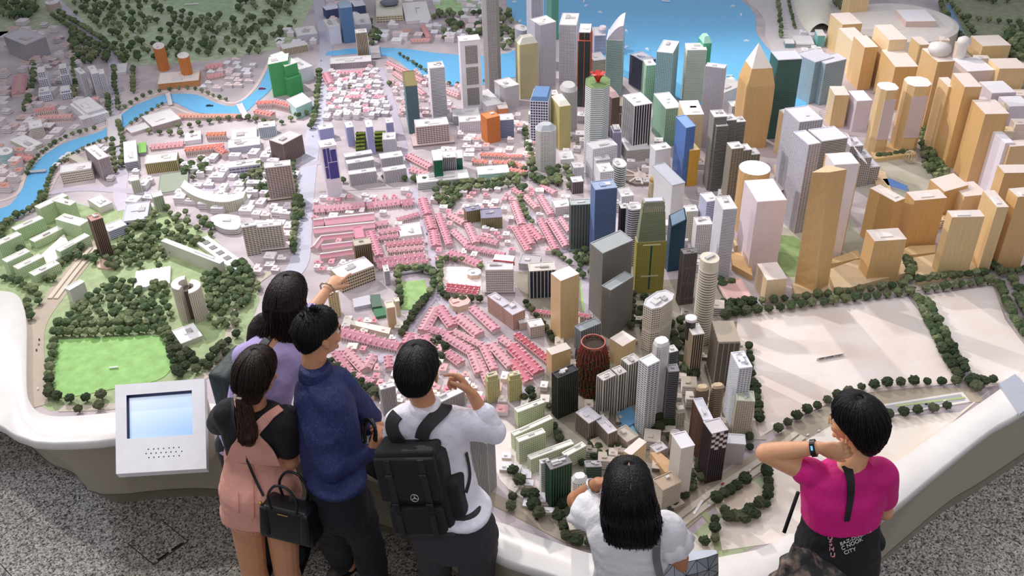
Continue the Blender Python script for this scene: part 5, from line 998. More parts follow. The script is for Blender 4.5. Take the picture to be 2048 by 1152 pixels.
# label on the empty plot
zt = Z0+.02; p, q = G(1634, 717, zt), G(1688, 707, zt); rz = math.atan2((q-p).y, (q-p).x)
root = empty('area_label', ((p+q)/2).xy.to_3d()+Vector((0, 0, Z0+.006)), 'small upright label reading AREA UNDER STUDY on the empty pale plot', 'label')
m = MB(); m.box(((p+q)/2).xy.to_3d()+Vector((0, 0, Z0+.0145)), ((q-p).length*1.02, .003, .018), rz); m.build('strip', mat('f0e9e4', .4), root)
text('AREA UNDER STUDY', 'lettering', ((p+q)/2).xy.to_3d()+Vector((math.sin(rz)*.003, -math.cos(rz)*.003, Z0+.015)), .0155, Matrix.Rotation(rz, 3, 'Z')@Matrix.Rotation(math.pi/2, 3, 'X'), '1d1d22', root)
for px, py, sx, sy, lb in ((227, 735, .05, .008, 'small white label bar lying on the green sports field'), (1332, 2, .09, .018, 'white label bar afloat on the blue bay at the top edge'), (383, 8, .16, .02, 'white label bar on the upper left lawn'), (1459, 151, .06, .012, 'tiny white lettering bar floating at the bay shore'), (1396, 1015, .012, .1, 'slim white label bar lying on the expressway')):
    p = G(px, py, Z0+.012); m = MB(); m.box(p, (sx, sy, .008), -.35 if px == 1332 else (-.6 if px == 1396 else .1)); o = m.build('label_bar', mat('f2f2f2', .5)); T3(o, lb, 'label')
# pink terraces ------------------------------------------------------------------------------------
PINK = ['dda3b0', 'd393a3', 'dcaab2', 'cf8d9b']
def row(t, A, Bp, wd, h, label, hx='dd9aa6', wall='dccac6', n=None, ridge=.5, grp='pink-roofed shophouse terraces of the model', name='shophouse_terrace', dorm=True):
    a, b = tp(t, *A), tp(t, *Bp); p, q = G(*a, Z0+h*1.2), G(*b, Z0+h*1.2); p.z = q.z = Z0; d = (q-p); L_ = d.length; d.normalize(); n_ = Vector((-d.y, d.x, 0)); mid = (p+q)/2
    root = empty(name, mid, label, 'building', grp)
    m = MB(); m.box(mid+Vector((0, 0, h/2)), (L_, wd, h), math.atan2(d.y, d.x)); m.build('wall', mat(wall, .7), root)
    rh = wd*.28; m = MB(); hw = wd*.54
    vs = []
    for e in (p-d*.003, q+d*.003): vs += [e+n_*-hw+Vector((0, 0, h-.002)), e+Vector((0, 0, h+rh)), e+n_*hw+Vector((0, 0, h-.002))]
    m.add(vs, [(0, 1, 2), (5, 4, 3), (0, 3, 4, 1), (1, 4, 5, 2), (2, 5, 3, 0)]); m.build('roof', mat(hx, .7), root)
    if t == 6 and A[1] > 170 and A[1] < 400 and A[0] < 600 and Bp[1] < A[1]:
        dorm = False; m = MB(); m.box(mid+Vector((0, 0, h+rh)), (L_, wd*.16, .007), math.atan2(d.y, d.x)); m.build('ridge_parapet', mat('f1e6ea', .6), root)
    if dorm:
        m = MB(); k = max(2, int(L_/.03))
        for i in range(k+1):
            c = p.lerp(q, i/k)
            for s in (-1, 1):
                e = c+n_*s*hw*.55; m.box(e+Vector((0, 0, h+rh*.45)), (.004 if i % 2 else .009, hw*.62, rh*.4+.002), math.atan2(d.y, d.x))
        o = m.build('party_wall', mat('dcaab4', .7), root); o['kind'] = 'stuff'
        m = MB()
        for s in (-1, 1):
            for i in range(k*2): c = p.lerp(q, (i+.5)/(k*2))+n_*s*wd*.5; m.box(c+Vector((0, 0, h*.45)), (.006, .002, h*.5), math.atan2(d.y, d.x))
        o = m.build('window_opening', mat('8a6f6c', .6), root); o['kind'] = 'stuff'
    k = int(L_/.04)
    for i in range(k):
        c = p.lerp(q, (i+.5)/k); FOOT.append((c.x, c.y, wd*.6))
ROWS = [(6, (345, 95), (415, 90), .1, .03), (6, (420, 95), (650, 70), .085, .03), (6, (665, 75), (860, 50), .085, .03), (6, (870, 60), (940, 50), .085, .03),
 (6, (345, 178), (405, 172), .08, .03), (6, (415, 172), (710, 140), .09, .03), (6, (345, 228), (400, 222), .06, .03), (6, (350, 225), (712, 190), .07, .04), (6, (345, 330), (390, 270), .05, .035), (6, (392, 270), (585, 250), .055, .035), (6, (395, 325), (585, 302), .055, .035), (6, (385, 380), (580, 352), .06, .035),
 (6, (715, 185), (790, 175), .06, .03), (6, (850, 160), (975, 125), .05, .03), (6, (735, 235), (860, 215), .055, .03), (6, (735, 270), (850, 255), .045, .03), (6, (775, 310), (1000, 285), .06, .03), (6, (790, 345), (1005, 325), .05, .03), (6, (715, 410), (1010, 370), .065, .03), (6, (730, 440), (1025, 405), .05, .03), (6, (690, 235), (740, 375), .055, .035), (6, (655, 240), (690, 350), .04, .03),
 (6, (1000, 40), (1030, 130), .07, .035), (6, (1035, 150), (1060, 220), .07, .03), (6, (1065, 235), (1080, 320), .07, .03), (6, (1095, 130), (1160, 310), .05, .03), (6, (1185, 230), (1270, 310), .05, .03), (6, (1270, 190), (1320, 300), .05, .03), (6, (1085, 400), (1150, 380), .06, .03), (6, (1165, 360), (1340, 425), .07, .03), (6, (1255, 320), (1490, 370), .045, .03), (6, (1330, 270), (1450, 300), .05, .03), (6, (1160, 130), (1250, 180), .06, .03),
 (6, (1075, 700), (1000, 830), .07, .03), (6, (1100, 690), (1180, 800), .07, .03), (6, (1045, 815), (1160, 850), .055, .03), (6, (515, 835), (700, 880), .085, .03), (6, (700, 885), (860, 920), .075, .03), (6, (480, 960), (560, 1070), .055, .03), (6, (540, 945), (650, 1060), .06, .03), (6, (560, 1075), (700, 1140), .05, .03), (6, (700, 980), (660, 1050), .06, .03), (6, (790, 985), (800, 1050), .05, .03), (6, (930, 850), (900, 910), .07, .03), (6, (1020, 860), (1050, 930), .06, .03), (6, (960, 860), (980, 930), .05, .03),
 (6, (1140, 860), (1290, 950), .065, .03), (6, (1300, 960), (1345, 1080), .065, .03), (6, (1190, 830), (1350, 910), .045, .03), (6, (1365, 920), (1430, 1060), .05, .03), (6, (1215, 745), (1340, 850), .075, .03), (6, (1300, 690), (1440, 820), .06, .03), (6, (1415, 910), (1530, 1040), .06, .03), (6, (1470, 870), (1600, 960), .05, .03), (6, (1340, 1010), (1400, 1150), .05, .03), (6, (1150, 960), (1230, 1020), .06, .03),
 (7, (15, 60), (60, 190), .06, .03), (7, (70, 205), (120, 310), .055, .03), (7, (20, 210), (100, 345), .05, .03), (7, (100, 200), (175, 280), .06, .03), (7, (170, 160), (265, 340), .05, .03), (7, (230, 160), (330, 320), .06, .03), (7, (290, 150), (345, 230), .04, .03), (7, (170, 20), (235, 130), .05, .03), (7, (80, 20), (150, 90), .05, .03), (7, (0, 920), (160, 1080), .08, .03), (7, (30, 850), (230, 1010), .05, .03), (7, (0, 1010), (100, 1130), .06, .03), (7, (0, 680), (50, 720), .05, .03), (7, (110, 705), (240, 720), .035, .025), (7, (400, 730), (470, 740), .035, .025),
 (3, (10, 1130), (60, 1160), .05, .03), (3, (180, 1110), (260, 1150), .05, .03),
 (6, (1145, 555), (1340, 575), .05, .03), (6, (1140, 580), (1330, 600), .04, .03)]
rw = random.Random(5)
spot_w = lambda t, A: ('near the broad avenue', 'between the pink lanes', 'beside the market tower')[int(A[0]) % 3]
for i, (t, A, Bp, wd, h) in enumerate(ROWS):
    hx = 'b9525f' if (t == 6 and A[1] in (555, 580)) or (t == 7 and A in ((30, 850),)) else ('d27a86' if t == 7 and A[1] > 600 else rw.choice(PINK))
    row(t, A, Bp, wd, h, 'pink-roofed model shophouse terrace with white party walls in the old quarter', hx)
for t, A, Bp, wd, h, hx, lb in ((1, (1065, 690), (1440, 690), .06, .03, 'dca184', 'tan sawtooth shed along the river bend with yellow arches'), (1, (1240, 800), (1350, 795), .06, .05, 'd07a50', 'orange tiled roof of the palace block, rear wing'), (1, (1110, 890), (1340, 865), .07, .05, 'd4795f', 'long red tiled front wing of the palace block'), (1, (1290, 870), (1350, 910), .06, .05, 'cf7560', 'short red tiled corner of the palace block'), (1, (905, 880), (1100, 860), .08, .02, 'd69ba0', 'wide pink low roof left of the palace block'), (1, (1235, 400), (1330, 385), .09, .03, 'dba0a3', 'pink striped roof near the white irregular roofs'), (1, (1240, 460), (1335, 440), .07, .03, 'dba0a3', 'second pink striped roof near the white irregular roofs'), (1, (205, 660), (330, 640), .06, .05, 'c98e86', 'red-roofed apartment row, upper one at the far left'), (1, (230, 700), (430, 690), .06, .04, 'd0a098', 'red-roofed apartment row, lower one at the far left'), (1, (120, 460), (110, 560), .12, .03, 'c7a09b', 'big pink rectangular roof at the far left'), (1, (90, 930), (200, 950), .07, .03, 'd08f80', 'small red roofs by the river at the left edge'), (1, (500, 600), (590, 580), .05, .06, 'd8a39c', 'pink roof ridge of the windowed hotel'), (2, (5, 610), (100, 605), .06, .05, 'dd7f72', 'left red-tiled wing of the riverside hotel'), (2, (0, 660), (100, 680), .07, .05, 'dd8478', 'front red-tiled wing of the riverside hotel'), (2, (110, 600), (210, 625), .06, .06, 'dd7f72', 'tall middle red-tiled wing of the riverside hotel'), (2, (890, 180), (930, 180), .05, .04, 'dc9a94', 'pink-roofed museum wing, left'), (2, (1000, 150), (1040, 220), .05, .04, 'dc9f9a', 'pink-roofed museum wing, right'), (2, (930, 240), (1040, 235), .06, .03, 'dc9f9a', 'pink-roofed museum wing, front'), (2, (1180, 140), (1250, 135), .09, .03, 'dd9c98', 'pink square roof beside the green field at the top'), (2, (1300, 960), (1390, 965), .05, .03, 'e08878', 'coral terrace, front left of the coral rows'), (2, (1350, 920), (1490, 925), .05, .03, 'e08878', 'coral terrace, rear of the coral rows'), (2, (1420, 965), (1510, 970), .05, .03, 'e08a7c', 'coral terrace, front right of the coral rows'), (3, (-20, 960), (80, 1000), .05, .03, 'e08c80', 'coral terrace at the foot of the orange block'), (3, (-10, 1010), (90, 1030), .05, .03, 'e08c80', 'second coral terrace at the foot of the orange block'), (3, (-60, 930), (60, 930), .04, .03, 'e08c80', 'thin coral terrace behind the other coral rows'), (2, (790, 370), (1000, 480), .06, .03, 'dfa6a8', 'pink quay terrace along the broad river'), (2, (830, 430), (1010, 560), .05, .03, 'e0aeb0', 'second pink quay terrace behind the first'), (2, (1140, 540), (1220, 570), .06, .03, 'e2b4b4', 'pink quay houses between the two white towers'), (2, (420, 440), (450, 500), .08, .03, 'dc9daa', 'pink roofs at the corner of the dense white quarter'), (2, (490, 430), (640, 425), .06, .04, 'dda4b0', 'long pink roof at the back of the dense white quarter'), (2, (530, 580), (640, 570), .05, .04, 'dda4b0', 'pink roof in the middle of the dense white quarter'), (2, (915, 930), (1050, 1000), .07, .03, 'dca3ab', 'pink roofs left of the dark green-ended block'), (2, (930, 1010), (1040, 1040), .06, .03, 'dca3ab', 'pink roof before the dark green-ended block')):
    row(t, A, Bp, wd, h, lb, hx, grp=None, name='tiled_roof_building')
# small blocks filling the quarters ---------------------------------------------------------------
def inpoly(x, y, P):
    c = False; n = len(P)
    for i in range(n):
        x1, y1 = P[i]; x2, y2 = P[i-1]
        if (y1 > y) != (y2 > y) and x < (x2-x1)*(y-y1)/(y2-y1)+x1: c = not c
    return c
rf = random.Random(11)
FILL = []
def near_road(p, d):
    for pts, wd in ROADS:
        for a, b in zip(pts, pts[1:]):
            ab = b-a; t = max(0, min(1, (p-a).dot(ab)/ab.length_squared))
            if (a+ab*t-p).length < wd*.5+d: return True
    return False
def fill(P, n, cols, hr, sr, label, grp, roofs=('eceaee',), rz0=None):
    n = int(n*1.7); xs = [p[0] for p in P]; ys = [p[1] for p in P]; k = 0
    for _ in range(n*14):
        if k >= n: break
        x, y = rf.uniform(min(xs), max(xs)), rf.uniform(min(ys), max(ys))
        if not inpoly(x, y, P) or inpoly(x, y, WATER[0]): continue
        p = G(x, y, Z0); sx, sy, h = rf.uniform(*sr), rf.uniform(*sr), rf.uniform(*hr)
        if any((p.x-a)**2+(p.y-b)**2 < (r_+sx*.5)**2 for a, b, r_ in FOOT) or near_road(p.xy, sx*.35): continue
        FOOT.append((p.x, p.y, max(sx, sy)*.5)); k += 1
        FILL.append((p, sx, sy, h, (rz0 if rz0 is not None else -.12)+rf.choice((0, 0, .05, -.08)), rf.choice(cols), rf.choice(roofs), label, grp, rf.random() < .35))
def put_fill():
    FILL.sort(key=lambda f: f[0].x**2+f[0].y**2); far = {}
    for i, (p, sx, sy, h, rz, c1, c2, label, grp, ell_) in enumerate(FILL):
        Rm = Matrix.Rotation(rz, 2); q = [Vector(p.xy)+Rm@Vector((u*sx/2, v*sy/2)) for u, v in ((-1, -1), (1, -1), (1, 1), (-1, 1))]
        if ell_: q = [Vector(p.xy)+Rm@Vector((u*sx/2, v*sy/2)) for u, v in ((-1, -1), (1, -1), (1, 0), (.1, .1), (0, 1), (-1, 1))]
        if i < 290: root = empty('small_block', p, label, 'building', grp); A_ = B_ = C_ = MB
        if i < 290: a_, b_, c_ = MB(), MB(), MB()
        else: a_, b_, c_ = (far.setdefault(k, MB()) for k in (('w', c1), ('s', ''), ('r', c2)))
        a_.prism(q, Z0, Z0+h)
        if h > .03:
            o = bar_stack(q, Z0, Z0+h, .013, .42, .0016); b_.add(o.v, o.f)
        c_.prism(off_poly(q, .0015), Z0+h, Z0+h+.003); c_.box((p.x-sx*.15, p.y-sy*.1, Z0+h+.006), (sx*.3, sy*.25, .009), rz)
        if i < 290:
            a_.build('wall', mat(c1, .7), root); c_.build('roof', mat(c2, .7), root)
            if b_.v: o = b_.build('floor_slab', mat('efeaec', .7), root); o['kind'] = 'stuff'
    al = MB(); ms = []
    for (k, hx), mb in far.items():
        ms.append(mat(hx or 'efeaec', .7)); al.add(mb.v, mb.f, len(ms)-1)
    if al.v:
        o = al.build('far_small_blocks', ms); T3(o, 'the many remaining tiny pale blocks packed into the far quarters of the city model', 'buildings', None, 'stuff')
PW = ('f0e8ee', 'eddfe2', 'e2a9b2', 'f3f0f4', 'f3f0f4')
fill([(650, 135), (760, 140), (785, 235), (650, 240)], 75, ('cfc8d2', 'e6dfe4', 'b9b3c0'), (.02, .05), (.035, .08), 'small white and pink block packed into the dense quarter beside the wide road', 'white blocks of the dense quarter', PW)
fill([(760, 130), (860, 150), (960, 180), (990, 215), (905, 230), (800, 300), (775, 200)], 40, ('dcc8ca', 'e4d6d8'), (.02, .035), (.03, .06), 'small pinkish house block behind the river quay', 'pinkish quay house blocks', ('e6bcc0', 'ecd0d2', 'f0e4e6'))
fill([(0, 60), (60, 40), (110, 60), (160, 120), (200, 200), (200, 260), (120, 290), (0, 300)], 40, ('bdb2b4', 'c9bfc0', 'a89ea0', 'cfc3bf'), (.02, .06), (.05, .11), 'small greyish pink block in the residential district at the upper left', 'upper left district blocks', ('d3c8cb', 'cdb3b0', 'ddd5d8'))
fill([(0, 300), (60, 290), (70, 330), (40, 370), (0, 395)], 14, ('c9b9b6', 'd8c8c4'), (.02, .06), (.04, .08), 'small pale block at the left edge beside the river', 'left edge riverside blocks', ('e3d5d3', 'd49d90'))
fill([(100, 320), (215, 290), (240, 370), (140, 380)], 5, ('b9ab9e',), (.02, .04), (.04, .07), 'small beige block by the shopping block on the river bank', 'river bank blocks')
fill([(245, 320), (480, 310), (620, 300), (600, 420), (500, 440), (350, 400), (260, 420)], 34, ('d6ccd0', 'e2dadd', 'c3bac0', 'e6e0e2'), (.02, .05), (.05, .1), 'small pale lilac block in the district north of the left park', 'district blocks north of the left park', ('ece9ee', 'e3dfe6', 'ddd5da'))
fill([(400, 130), (480, 120), (520, 140), (500, 180), (400, 180), (405, 150)], 12, ('d6cfd6',), (.02, .035), (.05, .09), 'small white riverside block right of the orange towers', 'white riverside blocks', ('f0eef2', 'ecd7d8'))
fill([(640, 0), (1000, 0), (1000, 70), (1040, 90), (900, 85), (640, 90)], 40, ('d9d3da', 'c7c2cc', 'e3dde2'), (.02, .05), (.06, .11), 'small pale civic block near the top edge', 'civic quarter blocks', ('efecf0', 'e8d4d4', 'f0eef2'))
fill([(560, 60), (640, 60), (640, 100), (560, 100)], 4, ('d9d3da',), (.02, .05), (.06, .1), 'small white block beside the wide road at the top', 'top road blocks')
fill([(860, 230), (1060, 230), (1150, 300), (1150, 350), (1000, 345), (820, 350)], 22, ('d6c6c6', 'cfc8cc'), (.02, .04), (.04, .08), 'small pale block among the coral terraces in the centre', 'central small blocks', ('ecdfe0', 'e3b5b0', 'efecee'))
fill([(500, 390), (610, 390), (615, 540), (500, 545)], 14, ('cfc2c0', 'ddd2d2'), (.02, .05), (.05, .1), 'small pinkish block around the brown-white hotel slab', 'hotel quarter blocks', ('ecd9da', 'f0eaec'))
fill([(620, 395), (1130, 370), (1160, 500), (1050, 520), (860, 520), (620, 560)], 46, ('ddc6c6', 'e3d0d0'), (.02, .035), (.03, .06), 'small pink-roofed house block between the shophouse terraces', 'small pink house blocks', ('dd9ba8', 'e3adb5', 'f0e2e4', 'f3f0f2'))
fill([(640, 640), (870, 650), (1100, 700), (1090, 830), (780, 830), (680, 780)], 46, ('ddc6c0', 'e3d4c8'), (.02, .035), (.03, .065), 'small pink or cream house block in the lower old quarter', 'lower old quarter house blocks', ('dc97a2', 'e3b0b2', 'efe6dc', 'f3eeea'))
fill([(1140, 300), (1420, 300), (1480, 400), (1480, 560), (1330, 560), (1200, 400)], 26, ('b9b3b0', 'cfcac8', '9a9590'), (.02, .09), (.04, .08), 'small grey block squeezed between the downtown towers', 'downtown filler blocks', ('dcd8da', 'c9c5c6'))
fill([(1030, 240), (1480, 230), (1480, 300), (1100, 300)], 24, ('a9a4a4', 'c9c4c6', '8c8886'), (.02, .08), (.05, .09), 'small grey waterfront block behind the downtown towers', 'waterfront filler blocks', ('dcd8da', 'eceaec'))
fill([(1100, 640), (1500, 620), (1510, 850), (1400, 960), (1180, 940)], 42, ('8f8578', 'a89d8e', 'c2b6a4', '6f675e'), (.02, .07), (.04, .09), 'small brown-grey block between the tall towers at the bottom', 'lower downtown filler blocks', ('b9ad9e', 'd6cbbd', '8f877c'))
fill([(1010, 860), (1050, 820), (1110, 950), (1160, 1060), (1100, 1060), (1000, 960)], 8, ('d6cdbd', 'c9bfae'), (.015, .03), (.03, .06), 'small cream hut beside the curved road at the bottom', 'curved road huts')
fill([(1590, 60), (1680, 80), (1700, 130), (1600, 130)], 6, ('dcdae2',), (.02, .04), (.05, .09), 'small white quay block in front of the shell hall', 'quay blocks')
fill([(1660, 60), (2048, 120), (2100, 400), (1900, 330), (1680, 130)], 26, (W1, W3), (.03, .16), (.07, .13), 'small plain wooden block low between the wooden towers', 'low wooden filler blocks', (W3, WR))
fill([(1720, 440), (2060, 430), (2060, 500), (1980, 500), (1720, 500)], 8, (W1, W2), (.03, .1), (.06, .1), 'small plain wooden block behind the stubby front towers', 'front wooden filler blocks', (W3, WR))
put_fill()
# boats on the bay
for i, (x, y) in enumerate(((1029, 4), (1168, 3), (1200, 25), (1172, 12), (1295, 99), (1466, 13), (1482, 30), (1493, 82), (1040, 43), (1252, 62), (1253, 95))):
    p = G(x, y, Z0+.004); m = MB(); an = i*1.3; d = Vector((math.cos(an), math.sin(an), 0)); e = Vector((-d.y, d.x, 0))
    m.prism([tuple(p+d*u*.028+e*v*.009)[:2] for u, v in ((-1, -.8), (.4, -1), (1, 0), (.4, 1), (-1, .8))], Z0+.003, Z0+.012); m.box(p+Vector((0, 0, .012)), (.02, .01, .01), an)
    o = m.build('model_boat', mat('eef1f4', .5)); T3(o, 'tiny white model boat on the blue bay', 'boat', 'white boats on the bay')
for x, y, hx, lb in ((524, 178, '9c3c5c', 'dark pink river boat beside the green tower'), (419, 212, '3f4a5c', 'tiny dark boat on the narrow river')):
    p = G(x, y, Z0+.006); m = MB(); m.prism([(p.x-.03, p.y-.008), (p.x+.02, p.y-.01), (p.x+.035, p.y), (p.x+.02, p.y+.01), (p.x-.03, p.y+.008)], Z0+.003, Z0+.014); m.box(p+Vector((-.005, 0, .01)), (.03, .01, .008), 0); o = m.build('model_boat', mat(hx, .5)); T3(o, lb, 'boat')
# sculpture in the square and blue roof
p = G(1818, 325, Z0); root = empty('ring_sculpture', p, 'wire-like beige ring sculpture in the planted square', 'sculpture')
for k in range(7):
    m = MB(); an = k*.45; m.tube([(p.x+.05*math.cos(t)*math.cos(an), p.y+.05*math.cos(t)*math.sin(an), p.z+.05+.05*math.sin(t)) for t in [i*math.pi/8 for i in range(17)]], .002, 5); m.build('ring', mat('cdbda0', .5), root)
low([(1765, 358), (1775, 370), (1815, 382), (1815, 372), (1780, 357)], .02, 'cdd3e2', 'low hall with a bright blue curved roof beside the square', 'model_block', 'flat', '5f86c8')
# ------------------------------------------------------------------ model trees
rt = random.Random(21)
TM = [mat('586a46', .95, 'foliage'), mat('6b7652', .95, 'foliage'), mat('4c5f3e', .95, 'foliage'), mat('7f8862', .95, 'foliage')]
TRK = mat('4a3b2c', .9)
def tree_mesh(sub, seed, mm):
    r_ = random.Random(seed); bm = bmesh.new(); bmesh.ops.create_icosphere(bm, subdivisions=sub, radius=1)
    for v in bm.verts:
        k = 1+r_.uniform(-.2, .2); v.co = Vector((v.co.x*k, v.co.y*k, v.co.z*.78*k+1.25))
    for f in bm.faces: f.smooth = sub > 1 and False
    r = bmesh.ops.create_cone(bm, cap_ends=True, segments=6, radius1=.16, radius2=.12, depth=.8, matrix=Matrix.Translation((0, 0, .4)))
    for v in r['verts']:
        for f in v.link_faces: f.material_index = 1
    me = bpy.data.meshes.new('tree'); bm.to_mesh(me); bm.free(); me.materials.append(mm); me.materials.append(TRK); return me
NEAR = [tree_mesh(3, s, TM[s % 4]) for s in range(6)]; FAR = [tree_mesh(2, 50+s, TM[s % 4]) for s in range(4)]
TR = []   # x, y, r, zone
def trow(px, sp, zone, r=.027, jit=.006, off=0, tile=None):
    p = [G(x, y, Z0) for x, y in px]; sp *= 1.2 if p[0].y > 7 else 1; s = cr(p, 6) if len(p) > 2 else p; acc = 0; last = s[0]; out = [s[0]]
    for a, b in zip(s, s[1:]):
        L_ = (b-a).length; t = sp-acc
        while t <= L_: out.append(a.lerp(b, t/L_)); t += sp
        acc = (acc+L_) % sp
    for q in out: TR.append((q.x+rt.uniform(-jit, jit), q.y+off+rt.uniform(-jit, jit), r*rt.uniform(.8, 1.15)*(.84 if q.y > 7 else 1), zone))
def tarea(P, n, zone, r=.026, mind=.04):
    xs = [p[0] for p in P]; ys = [p[1] for p in P]; k = 0; loc = []
    for _ in range(n*25):
        if k >= n: break
        x, y = rt.uniform(min(xs), max(xs)), rt.uniform(min(ys), max(ys))
        if not inpoly(x, y, P): continue
        q = G(x, y, Z0)
        if any((q.x-a)**2+(q.y-b)**2 < mind**2 for a, b in loc): continue
        if any((q.x-a)**2+(q.y-b)**2 < (c*.8)**2 for a, b, c in FOOT): continue
        loc.append((q.x, q.y)); TR.append((q.x, q.y, r*rt.uniform(.75, 1.2), zone)); k += 1
F_ = 'round dark green model tree in the rows bordering the bright green sports field'
P_ = 'round dark green model tree in the wooded left park around the tall buildings'
trow([(112, 690), (104, 730), (100, 770), (104, 798)], .062, F_); trow([(118, 800), (150, 806), (200, 798), (232, 790)], .085, F_); trow([(160, 826), (232, 815)], .1, F_)
trow([(112, 672), (180, 672), (260, 668), (330, 662)], .05, F_, .029); trow([(118, 655), (200, 655), (330, 650)], .055, F_, .029); trow([(325, 670), (342, 700), (348, 730), (360, 755)], .055, F_); trow([(335, 665), (352, 700), (372, 740), (350, 765)], .06, F_)
trow([(375, 710), (400, 735), (420, 725), (445, 700), (480, 670)], .06, F_); trow([(395, 745), (430, 735), (470, 700)], .07, F_); trow([(55, 610), (58, 625), (64, 640)], .06, P_)
tarea([(170, 600), (240, 560), (345, 580), (345, 645), (320, 650), (130, 655), (150, 610)], 62, P_, .027, .05)
tarea([(230, 500), (345, 500), (345, 545), (260, 535), (230, 545), (150, 520)], 32, P_); tarea([(240, 470), (330, 420), (420, 440), (440, 480), (340, 470), (345, 510), (240, 500)], 44, P_)
tarea([(345, 470), (500, 530), (520, 580), (490, 620), (420, 620), (400, 550), (345, 530)], 60, P_); tarea([(420, 600), (490, 610), (470, 660), (420, 660)], 16, P_); tarea([(380, 480), (480, 510), (500, 545), (400, 560)], 20, P_)
trow([(60, 580), (80, 600), (75, 620)], .07, P_); trow([(10, 560), (40, 570), (70, 590)], .07, P_); tarea([(0, 470), (30, 520), (100, 570), (110, 560), (60, 520), (10, 460)], 16, P_); trow([(85, 555), (120, 535), (165, 500)], .05, P_)
trow([(0, 465), (30, 440), (60, 425), (80, 412), (85, 390)], .05, 'small dark model tree lining the narrow river at the left'); trow([(90, 405), (105, 350), (140, 318), (190, 290), (225, 280)], .055, 'small dark model tree lining the narrow river at the left', .022)
trow([(55, 350), (75, 318), (130, 278), (200, 258)], .06, 'small dark model tree lining the narrow river at the left', .022); trow([(262, 250), (300, 226), (330, 208)], .06, 'small dark model tree lining the narrow river at the left', .022); trow([(250, 218), (300, 190), (380, 180), (430, 195), (460, 205)], .07, 'small dark model tree lining the narrow river at the left', .024)
U = 'dark green model tree in the hilly upper left park'
tarea([(150, 0), (330, 0), (330, 20), (470, 40), (540, 80), (520, 110), (400, 115), (300, 125), (250, 120), (200, 60), (150, 30)], 165, U, .033, .07)
tarea([(470, 0), (590, 0), (590, 60), (560, 90), (480, 50)], 40, U, .034, .06); tarea([(0, 0), (90, 0), (60, 45), (0, 40)], 30, U, .04, .06); tarea([(140, 60), (215, 100), (220, 130), (150, 130)], 30, U, .036, .06)
trow([(120, 30), (170, 60), (220, 95), (250, 130)], .07, U, .038); trow([(108, 36), (150, 65), (205, 100)], .08, U, .036); trow([(145, 70), (150, 120), (152, 160), (150, 200)], .07, U, .036); trow([(45, 105), (70, 135), (60, 200), (50, 230)], .08, U, .036)
AV = 'small dark model tree along one of the avenues of the middle district'
trow([(228, 140), (235, 200), (238, 222)], .07, AV, .03); trow([(268, 140), (268, 190)], .07, AV, .03); trow([(215, 190), (220, 235)], .07, AV, .03); trow([(240, 250), (248, 300), (245, 340)], .07, AV, .03); trow([(225, 285), (232, 350)], .08, AV, .028)
trow([(640, 150), (632, 230), (622, 260)], .07, AV, .035); trow([(612, 230), (560, 250), (520, 245), (470, 240), (380, 255), (340, 258)], .07, AV, .03); trow([(300, 268), (360, 272), (400, 270)], .08, AV, .028)
tarea([(480, 320), (540, 340), (540, 400), (490, 390)], 22, AV, .026); tarea([(360, 330), (420, 320), (410, 360), (365, 370)], 14, AV, .026); trow([(585, 330), (592, 420), (586, 520)], .07, AV, .028); trow([(600, 400), (606, 440)], .07, AV); 
trow([(665, 368), (780, 360), (880, 375)], .08, AV, .028); trow([(880, 375), (960, 372), (1000, 365), (1060, 355)], .06, AV, .03); trow([(890, 385), (960, 382), (1040, 370)], .06, AV, .03); tarea([(1020, 335), (1160, 335), (1140, 380), (1040, 385)], 24, AV, .03); trow([(1050, 260), (1055, 300), (1070, 335)], .06, AV, .028)
tarea([(865, 380), (930, 385), (900, 420), (870, 410)], 18, AV); trow([(800, 545), (850, 545), (868, 560), (862, 590), (840, 620), (812, 660), (805, 680)], .05, AV); trow([(795, 550), (800, 590), (798, 620)], .06, AV); trow([(880, 525), (880, 570), (895, 600), (960, 605)], .05, AV, .022); trow([(880, 525), (930, 525), (965, 540)], .05, AV, .022)
trow([(655, 735), (700, 770), (740, 790), (765, 800)], .05, 'small dark model tree in the curved row left of the backpack man'); trow([(665, 725), (710, 760), (760, 790)], .07, 'small dark model tree in the curved row left of the backpack man', .02)
tarea([(860, 690), (880, 680), (895, 700), (875, 740)], 8, AV, .022); trow([(700, 180), (800, 170)], .3, AV)
tarea([(740, 30), (760, 75), (760, 100), (735, 90)], 10, AV, .035); tarea([(865, 30), (1000, 25), (1010, 60), (900, 90), (870, 80)], 34, AV, .035); trow([(800, 112), (860, 150), (900, 172), (980, 165)], .07, AV, .024); tarea([(990, 20), (1030, 30), (1030, 90), (1005, 105)], 20, AV, .035)
R_ = 'round olive-green model tree in the double row in front of the wooden blocks'
trow([(1460, 618), (1540, 607), (1640, 597), (1740, 585), (1810, 575)], .07, R_, .029, .004); trow([(1470, 632), (1560, 622), (1700, 605), (1825, 590)], .07, R_, .03, .004); trow([(1836, 568), (1900, 560), (1975, 552)], .055, R_, .029, .004); trow([(1850, 585), (1920, 577), (1980, 568)], .06, R_, .029, .004); trow([(2000, 552), (2060, 545)], .06, R_, .03)
V_ = 'round olive-green model tree in the rows between the two empty pale plots'
trow([(1832, 600), (1855, 650), (1880, 700), (1905, 745), (1918, 765)], .042, V_, .028, .005); trow([(1850, 610), (1878, 660), (1905, 710), (1930, 750)], .05, V_, .028, .005); trow([(1995, 575), (2015, 620), (2048, 680)], .05, V_, .029); trow([(2020, 560), (2055, 620)], .05, V_, .029); trow([(2030, 600), (2060, 650)], .05, V_)
D_ = 'round dark model tree along the edge of the empty plot and the expressway'
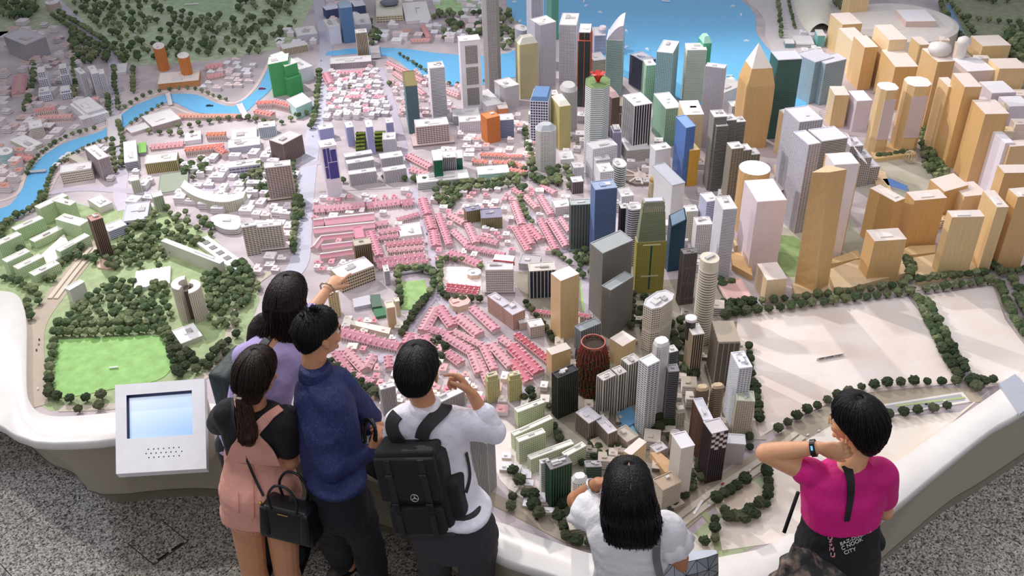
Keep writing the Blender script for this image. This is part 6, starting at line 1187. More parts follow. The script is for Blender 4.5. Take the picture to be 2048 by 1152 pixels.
trow([(1505, 770), (1512, 810), (1520, 850)], .05, D_, .028); trow([(1498, 700), (1500, 760)], .06, D_, .026); trow([(1556, 865), (1600, 835), (1660, 805), (1700, 790)], .075, D_, .026, .003); trow([(1720, 780), (1800, 772), (1880, 770), (1950, 768), (1980, 765)], .075, D_, .026, .003); trow([(1775, 838), (1850, 826), (1920, 815)], .085, D_, .025, .004); trow([(1945, 770), (1952, 790)], .05, D_, .03); trow([(1965, 770), (1990, 765)], .06, D_, .025)
E_ = 'round dark model tree in the green verge by the expressway, bottom right'
trow([(1430, 1005), (1465, 985), (1495, 962)], .05, E_, .028); trow([(1450, 1030), (1485, 1038), (1515, 1032)], .035, E_, .027, .008); trow([(1455, 1040), (1500, 1045)], .04, E_, .027, .008); trow([(1528, 940), (1535, 970), (1530, 1015)], .05, E_, .026); trow([(1430, 1045), (1430, 1090)], .06, E_, .025); trow([(1408, 1090), (1404, 1108)], .06, E_, .026); trow([(1498, 1025), (1520, 1015)], .05, E_); trow([(1335, 1005), (1375, 990)], .06, E_, .025); trow([(1330, 1065), (1350, 1075)], .06, E_, .028)
C_ = 'round dark model tree by the curved road along the plinth rim at the bottom'
trow([(1025, 950), (1045, 975), (1050, 1000)], .08, C_, .028); trow([(1065, 1000), (1070, 1030), (1085, 1040)], .06, C_, .03); trow([(1130, 1080), (1155, 1090), (1190, 1095)], .06, C_, .028); trow([(1120, 1040), (1125, 1060)], .06, C_, .026); trow([(1050, 800), (1062, 790), (1070, 815)], .05, C_, .024); trow([(1085, 810), (1102, 820)], .05, C_, .022); trow([(1020, 1020), (1030, 990)], .06, C_, .026); trow([(1108, 860), (1120, 885), (1140, 905), (1165, 935)], .05, C_, .022)
tarea([(1120, 990), (1140, 985), (1140, 1040), (1110, 1045)], 7, C_, .026)
G_ = 'dark model tree in a planted gap between the bottom downtown towers'
tarea([(1340, 640), (1400, 660), (1390, 760), (1345, 740)], 26, G_, .028, .045); tarea([(1440, 560), (1500, 590), (1490, 640), (1440, 640)], 14, G_, .026); tarea([(1240, 580), (1290, 600), (1290, 700), (1250, 650)], 14, G_, .026, .045); tarea([(1150, 500), (1190, 510), (1190, 560), (1150, 560)], 16, G_, .022, .035); tarea([(1300, 820), (1345, 840), (1340, 880), (1300, 880)], 16, G_, .026, .04); tarea([(1380, 930), (1420, 900), (1440, 940), (1380, 980)], 12, G_, .022); tarea([(1180, 880), (1240, 900), (1220, 940), (1180, 920)], 12, G_, .02, .035); tarea([(1330, 960), (1390, 980), (1350, 1030), (1310, 1030)], 10, G_, .024); trow([(1040, 380), (1045, 420), (1065, 450)], .05, AV, .022); trow([(1110, 510), (1140, 530)], .05, AV, .022); trow([(1050, 610), (1075, 640), (1110, 690)], .05, AV, .02); trow([(1490, 790), (1500, 900)], .07, G_, .02)
W_ = 'dark green model tree in the planted square among the wooden blocks'
tarea([(1840, 300), (1880, 310), (1900, 360), (1875, 370), (1840, 330)], 40, W_, .026, .036); trow([(1755, 318), (1830, 308)], .05, W_, .024); tarea([(1835, 260), (1870, 270), (1860, 300), (1840, 300)], 14, W_, .03); tarea([(1978, 500), (2008, 500), (2005, 540), (1980, 545)], 14, W_, .032, .04); tarea([(1810, 520), (1828, 540), (1825, 570), (1812, 570)], 7, W_, .028, .035); tarea([(1565, 390), (1590, 440), (1590, 460), (1560, 440)], 12, W_, .026, .04)
X_ = 'dark green model tree in the hazy park at the upper right'
trow([(1880, 10), (1900, 50), (1930, 90), (1950, 110)], .07, X_, .035); trow([(1895, 5), (1920, 35), (1945, 70)], .08, X_, .035); trow([(1935, 40), (2000, 48), (2048, 50)], .08, X_, .035); tarea([(1900, -40), (2048, -40), (2048, 0), (1940, 20)], 26, X_, .04, .07); tarea([(2000, 60), (2048, 60), (2048, 130), (2010, 110)], 18, X_, .04, .07); tarea([(1660, 0), (1695, 0), (1700, 20), (1670, 25)], 8, X_, .035); trow([(1575, -10), (1582, 30), (1590, 60)], .05, X_, .022); trow([(1555, -5), (1560, 50), (1562, 80)], .07, X_, .03)
tarea([(1480, 170), (1500, 180), (1495, 210), (1478, 200)], 6, X_, .03)
def tdist(t): return (t[0])**2+(t[1])**2
vis = []
for t in TR:
    x, y = proj((t[0], t[1], Z0))
    if -40 < x < 2090 and -60 < y < 1180: vis.append(t)
vis.sort(key=tdist); near, rest = vis[:300], vis[300:]
for i, (x, y, r, z) in enumerate(near):
    o = bpy.data.objects.new('model_tree', NEAR[rt.randrange(6)]); COL.objects.link(o); o.location = (x, y, Z0+.002); o.scale = (r, r, r); o.rotation_euler = (0, 0, rt.uniform(0, 6.28))
    T3(o, z, 'tree', z.replace('round ', '').replace('model tree', 'model trees'))
vs = []; fs = []; mi = []; base_m = []
for me in FAR: base_m.append(([v.co.copy() for v in me.vertices], [tuple(p.vertices) for p in me.polygons], [p.material_index for p in me.polygons]))
for x, y, r, z in rest:
    k = rt.randrange(4); V_m, F_m, M_m = base_m[k]; a = rt.uniform(0, 6.28); ca, sa = math.cos(a)*r, math.sin(a)*r; o = len(vs)
    vs += [(x+v.x*ca-v.y*sa, y+v.x*sa+v.y*ca, Z0+.002+v.z*r) for v in V_m]; fs += [tuple(i+o for i in f) for f in F_m]; mi += [4 if q else k for q in M_m]
me = bpy.data.meshes.new('distant_trees'); me.from_pydata(vs, [], fs); [me.materials.append(q) for q in TM+[TRK]]; me.polygons.foreach_set('material_index', mi); me.update()
o = bpy.data.objects.new('distant_trees', me); COL.objects.link(o); T3(o, 'the many remaining small dark green trees spread over the far half of the city model', 'trees', None, 'stuff')
# toy cars on the roads
CARM = []
for hx in ('f2f2f2', '2c3038', 'b5382e', '8f98a5'):
    m = MB(); m.box((0, 0, .35), (2, .9, .5)); m.box((-.1, 0, .75), (1.1, .8, .4)); CARM.append(m.build('model_car', mat(hx, .4), origin=(0, 0, 0)))
cars = []
for px in ([(640, 120), (632, 220), (618, 320)], [(228, 160), (230, 250), (240, 330)], [(1340, 1050), (1430, 985), (1520, 925)], [(1355, 1060), (1445, 995), (1530, 935)], [(1620, 870), (1720, 825), (1900, 800)], [(1650, 600), (1800, 580), (1950, 552)], [(80, 665), (76, 720), (78, 780)], [(850, 440), (870, 540), (930, 655)], [(1010, 1005), (1090, 1045), (1150, 1080)], [(700, 372), (900, 368)]):
    s = cr([G(x, y, Z0+.016 if x > 1300 and y > 900 and y < 1100 else Z0+.006) for x, y in px], 6)
    for a, b in zip(s, s[1:]):
        if rt.random() < .45: cars.append((a.lerp(b, rt.random()), math.atan2((b-a).y, (b-a).x)))
for i, (p, an) in enumerate(cars):
    k = rt.choice((0, 0, 0, 1, 1, 2, 3)); o = CARM[k].copy(); COL.objects.link(o); o.location = p+Vector((rt.uniform(-.015, .015), rt.uniform(-.015, .015), 0)); o.rotation_euler = (0, 0, an); o.scale = (.008, .008, .008)
    cl = ('white', 'dark', 'red', 'silver-grey')[k]; T3(o, 'tiny '+cl+' toy car on one of the model roads', 'toy car', 'tiny '+cl+' toy cars')
for o in CARM: bpy.data.objects.remove(o)
# ------------------------------------------------------------------ people
from mathutils import noise as NZ
from mathutils.bvhtree import BVHTree
def fr(yaw, pitch=0, roll=0):
    """columns: right, forward, up; yaw to the right, pitch down"""
    y = math.radians(-yaw)
    return Matrix.Rotation(y, 3, 'Z')@Matrix.Rotation(math.radians(-pitch), 3, 'X')@Matrix.Rotation(math.radians(roll), 3, 'Y')
_ico = bmesh.new(); bmesh.ops.create_icosphere(_ico, subdivisions=3, radius=1); ICO = ([v.co.copy() for v in _ico.verts], [tuple(v.index for v in f.verts) for f in _ico.faces]); _ico.free()
def ell(mb, c, r, R=None):
    R = R or Matrix.Identity(3); c = Vector(c)
    r = (r, r, r) if isinstance(r, (int, float)) else r
    mb.add([c+R@Vector((v.x*r[0], v.y*r[1], v.z*r[2])) for v in ICO[0]], ICO[1])
def limb(mb, pts, rad):
    P = []; Rr = []
    for i in range(len(pts)-1):
        a, b = Vector(pts[i]), Vector(pts[i+1])
        for k in range(4): P.append(a.lerp(b, k/4)); Rr.append(rad[i]+(rad[i+1]-rad[i])*k/4)
    P.append(Vector(pts[-1])); Rr.append(rad[-1])
    mb.tube(P, Rr, 14)
    for p, r in zip(pts, rad): ell(mb, p, r*.995)
def loft(mb, rings, n=24):
    """rings: (centre, half width, half depth, yaw)"""
    vs = []
    for c, a, b, yw in rings:
        R = fr(yw)
        for k in range(n):
            t = 2*math.pi*k/n; co, si = math.cos(t), math.sin(t)
            sx = abs(co)**.85*(1 if co > 0 else -1); sy = abs(si)**.85*(1 if si > 0 else -1)
            vs.append(Vector(c)+R@Vector((a*sx, b*sy, 0)))
    m = len(rings); fs = [(i*n+k, i*n+(k+1) % n, (i+1)*n+(k+1) % n, (i+1)*n+k) for i in range(m-1) for k in range(n)]+[tuple(range(n)), tuple((m-1)*n+k for k in range(n))]
    mb.add(vs, fs)
BODY = [0]
def smooth_rings(R_, k=3):
    out = []
    for i in range(len(R_)-1):
        p = [R_[max(i-1, 0)], R_[i], R_[i+1], R_[min(i+2, len(R_)-1)]]
        for j in range(k):
            t = j/k
            f = lambda a, b, c, d: .5*((2*b)+(c-a)*t+(2*a-5*b+4*c-d)*t*t+(3*b-a-3*c+d)*t*t*t)
            out.append((Vector(f(*[Vector(q[0]) for q in p])), f(*[q[1] for q in p]), f(*[q[2] for q in p]), f(*[q[3] for q in p])))
    return out+[R_[-1]]
def thin_rings(R_): return smooth_rings([(c, a*.84, b*.8, y) for c, a, b, y in R_])
def blob(name, mb, vox, it, m_, parent, fold=0, fs=9, fz=.5, thin=0):
    me = bpy.data.meshes.new('tmp'); me.from_pydata([tuple(v) for v in mb.v], [], mb.f); me.update(); t = bpy.data.objects.new('tmp', me); COL.objects.link(t)
    md = t.modifiers.new('r', 'REMESH'); md.mode = 'VOXEL'; md.voxel_size = vox; md.adaptivity = 0
    if it: s = t.modifiers.new('s', 'SMOOTH'); s.iterations = it; s.factor = .5
    dg = bpy.context.evaluated_depsgraph_get(); dg.update(); nm = bpy.data.meshes.new_from_object(t.evaluated_get(dg)); bpy.data.objects.remove(t); nm.name = name
    if fold:
        no = [v.normal.copy() for v in nm.vertices]
        for v, q in zip(nm.vertices, no):
            c = v.co; f1 = NZ.noise(Vector((c.x*fs, c.y*fs, c.z*fs*fz)))+.5*NZ.noise(Vector((c.x*fs*2.3+5, c.y*fs*2.3, c.z*fs*fz*2.6)))
            f2 = abs(NZ.noise(Vector((c.x*fs*.7+c.z*fs*.9, c.y*fs*.7, c.z*fs*1.1-c.x*3))))
            v.co = c+q*((f1*.7-f2*1.2+.15)*fold)
    off = parent.location if parent else Vector(); nm.transform(Matrix.Translation(-Vector(off)))
    nm.materials.clear(); nm.materials.append(m_); nm.polygons.foreach_set('use_smooth', [True]*len(nm.polygons)); nm.update()
    o = bpy.data.objects.new(name, nm); COL.objects.link(o)
    if parent: o.parent = parent
    return o
def hand(mb, wrist, d, n, side, curls=(.5, .5, .5, .5), thumb=.5, sz=1.0, spread=.06):
    d = Vector(d).normalized(); n = Vector(n); n = (n-d*n.dot(d)).normalized(); s = d.cross(n)*side; w = Vector(wrist)
    R = Matrix((s, d, n)).transposed(); q = lambda x, y, z: w+R@Vector((x*sz, y*sz, z*sz))
    for y, a, b in ((.0, .026, .018), (.02, .03, .017), (.04, .036, .015), (.06, .039, .014), (.08, .039, .012)): ell(mb, q(0, y, 0), (a*sz, .02*sz, b*sz), R)
    ell(mb, q(.022, .025, .006), (.016*sz, .028*sz, .014*sz), R)
    for k, (x, L_, cu) in enumerate(zip((.031, .0105, -.0105, -.031), (.071, .079, .073, .057), curls)):
        a = 0; p = Vector((x, .085-abs(x-.01)*.25, 0)); pts = [q(*(p-Vector((0, .02, 0)))), q(*p)]; sp = (x)*spread/.03*.5
        for j, f_ in enumerate((.45, .31, .24)):
            a += cu*(1.25, 1.45, 1.0)[j]; p = p+Vector((math.sin(sp)*math.cos(a), math.cos(sp)*math.cos(a), math.sin(a)))*L_*f_; pts.append(q(*p))
        limb(mb, pts, [.0095*sz, .0092*sz, .0084*sz, .0078*sz, .0068*sz])
    p = Vector((.026, .018, .004)); pts = [q(*p)]; a = .75
    for j, L_ in enumerate((.036, .032, .025)):
        a -= thumb*.5; p = p+Vector((math.sin(a)*.95, math.cos(a), .25+thumb*.6*j*.6)).normalized()*L_; pts.append(q(*p))
    limb(mb, pts, [.0125*sz, .0115*sz, .0098*sz, .008*sz])
def head(mb, c, R, s=1.0):
    c = Vector(c); e = lambda p, r: ell(mb, c+R@(Vector(p)*s), tuple(x*s for x in r), R)
    e((0, -.012, .03), (.074, .092, .083)); e((0, .028, -.015), (.063, .062, .085)); e((0, .045, -.07), (.042, .042, .036)); e((0, .02, -.055), (.056, .05, .05))
    e((0, .079, .03), (.045, .018, .02)); e((.04, .06, -.025), (.022, .026, .022)); e((-.04, .06, -.025), (.022, .026, .022)); e((0, .085, -.095), (.016, .012, .014))
    limb(mb, [c+R@(Vector(p)*s) for p in ((0, .088, .008), (0, .103, -.022), (0, .099, -.03))], [.008*s, .0115*s, .011*s]); e((.011, .094, -.03), (.008, .009, .007)); e((-.011, .094, -.03), (.008, .009, .007))
    e((0, .09, -.056), (.022, .009, .0055)); e((0, .088, -.066), (.018, .009, .0065))
    for sd in (-1, 1):
        e((sd*.078, -.006, -.005), (.008, .018, .024)); e((sd*.084, -.016, .006), (.006, .013, .02)); e((sd*.077, .002, -.028), (.007, .009, .01))
def face_bits(root, c, R, s=1.0):
    c = Vector(c)
    for sd in (-1, 1):
        m = MB(); ell(m, c+R@(Vector((sd*.031, .074, .004))*s), .0125*s); m.build('eye', mat('e9e4df', .3), root, True)
        m = MB(); ell(m, c+R@(Vector((sd*.031, .0835, .004))*s), .006*s); m.build('iris', mat('2a1a12', .3), root, True)
        m = MB(); m.tube([c+R@(Vector((sd*x, y, z))*s) for x, y, z in ((.014, .094, .022), (.032, .092, .028), (.05, .078, .022))], .0032*s, 6); m.build('eyebrow', mat('1c1512', .8, 'hair'), root)
def strands(name, R_, n, m_, parent, r0=.0022, jit=.006, t0=0, t1=1, az=(0, 6.283), out=1.02, seed=1, tip=.004, wave=0):
    """fine hair locks that follow the loft rings R_ (in world space)"""
    rd = random.Random(seed); mb = MB(); R2 = smooth_rings(R_, 4); m = len(R2)
    for i in range(n):
        a = rd.uniform(*az); e = int((m-1)*t1*rd.uniform(.86, 1.0)); s = int((m-1)*t0); pts = []; o_ = out+rd.uniform(-.02, .05); da = rd.uniform(-.12, .12); ph = rd.uniform(0, 6)
        for j in range(s, e+1, 2):
            c, hw, hd, yw = R2[j]; u = (j-s)/max(1, e-s); t = a+da*u+wave*math.sin(ph+u*7)*u; co, si = math.cos(t), math.sin(t)
            pts.append(Vector(c)+fr(yw)@Vector((hw*o_*abs(co)**.85*(1 if co > 0 else -1), hd*o_*abs(si)**.85*(1 if si > 0 else -1), 0))+Vector((rd.uniform(-1, 1), rd.uniform(-1, 1), 0))*jit*u*.4)
        if len(pts) > 2: mb.tube(pts, [r0*(1-.6*k/len(pts)) for k in range(len(pts))], 4)
    o = mb.build(name, m_, parent, True); o['kind'] = 'stuff'; return o
CAMP = Vector((0, 0, CAM_H))
def bvh(objs):
    vs = []; fs = []
    for o in objs:
        off = o.location.copy(); q = o.parent
        while q: off += q.location; q = q.parent
        b = len(vs); vs += [v.co+off for v in o.data.vertices]; fs += [tuple(i+b for i in p.vertices) for p in o.data.polygons]
    return BVHTree.FromPolygons(vs, fs)
def ribbon(mb, P, Nn, w_, th, mi=0):
    m = len(P); vs = []; w_ = w_ if isinstance(w_, (list, tuple)) else [w_]*m
    for i in range(m):
        t = (P[min(i+1, m-1)]-P[max(i-1, 0)]).normalized(); n = (Nn[i]-t*Nn[i].dot(t)).normalized(); s = t.cross(n)
        vs += [P[i]+s*w_[i]/2, P[i]+s*w_[i]/2+n*th, P[i]-s*w_[i]/2+n*th, P[i]-s*w_[i]/2]
    fs = [(i*4+k, i*4+(k+1) % 4, i*4+4+(k+1) % 4, i*4+4+k) for i in range(m-1) for k in range(4)]+[(3, 2, 1, 0), tuple((m-1)*4+k for k in range(4))]
    mb.add(vs, fs, mi)
def drape(px, wd, th, tree, off=.002, sub=6, zdef=None):
    """ribbon lying on the surface seen along the pixel line"""
    P = []; Nn = []; q = cr([Vector((x, y, 0)) for x, y in px], sub); ws = []
    for i, p in enumerate(q):
        d = ray(p.x, p.y).normalized(); h = tree.ray_cast(CAMP, d)
        if h[0] is None: continue
        P.append(h[0]+h[1]*off); Nn.append(h[1]); u = i/(len(q)-1)
        ws.append(wd if isinstance(wd, (int, float)) else wd[0]+(wd[1]-wd[0])*u)
    for _ in range(3):
        Nn = [(Nn[max(i-1, 0)]+Nn[i]+Nn[min(i+1, len(Nn)-1)]).normalized() for i in range(len(Nn))]
        P = [P[0]]+[(P[i-1]+P[i]*2+P[i+1])/4 for i in range(1, len(P)-1)]+[P[-1]]
    P = [p+n*.002 for p, n in zip(P, Nn)]
    mb = MB(); ribbon(mb, P, Nn, ws, th); return mb
def rbox(name, c, R, sz, bev, m_, parent, seg=3, smooth=True, taper=1, bulge=0):
    bm = bmesh.new(); bmesh.ops.create_cube(bm, size=1)
    for v in bm.verts:
        k = taper if v.co.z > 0 else 1; v.co = Vector((v.co.x*sz[0]*k, v.co.y*sz[1]*(1 if k == 1 else (1+k)/2), v.co.z*sz[2]))
    bmesh.ops.bevel(bm, geom=bm.edges[:], offset=bev, segments=seg, affect='EDGES', profile=.6)
    if bulge:
        bmesh.ops.subdivide_edges(bm, edges=bm.edges[:], cuts=2, use_grid_fill=True)
        for v in bm.verts: v.co.y += bulge*NZ.noise(v.co*9)+ (bulge*.6*NZ.noise(v.co*22)); v.co.x += bulge*.5*NZ.noise(v.co*8+Vector((3, 1, 2)))
    me = bpy.data.meshes.new(name); bm.to_mesh(me); bm.free(); off = Vector(c)-(parent.location if parent else Vector())
    me.transform(Matrix.Translation(off)@R.to_4x4()); me.materials.append(m_)
    if smooth: me.polygons.foreach_set('use_smooth', [True]*len(me.polygons))
    o = bpy.data.objects.new(name, me); COL.objects.link(o); o.parent = parent; return o
g = lambda x, y, z: G(x, y, z)
def shoe(root, a, yaw, hx='1d1b1b', L_=.26):
    R = fr(yaw); a = Vector((a[0], a[1], 0)); m = MB()
    for y, z, rx, rz_ in ((-.06, .045, .038, .045), (0, .045, .042, .045), (.06, .04, .046, .036), (.12, .034, .044, .03), (.165, .03, .036, .026)): ell(m, a+R@Vector((0, y, z)), (rx, .05, rz_), R)
    blob('shoe', m, .008, 4, mat(hx, .5), root); m = MB(); 
    m.prism([tuple(a+R@Vector((x, y, 0)))[:2] for x, y in ((-.04, -.105), (.04, -.105), (.05, .08), (.04, .19), (0, .215), (-.04, .19), (-.05, .08))], .002, .022); m.build('shoe_sole', mat('0f0e0e', .7), root)
SK1, SK2, SK3 = mat('d9a27c', .5, 'skin'), mat('c98f6a', .5, 'skin'), mat('b97f58', .5, 'skin')
def legs(mb, hips, knees, ankles, r=(.085, .06, .042)):
    for h, k, a in zip(hips, knees, ankles): limb(mb, [h, k, k.lerp(a, .35), a], [r[0], r[1], r[1]*.95, r[2]])
V = Vector
# ===== D: man in white shirt with the black backpack =====
yd = 14
D = empty('person', V((-.33, 2.98, 0)), 'man in a white shirt and grey trousers with black backpack, one arm raised', 'person')
Hd = g(835, 748, 1.61); Rd = fr(8, 14)
sh_c = g(850, 838, 1.41); hp = g(908, 1040, .95); ls, rs = g(795, 846, 1.40), g(912, 842, 1.40); re_, rw_ = g(986, 862, 1.34), g(945, 790, 1.49)
le_, lw_ = V((ls.x-.03, ls.y+.14, 1.16)), V((ls.x+.08, ls.y+.34, 1.14))
kn = [V((-.40, 2.95, .5)), V((-.20, 2.89, .5))]; an = [V((-.43, 2.89, .09)), V((-.2, 2.83, .09))]; hi = [hp+V((-.09, .02, -.03)), hp+V((.085, -.01, -.03))]
m = MB(); head(m, Hd, Rd, 1.02); limb(m, [Hd+Rd@V((0, -.02, -.04)), g(850, 808, 1.47), sh_c+V((0, 0, -.05))], [.055, .052, .05])
loft(m, thin_rings([(sh_c+V((0, 0, .0)), .14, .07, yd), (sh_c+V((0, -.01, -.15)), .15, .095, yd), (hp+V((0, .02, .1)), .13, .09, yd), (hp, .15, .1, yd), (hp+V((0, 0, -.08)), .14, .09, yd)]))
limb(m, [rs, re_, rw_], [.05, .036, .025]); limb(m, [ls, le_, lw_], [.05, .036, .026]); legs(m, hi, kn, an); [ell(m, a+V((0, .05, -.05)), (.035, .1, .035)) for a in an]
hand(m, rw_, (g(918, 752, 1.57)-rw_), (-.8, -.4, -.3), 1, (.3, .8, .95, 1.0), .6, 1.12); hand(m, lw_, (.3, 1, 0), (0, 0, -1), 1, (.3, .3, .35, .4), .4)
bodyD = blob('body', m, .005, 3, SK2, D); face_bits(D, Hd, Rd, 1.02)
m = MB(); loft(m, smooth_rings([(g(850, 812, 1.475), .062, .06, yd), (sh_c+V((0, 0, .035)), .12, .075, yd), (sh_c+V((0, 0, -.02)), .185, .095, yd), (sh_c+V((.01, -.01, -.12)), .175, .118, yd), (sh_c.lerp(hp, .55), .15, .115, yd), (sh_c.lerp(hp, .72), .15, .118, yd), (hp+V((0, 0, .1)), .17, .138, yd), (hp+V((0, 0, .07)), .172, .14, yd)]))
limb(m, [rs+V((-.02, 0, -.01)), rs.lerp(re_, .5), re_, re_.lerp(rw_, .28)], [.078, .07, .06, .052]); limb(m, [ls+V((.02, 0, -.01)), ls.lerp(le_, .5), le_, le_.lerp(lw_, .5)], [.078, .068, .06, .05])
WS = mat('e9e8f2', .7, 'cloth', bs=.6)
shirtD = blob('shirt', m, .008, 5, WS, D, .007, 8)
q = re_.lerp(rw_, .26); m = MB(); d_ = (rw_-re_).normalized(); limb(m, [q-d_*.02, q+d_*.03], [.055, .056]); blob('rolled_cuff', m, .006, 3, WS, D, .004, 18)
nb = g(850, 812, 1.475); m = MB(); loft(m, [(nb+V((0, -.004, -.025)), .072, .072, yd), (nb+V((0, 0, .0)), .068, .067, yd), (nb+V((0, .004, .018)), .063, .062, yd)]); blob('collar', m, .006, 2, WS, D)
m = MB(); loft(m, smooth_rings([(hp+V((0, 0, .12)), .13, .1, yd), (hp+V((0, 0, .03)), .155, .118, yd), (hp+V((0, -.005, -.04)), .165, .125, yd), (hp+V((0, -.005, -.14)), .17, .12, yd), (hp+V((0, 0, -.2)), .14, .09, yd)])); legs(m, hi, kn, an, (.1, .082, .07)); limb(m, [hi[0]+V((.0, 0, -.06)), hi[0].lerp(kn[0], .5)], [.108, .098]); limb(m, [hi[1]+V((0, 0, -.06)), hi[1].lerp(kn[1], .5)], [.108, .098])
blob('trousers', m, .009, 4, mat('37343a', .85, 'cloth', bs=.8), D, .008, 7); shoe(D, an[0], 10); shoe(D, an[1], 20)
def short_rings(c, R, s):
    L_ = cap_rings(c, R, s)[:5]; c = Vector(c); yw = L_[0][3]
    for z, a, b, y in ((.012, .0755, .072, -.034), (-.012, .068, .056, -.046), (-.035, .055, .04, -.058), (-.055, .04, .028, -.064)): L_.append((c+R@(V((0, y, z))*s), a*s, b*s, yw))
    return L_
def cap_rings(c, R, s, lift=1.0, nape=-.07, front=-.03):
    c = Vector(c); yw = -math.degrees(math.atan2((R@V((0, 1, 0))).x*-1, (R@V((0, 1, 0))).y)); L_ = []
    for z, a, b, y in ((.122, .012, .012, -.01), (.117, .038, .045, -.008), (.1, .06, .073, -.01), (.07, .076, .092, -.012), (.035, .083, .096, -.018), (.005, .083, .085, -.032), (-.03, .077, .06, -.052), (nape, .062, .035, -.066)):
        L_.append((c+R@(V((0, y, z*lift))*s), a*s, b*s, yw))
    return L_
HB = mat('0f0d0b', .5, 'hair'); HK = mat('070709', .42, 'hair')
L_ = short_rings(Hd, Rd, 1.07); m = MB(); loft(m, smooth_rings(L_)); blob('hair', m, .006, 3, HB, D, .003, 40); strands('hair_strands', L_, 420, HB, D, .002, .006, 0, 1, seed=2, out=1.0)
# backpack
yb = yd; Rb = fr(yb, 12, -11); bc = g(840, 964, 1.17)+V((0, -.02, 0)); BK = mat('131315', .75, 'cloth', bs=.3); BK2 = mat('1d1d20', .6, 'cloth', bs=.2)
bp = empty('backpack', bc, 'black canvas backpack with buckled flap and round silver emblem', 'backpack')
PZ = .83
rb_ = lambda n, p, s, b, m_=BK, **k: rbox(n, bc+Rb@V((p[0], p[1], p[2]*PZ)), Rb, (s[0], s[1], s[2]*PZ), b, m_, bp, **k)
rb_('main_bag', (.01, .0, -.01), (.27, .15, .46), .035, bulge=.006); rb_('top_flap', (-.005, -.082, .105), (.27, .03, .25), .012, BK, bulge=.005); rb_('top_roll', (-.005, -.01, .235), (.27, .14, .05), .022, BK, bulge=.004)
rb_('side_pocket', (.155, .01, -.06), (.07, .12, .22), .025, BK, bulge=.006); rb_('front_pocket', (.0, -.085, -.13), (.24, .035, .16), .015, BK, bulge=.005); rb_('base_panel', (.01, -.01, -.235), (.27, .15, .03), .012, mat('2b2b2c', .5))
for x in (-.075, .075):
    rb_('strap', (x, -.101, .06), (.026, .006, .33), .002, BK2); rb_('strap', (x, -.108, -.16), (.026, .006, .14), .002, BK2); rb_('buckle', (x, -.109, -.045), (.03, .012, .05), .004, mat('202023', .3)); rb_('buckle', (x, -.112, .14), (.03, .008, .018), .003, mat('2a2a2d', .35))
m = MB(); m.tube([bc+Rb@V((x, y, z)) for x, y, z in ((-.05, .03, .205), (-.045, .03, .24), (0, .03, .255), (.045, .03, .24), (.05, .03, .205))], .01, 8); m.build('carry_handle', BK2, bp, True)
ec = bc+Rb@V((.012, -.1, .005)); em = mat('e2ddce', .3, metal=.6); m = MB(); m.tube([ec+Rb@V((.017*math.cos(k*math.pi/12), 0, .017*math.sin(k*math.pi/12))) for k in range(25)], .0018, 6); m.build('emblem_ring', em, bp, True)
m = MB(); [m.tube([ec, ec+Rb@V((.016*math.cos(t), 0, .016*math.sin(t)))], [.0028, .0008], 5) for t in (math.pi/2, math.pi/2+2.094, math.pi/2+4.189)]; m.build('emblem_star', em, bp)
tr = bvh([shirtD])
for nm, px, wd in (('shoulder_strap', [(845, 876), (850, 858), (868, 838), (885, 822), (893, 815)], .058), ('shoulder_strap', [(800, 880), (790, 866), (786, 850), (790, 838), (797, 830)], .058)):
    drape(px, wd, .012, tr, .003).build(nm, BK2, bp)
drape([(930, 905), (938, 950), (930, 985)], .015, .004, tr, .003).build('side_strap', BK2, bp)
for x, y in ((858, 850), (781, 850)):
    pass
# ===== C: man in navy shirt =====
yc = 48; C_ = empty('person', V((-.84, 3.2, 0)), 'man in a navy blue long-sleeved shirt and dark jeans, short black hair, facing right', 'person')
Hc = g(636, 668, 1.62); Rc = fr(52, 6); shc = g(645, 782, 1.40); hpc = g(676, 985, .95)
rs, ls = g(622, 808, 1.37), g(672, 765, 1.40); re_, rw_ = g(664, 938, 1.15), g(738, 906, 1.1); le_ = V((ls.x+.12, ls.y+.05, 1.14)); lw_ = V((rw_.x-.02, rw_.y+.14, 1.13))
kn = [g(735, 1085, .52), g(668, 1075, .52)]; an = [V((kn[0].x+.02, kn[0].y+.0, .09)), g(684, 1122, .09)]; hi = [g(698, 1000, .9), g(660, 985, .9)]
m = MB(); head(m, Hc, Rc, 1.02); limb(m, [Hc+Rc@V((0, -.02, -.04)), g(628, 728, 1.49), shc+V((0, 0, -.06))], [.056, .055, .05])
loft(m, thin_rings([(shc, .13, .07, yc), (shc.lerp(hpc, .4), .14, .1, yc), (shc.lerp(hpc, .8), .13, .1, yc), (hpc, .15, .11, yc), (hpc+V((0, 0, -.08)), .13, .1, yc)]))
limb(m, [rs, re_, rw_], [.05, .038, .027]); limb(m, [ls, le_, lw_], [.05, .038, .027]); legs(m, hi, kn, an); [ell(m, a+fr(50)@V((0, .05, -.05)), (.035, .06, .035)) for a in an]
hand(m, rw_, (g(762, 880, 1.13)-rw_), (-.1, .6, .3), 1, (.7, .75, .8, .85), .6); hand(m, lw_, (1, .1, .1), (0, -.5, -.5), -1, (.7, .7, .8, .8), .6)
blob('body', m, .005, 3, SK2, C_); face_bits(C_, Hc, Rc, 1.02)
NV = mat('1f2858', .75, 'dots', c2='33407e')
m = MB(); loft(m, smooth_rings([(g(632, 740, 1.475), .07, .068, yc), (shc+V((0, 0, .03)), .13, .085, yc), (shc+V((0, 0, -.03)), .165, .105, yc), (shc.lerp(hpc, .25), .155, .125, yc), (shc.lerp(hpc, .5)+V((.0, 0, 0)), .142, .13, yc), (shc.lerp(hpc, .66), .148, .132, yc), (hpc+V((0, 0, .12)), .156, .13, yc), (hpc+V((0, 0, .09)), .154, .127, yc)]))
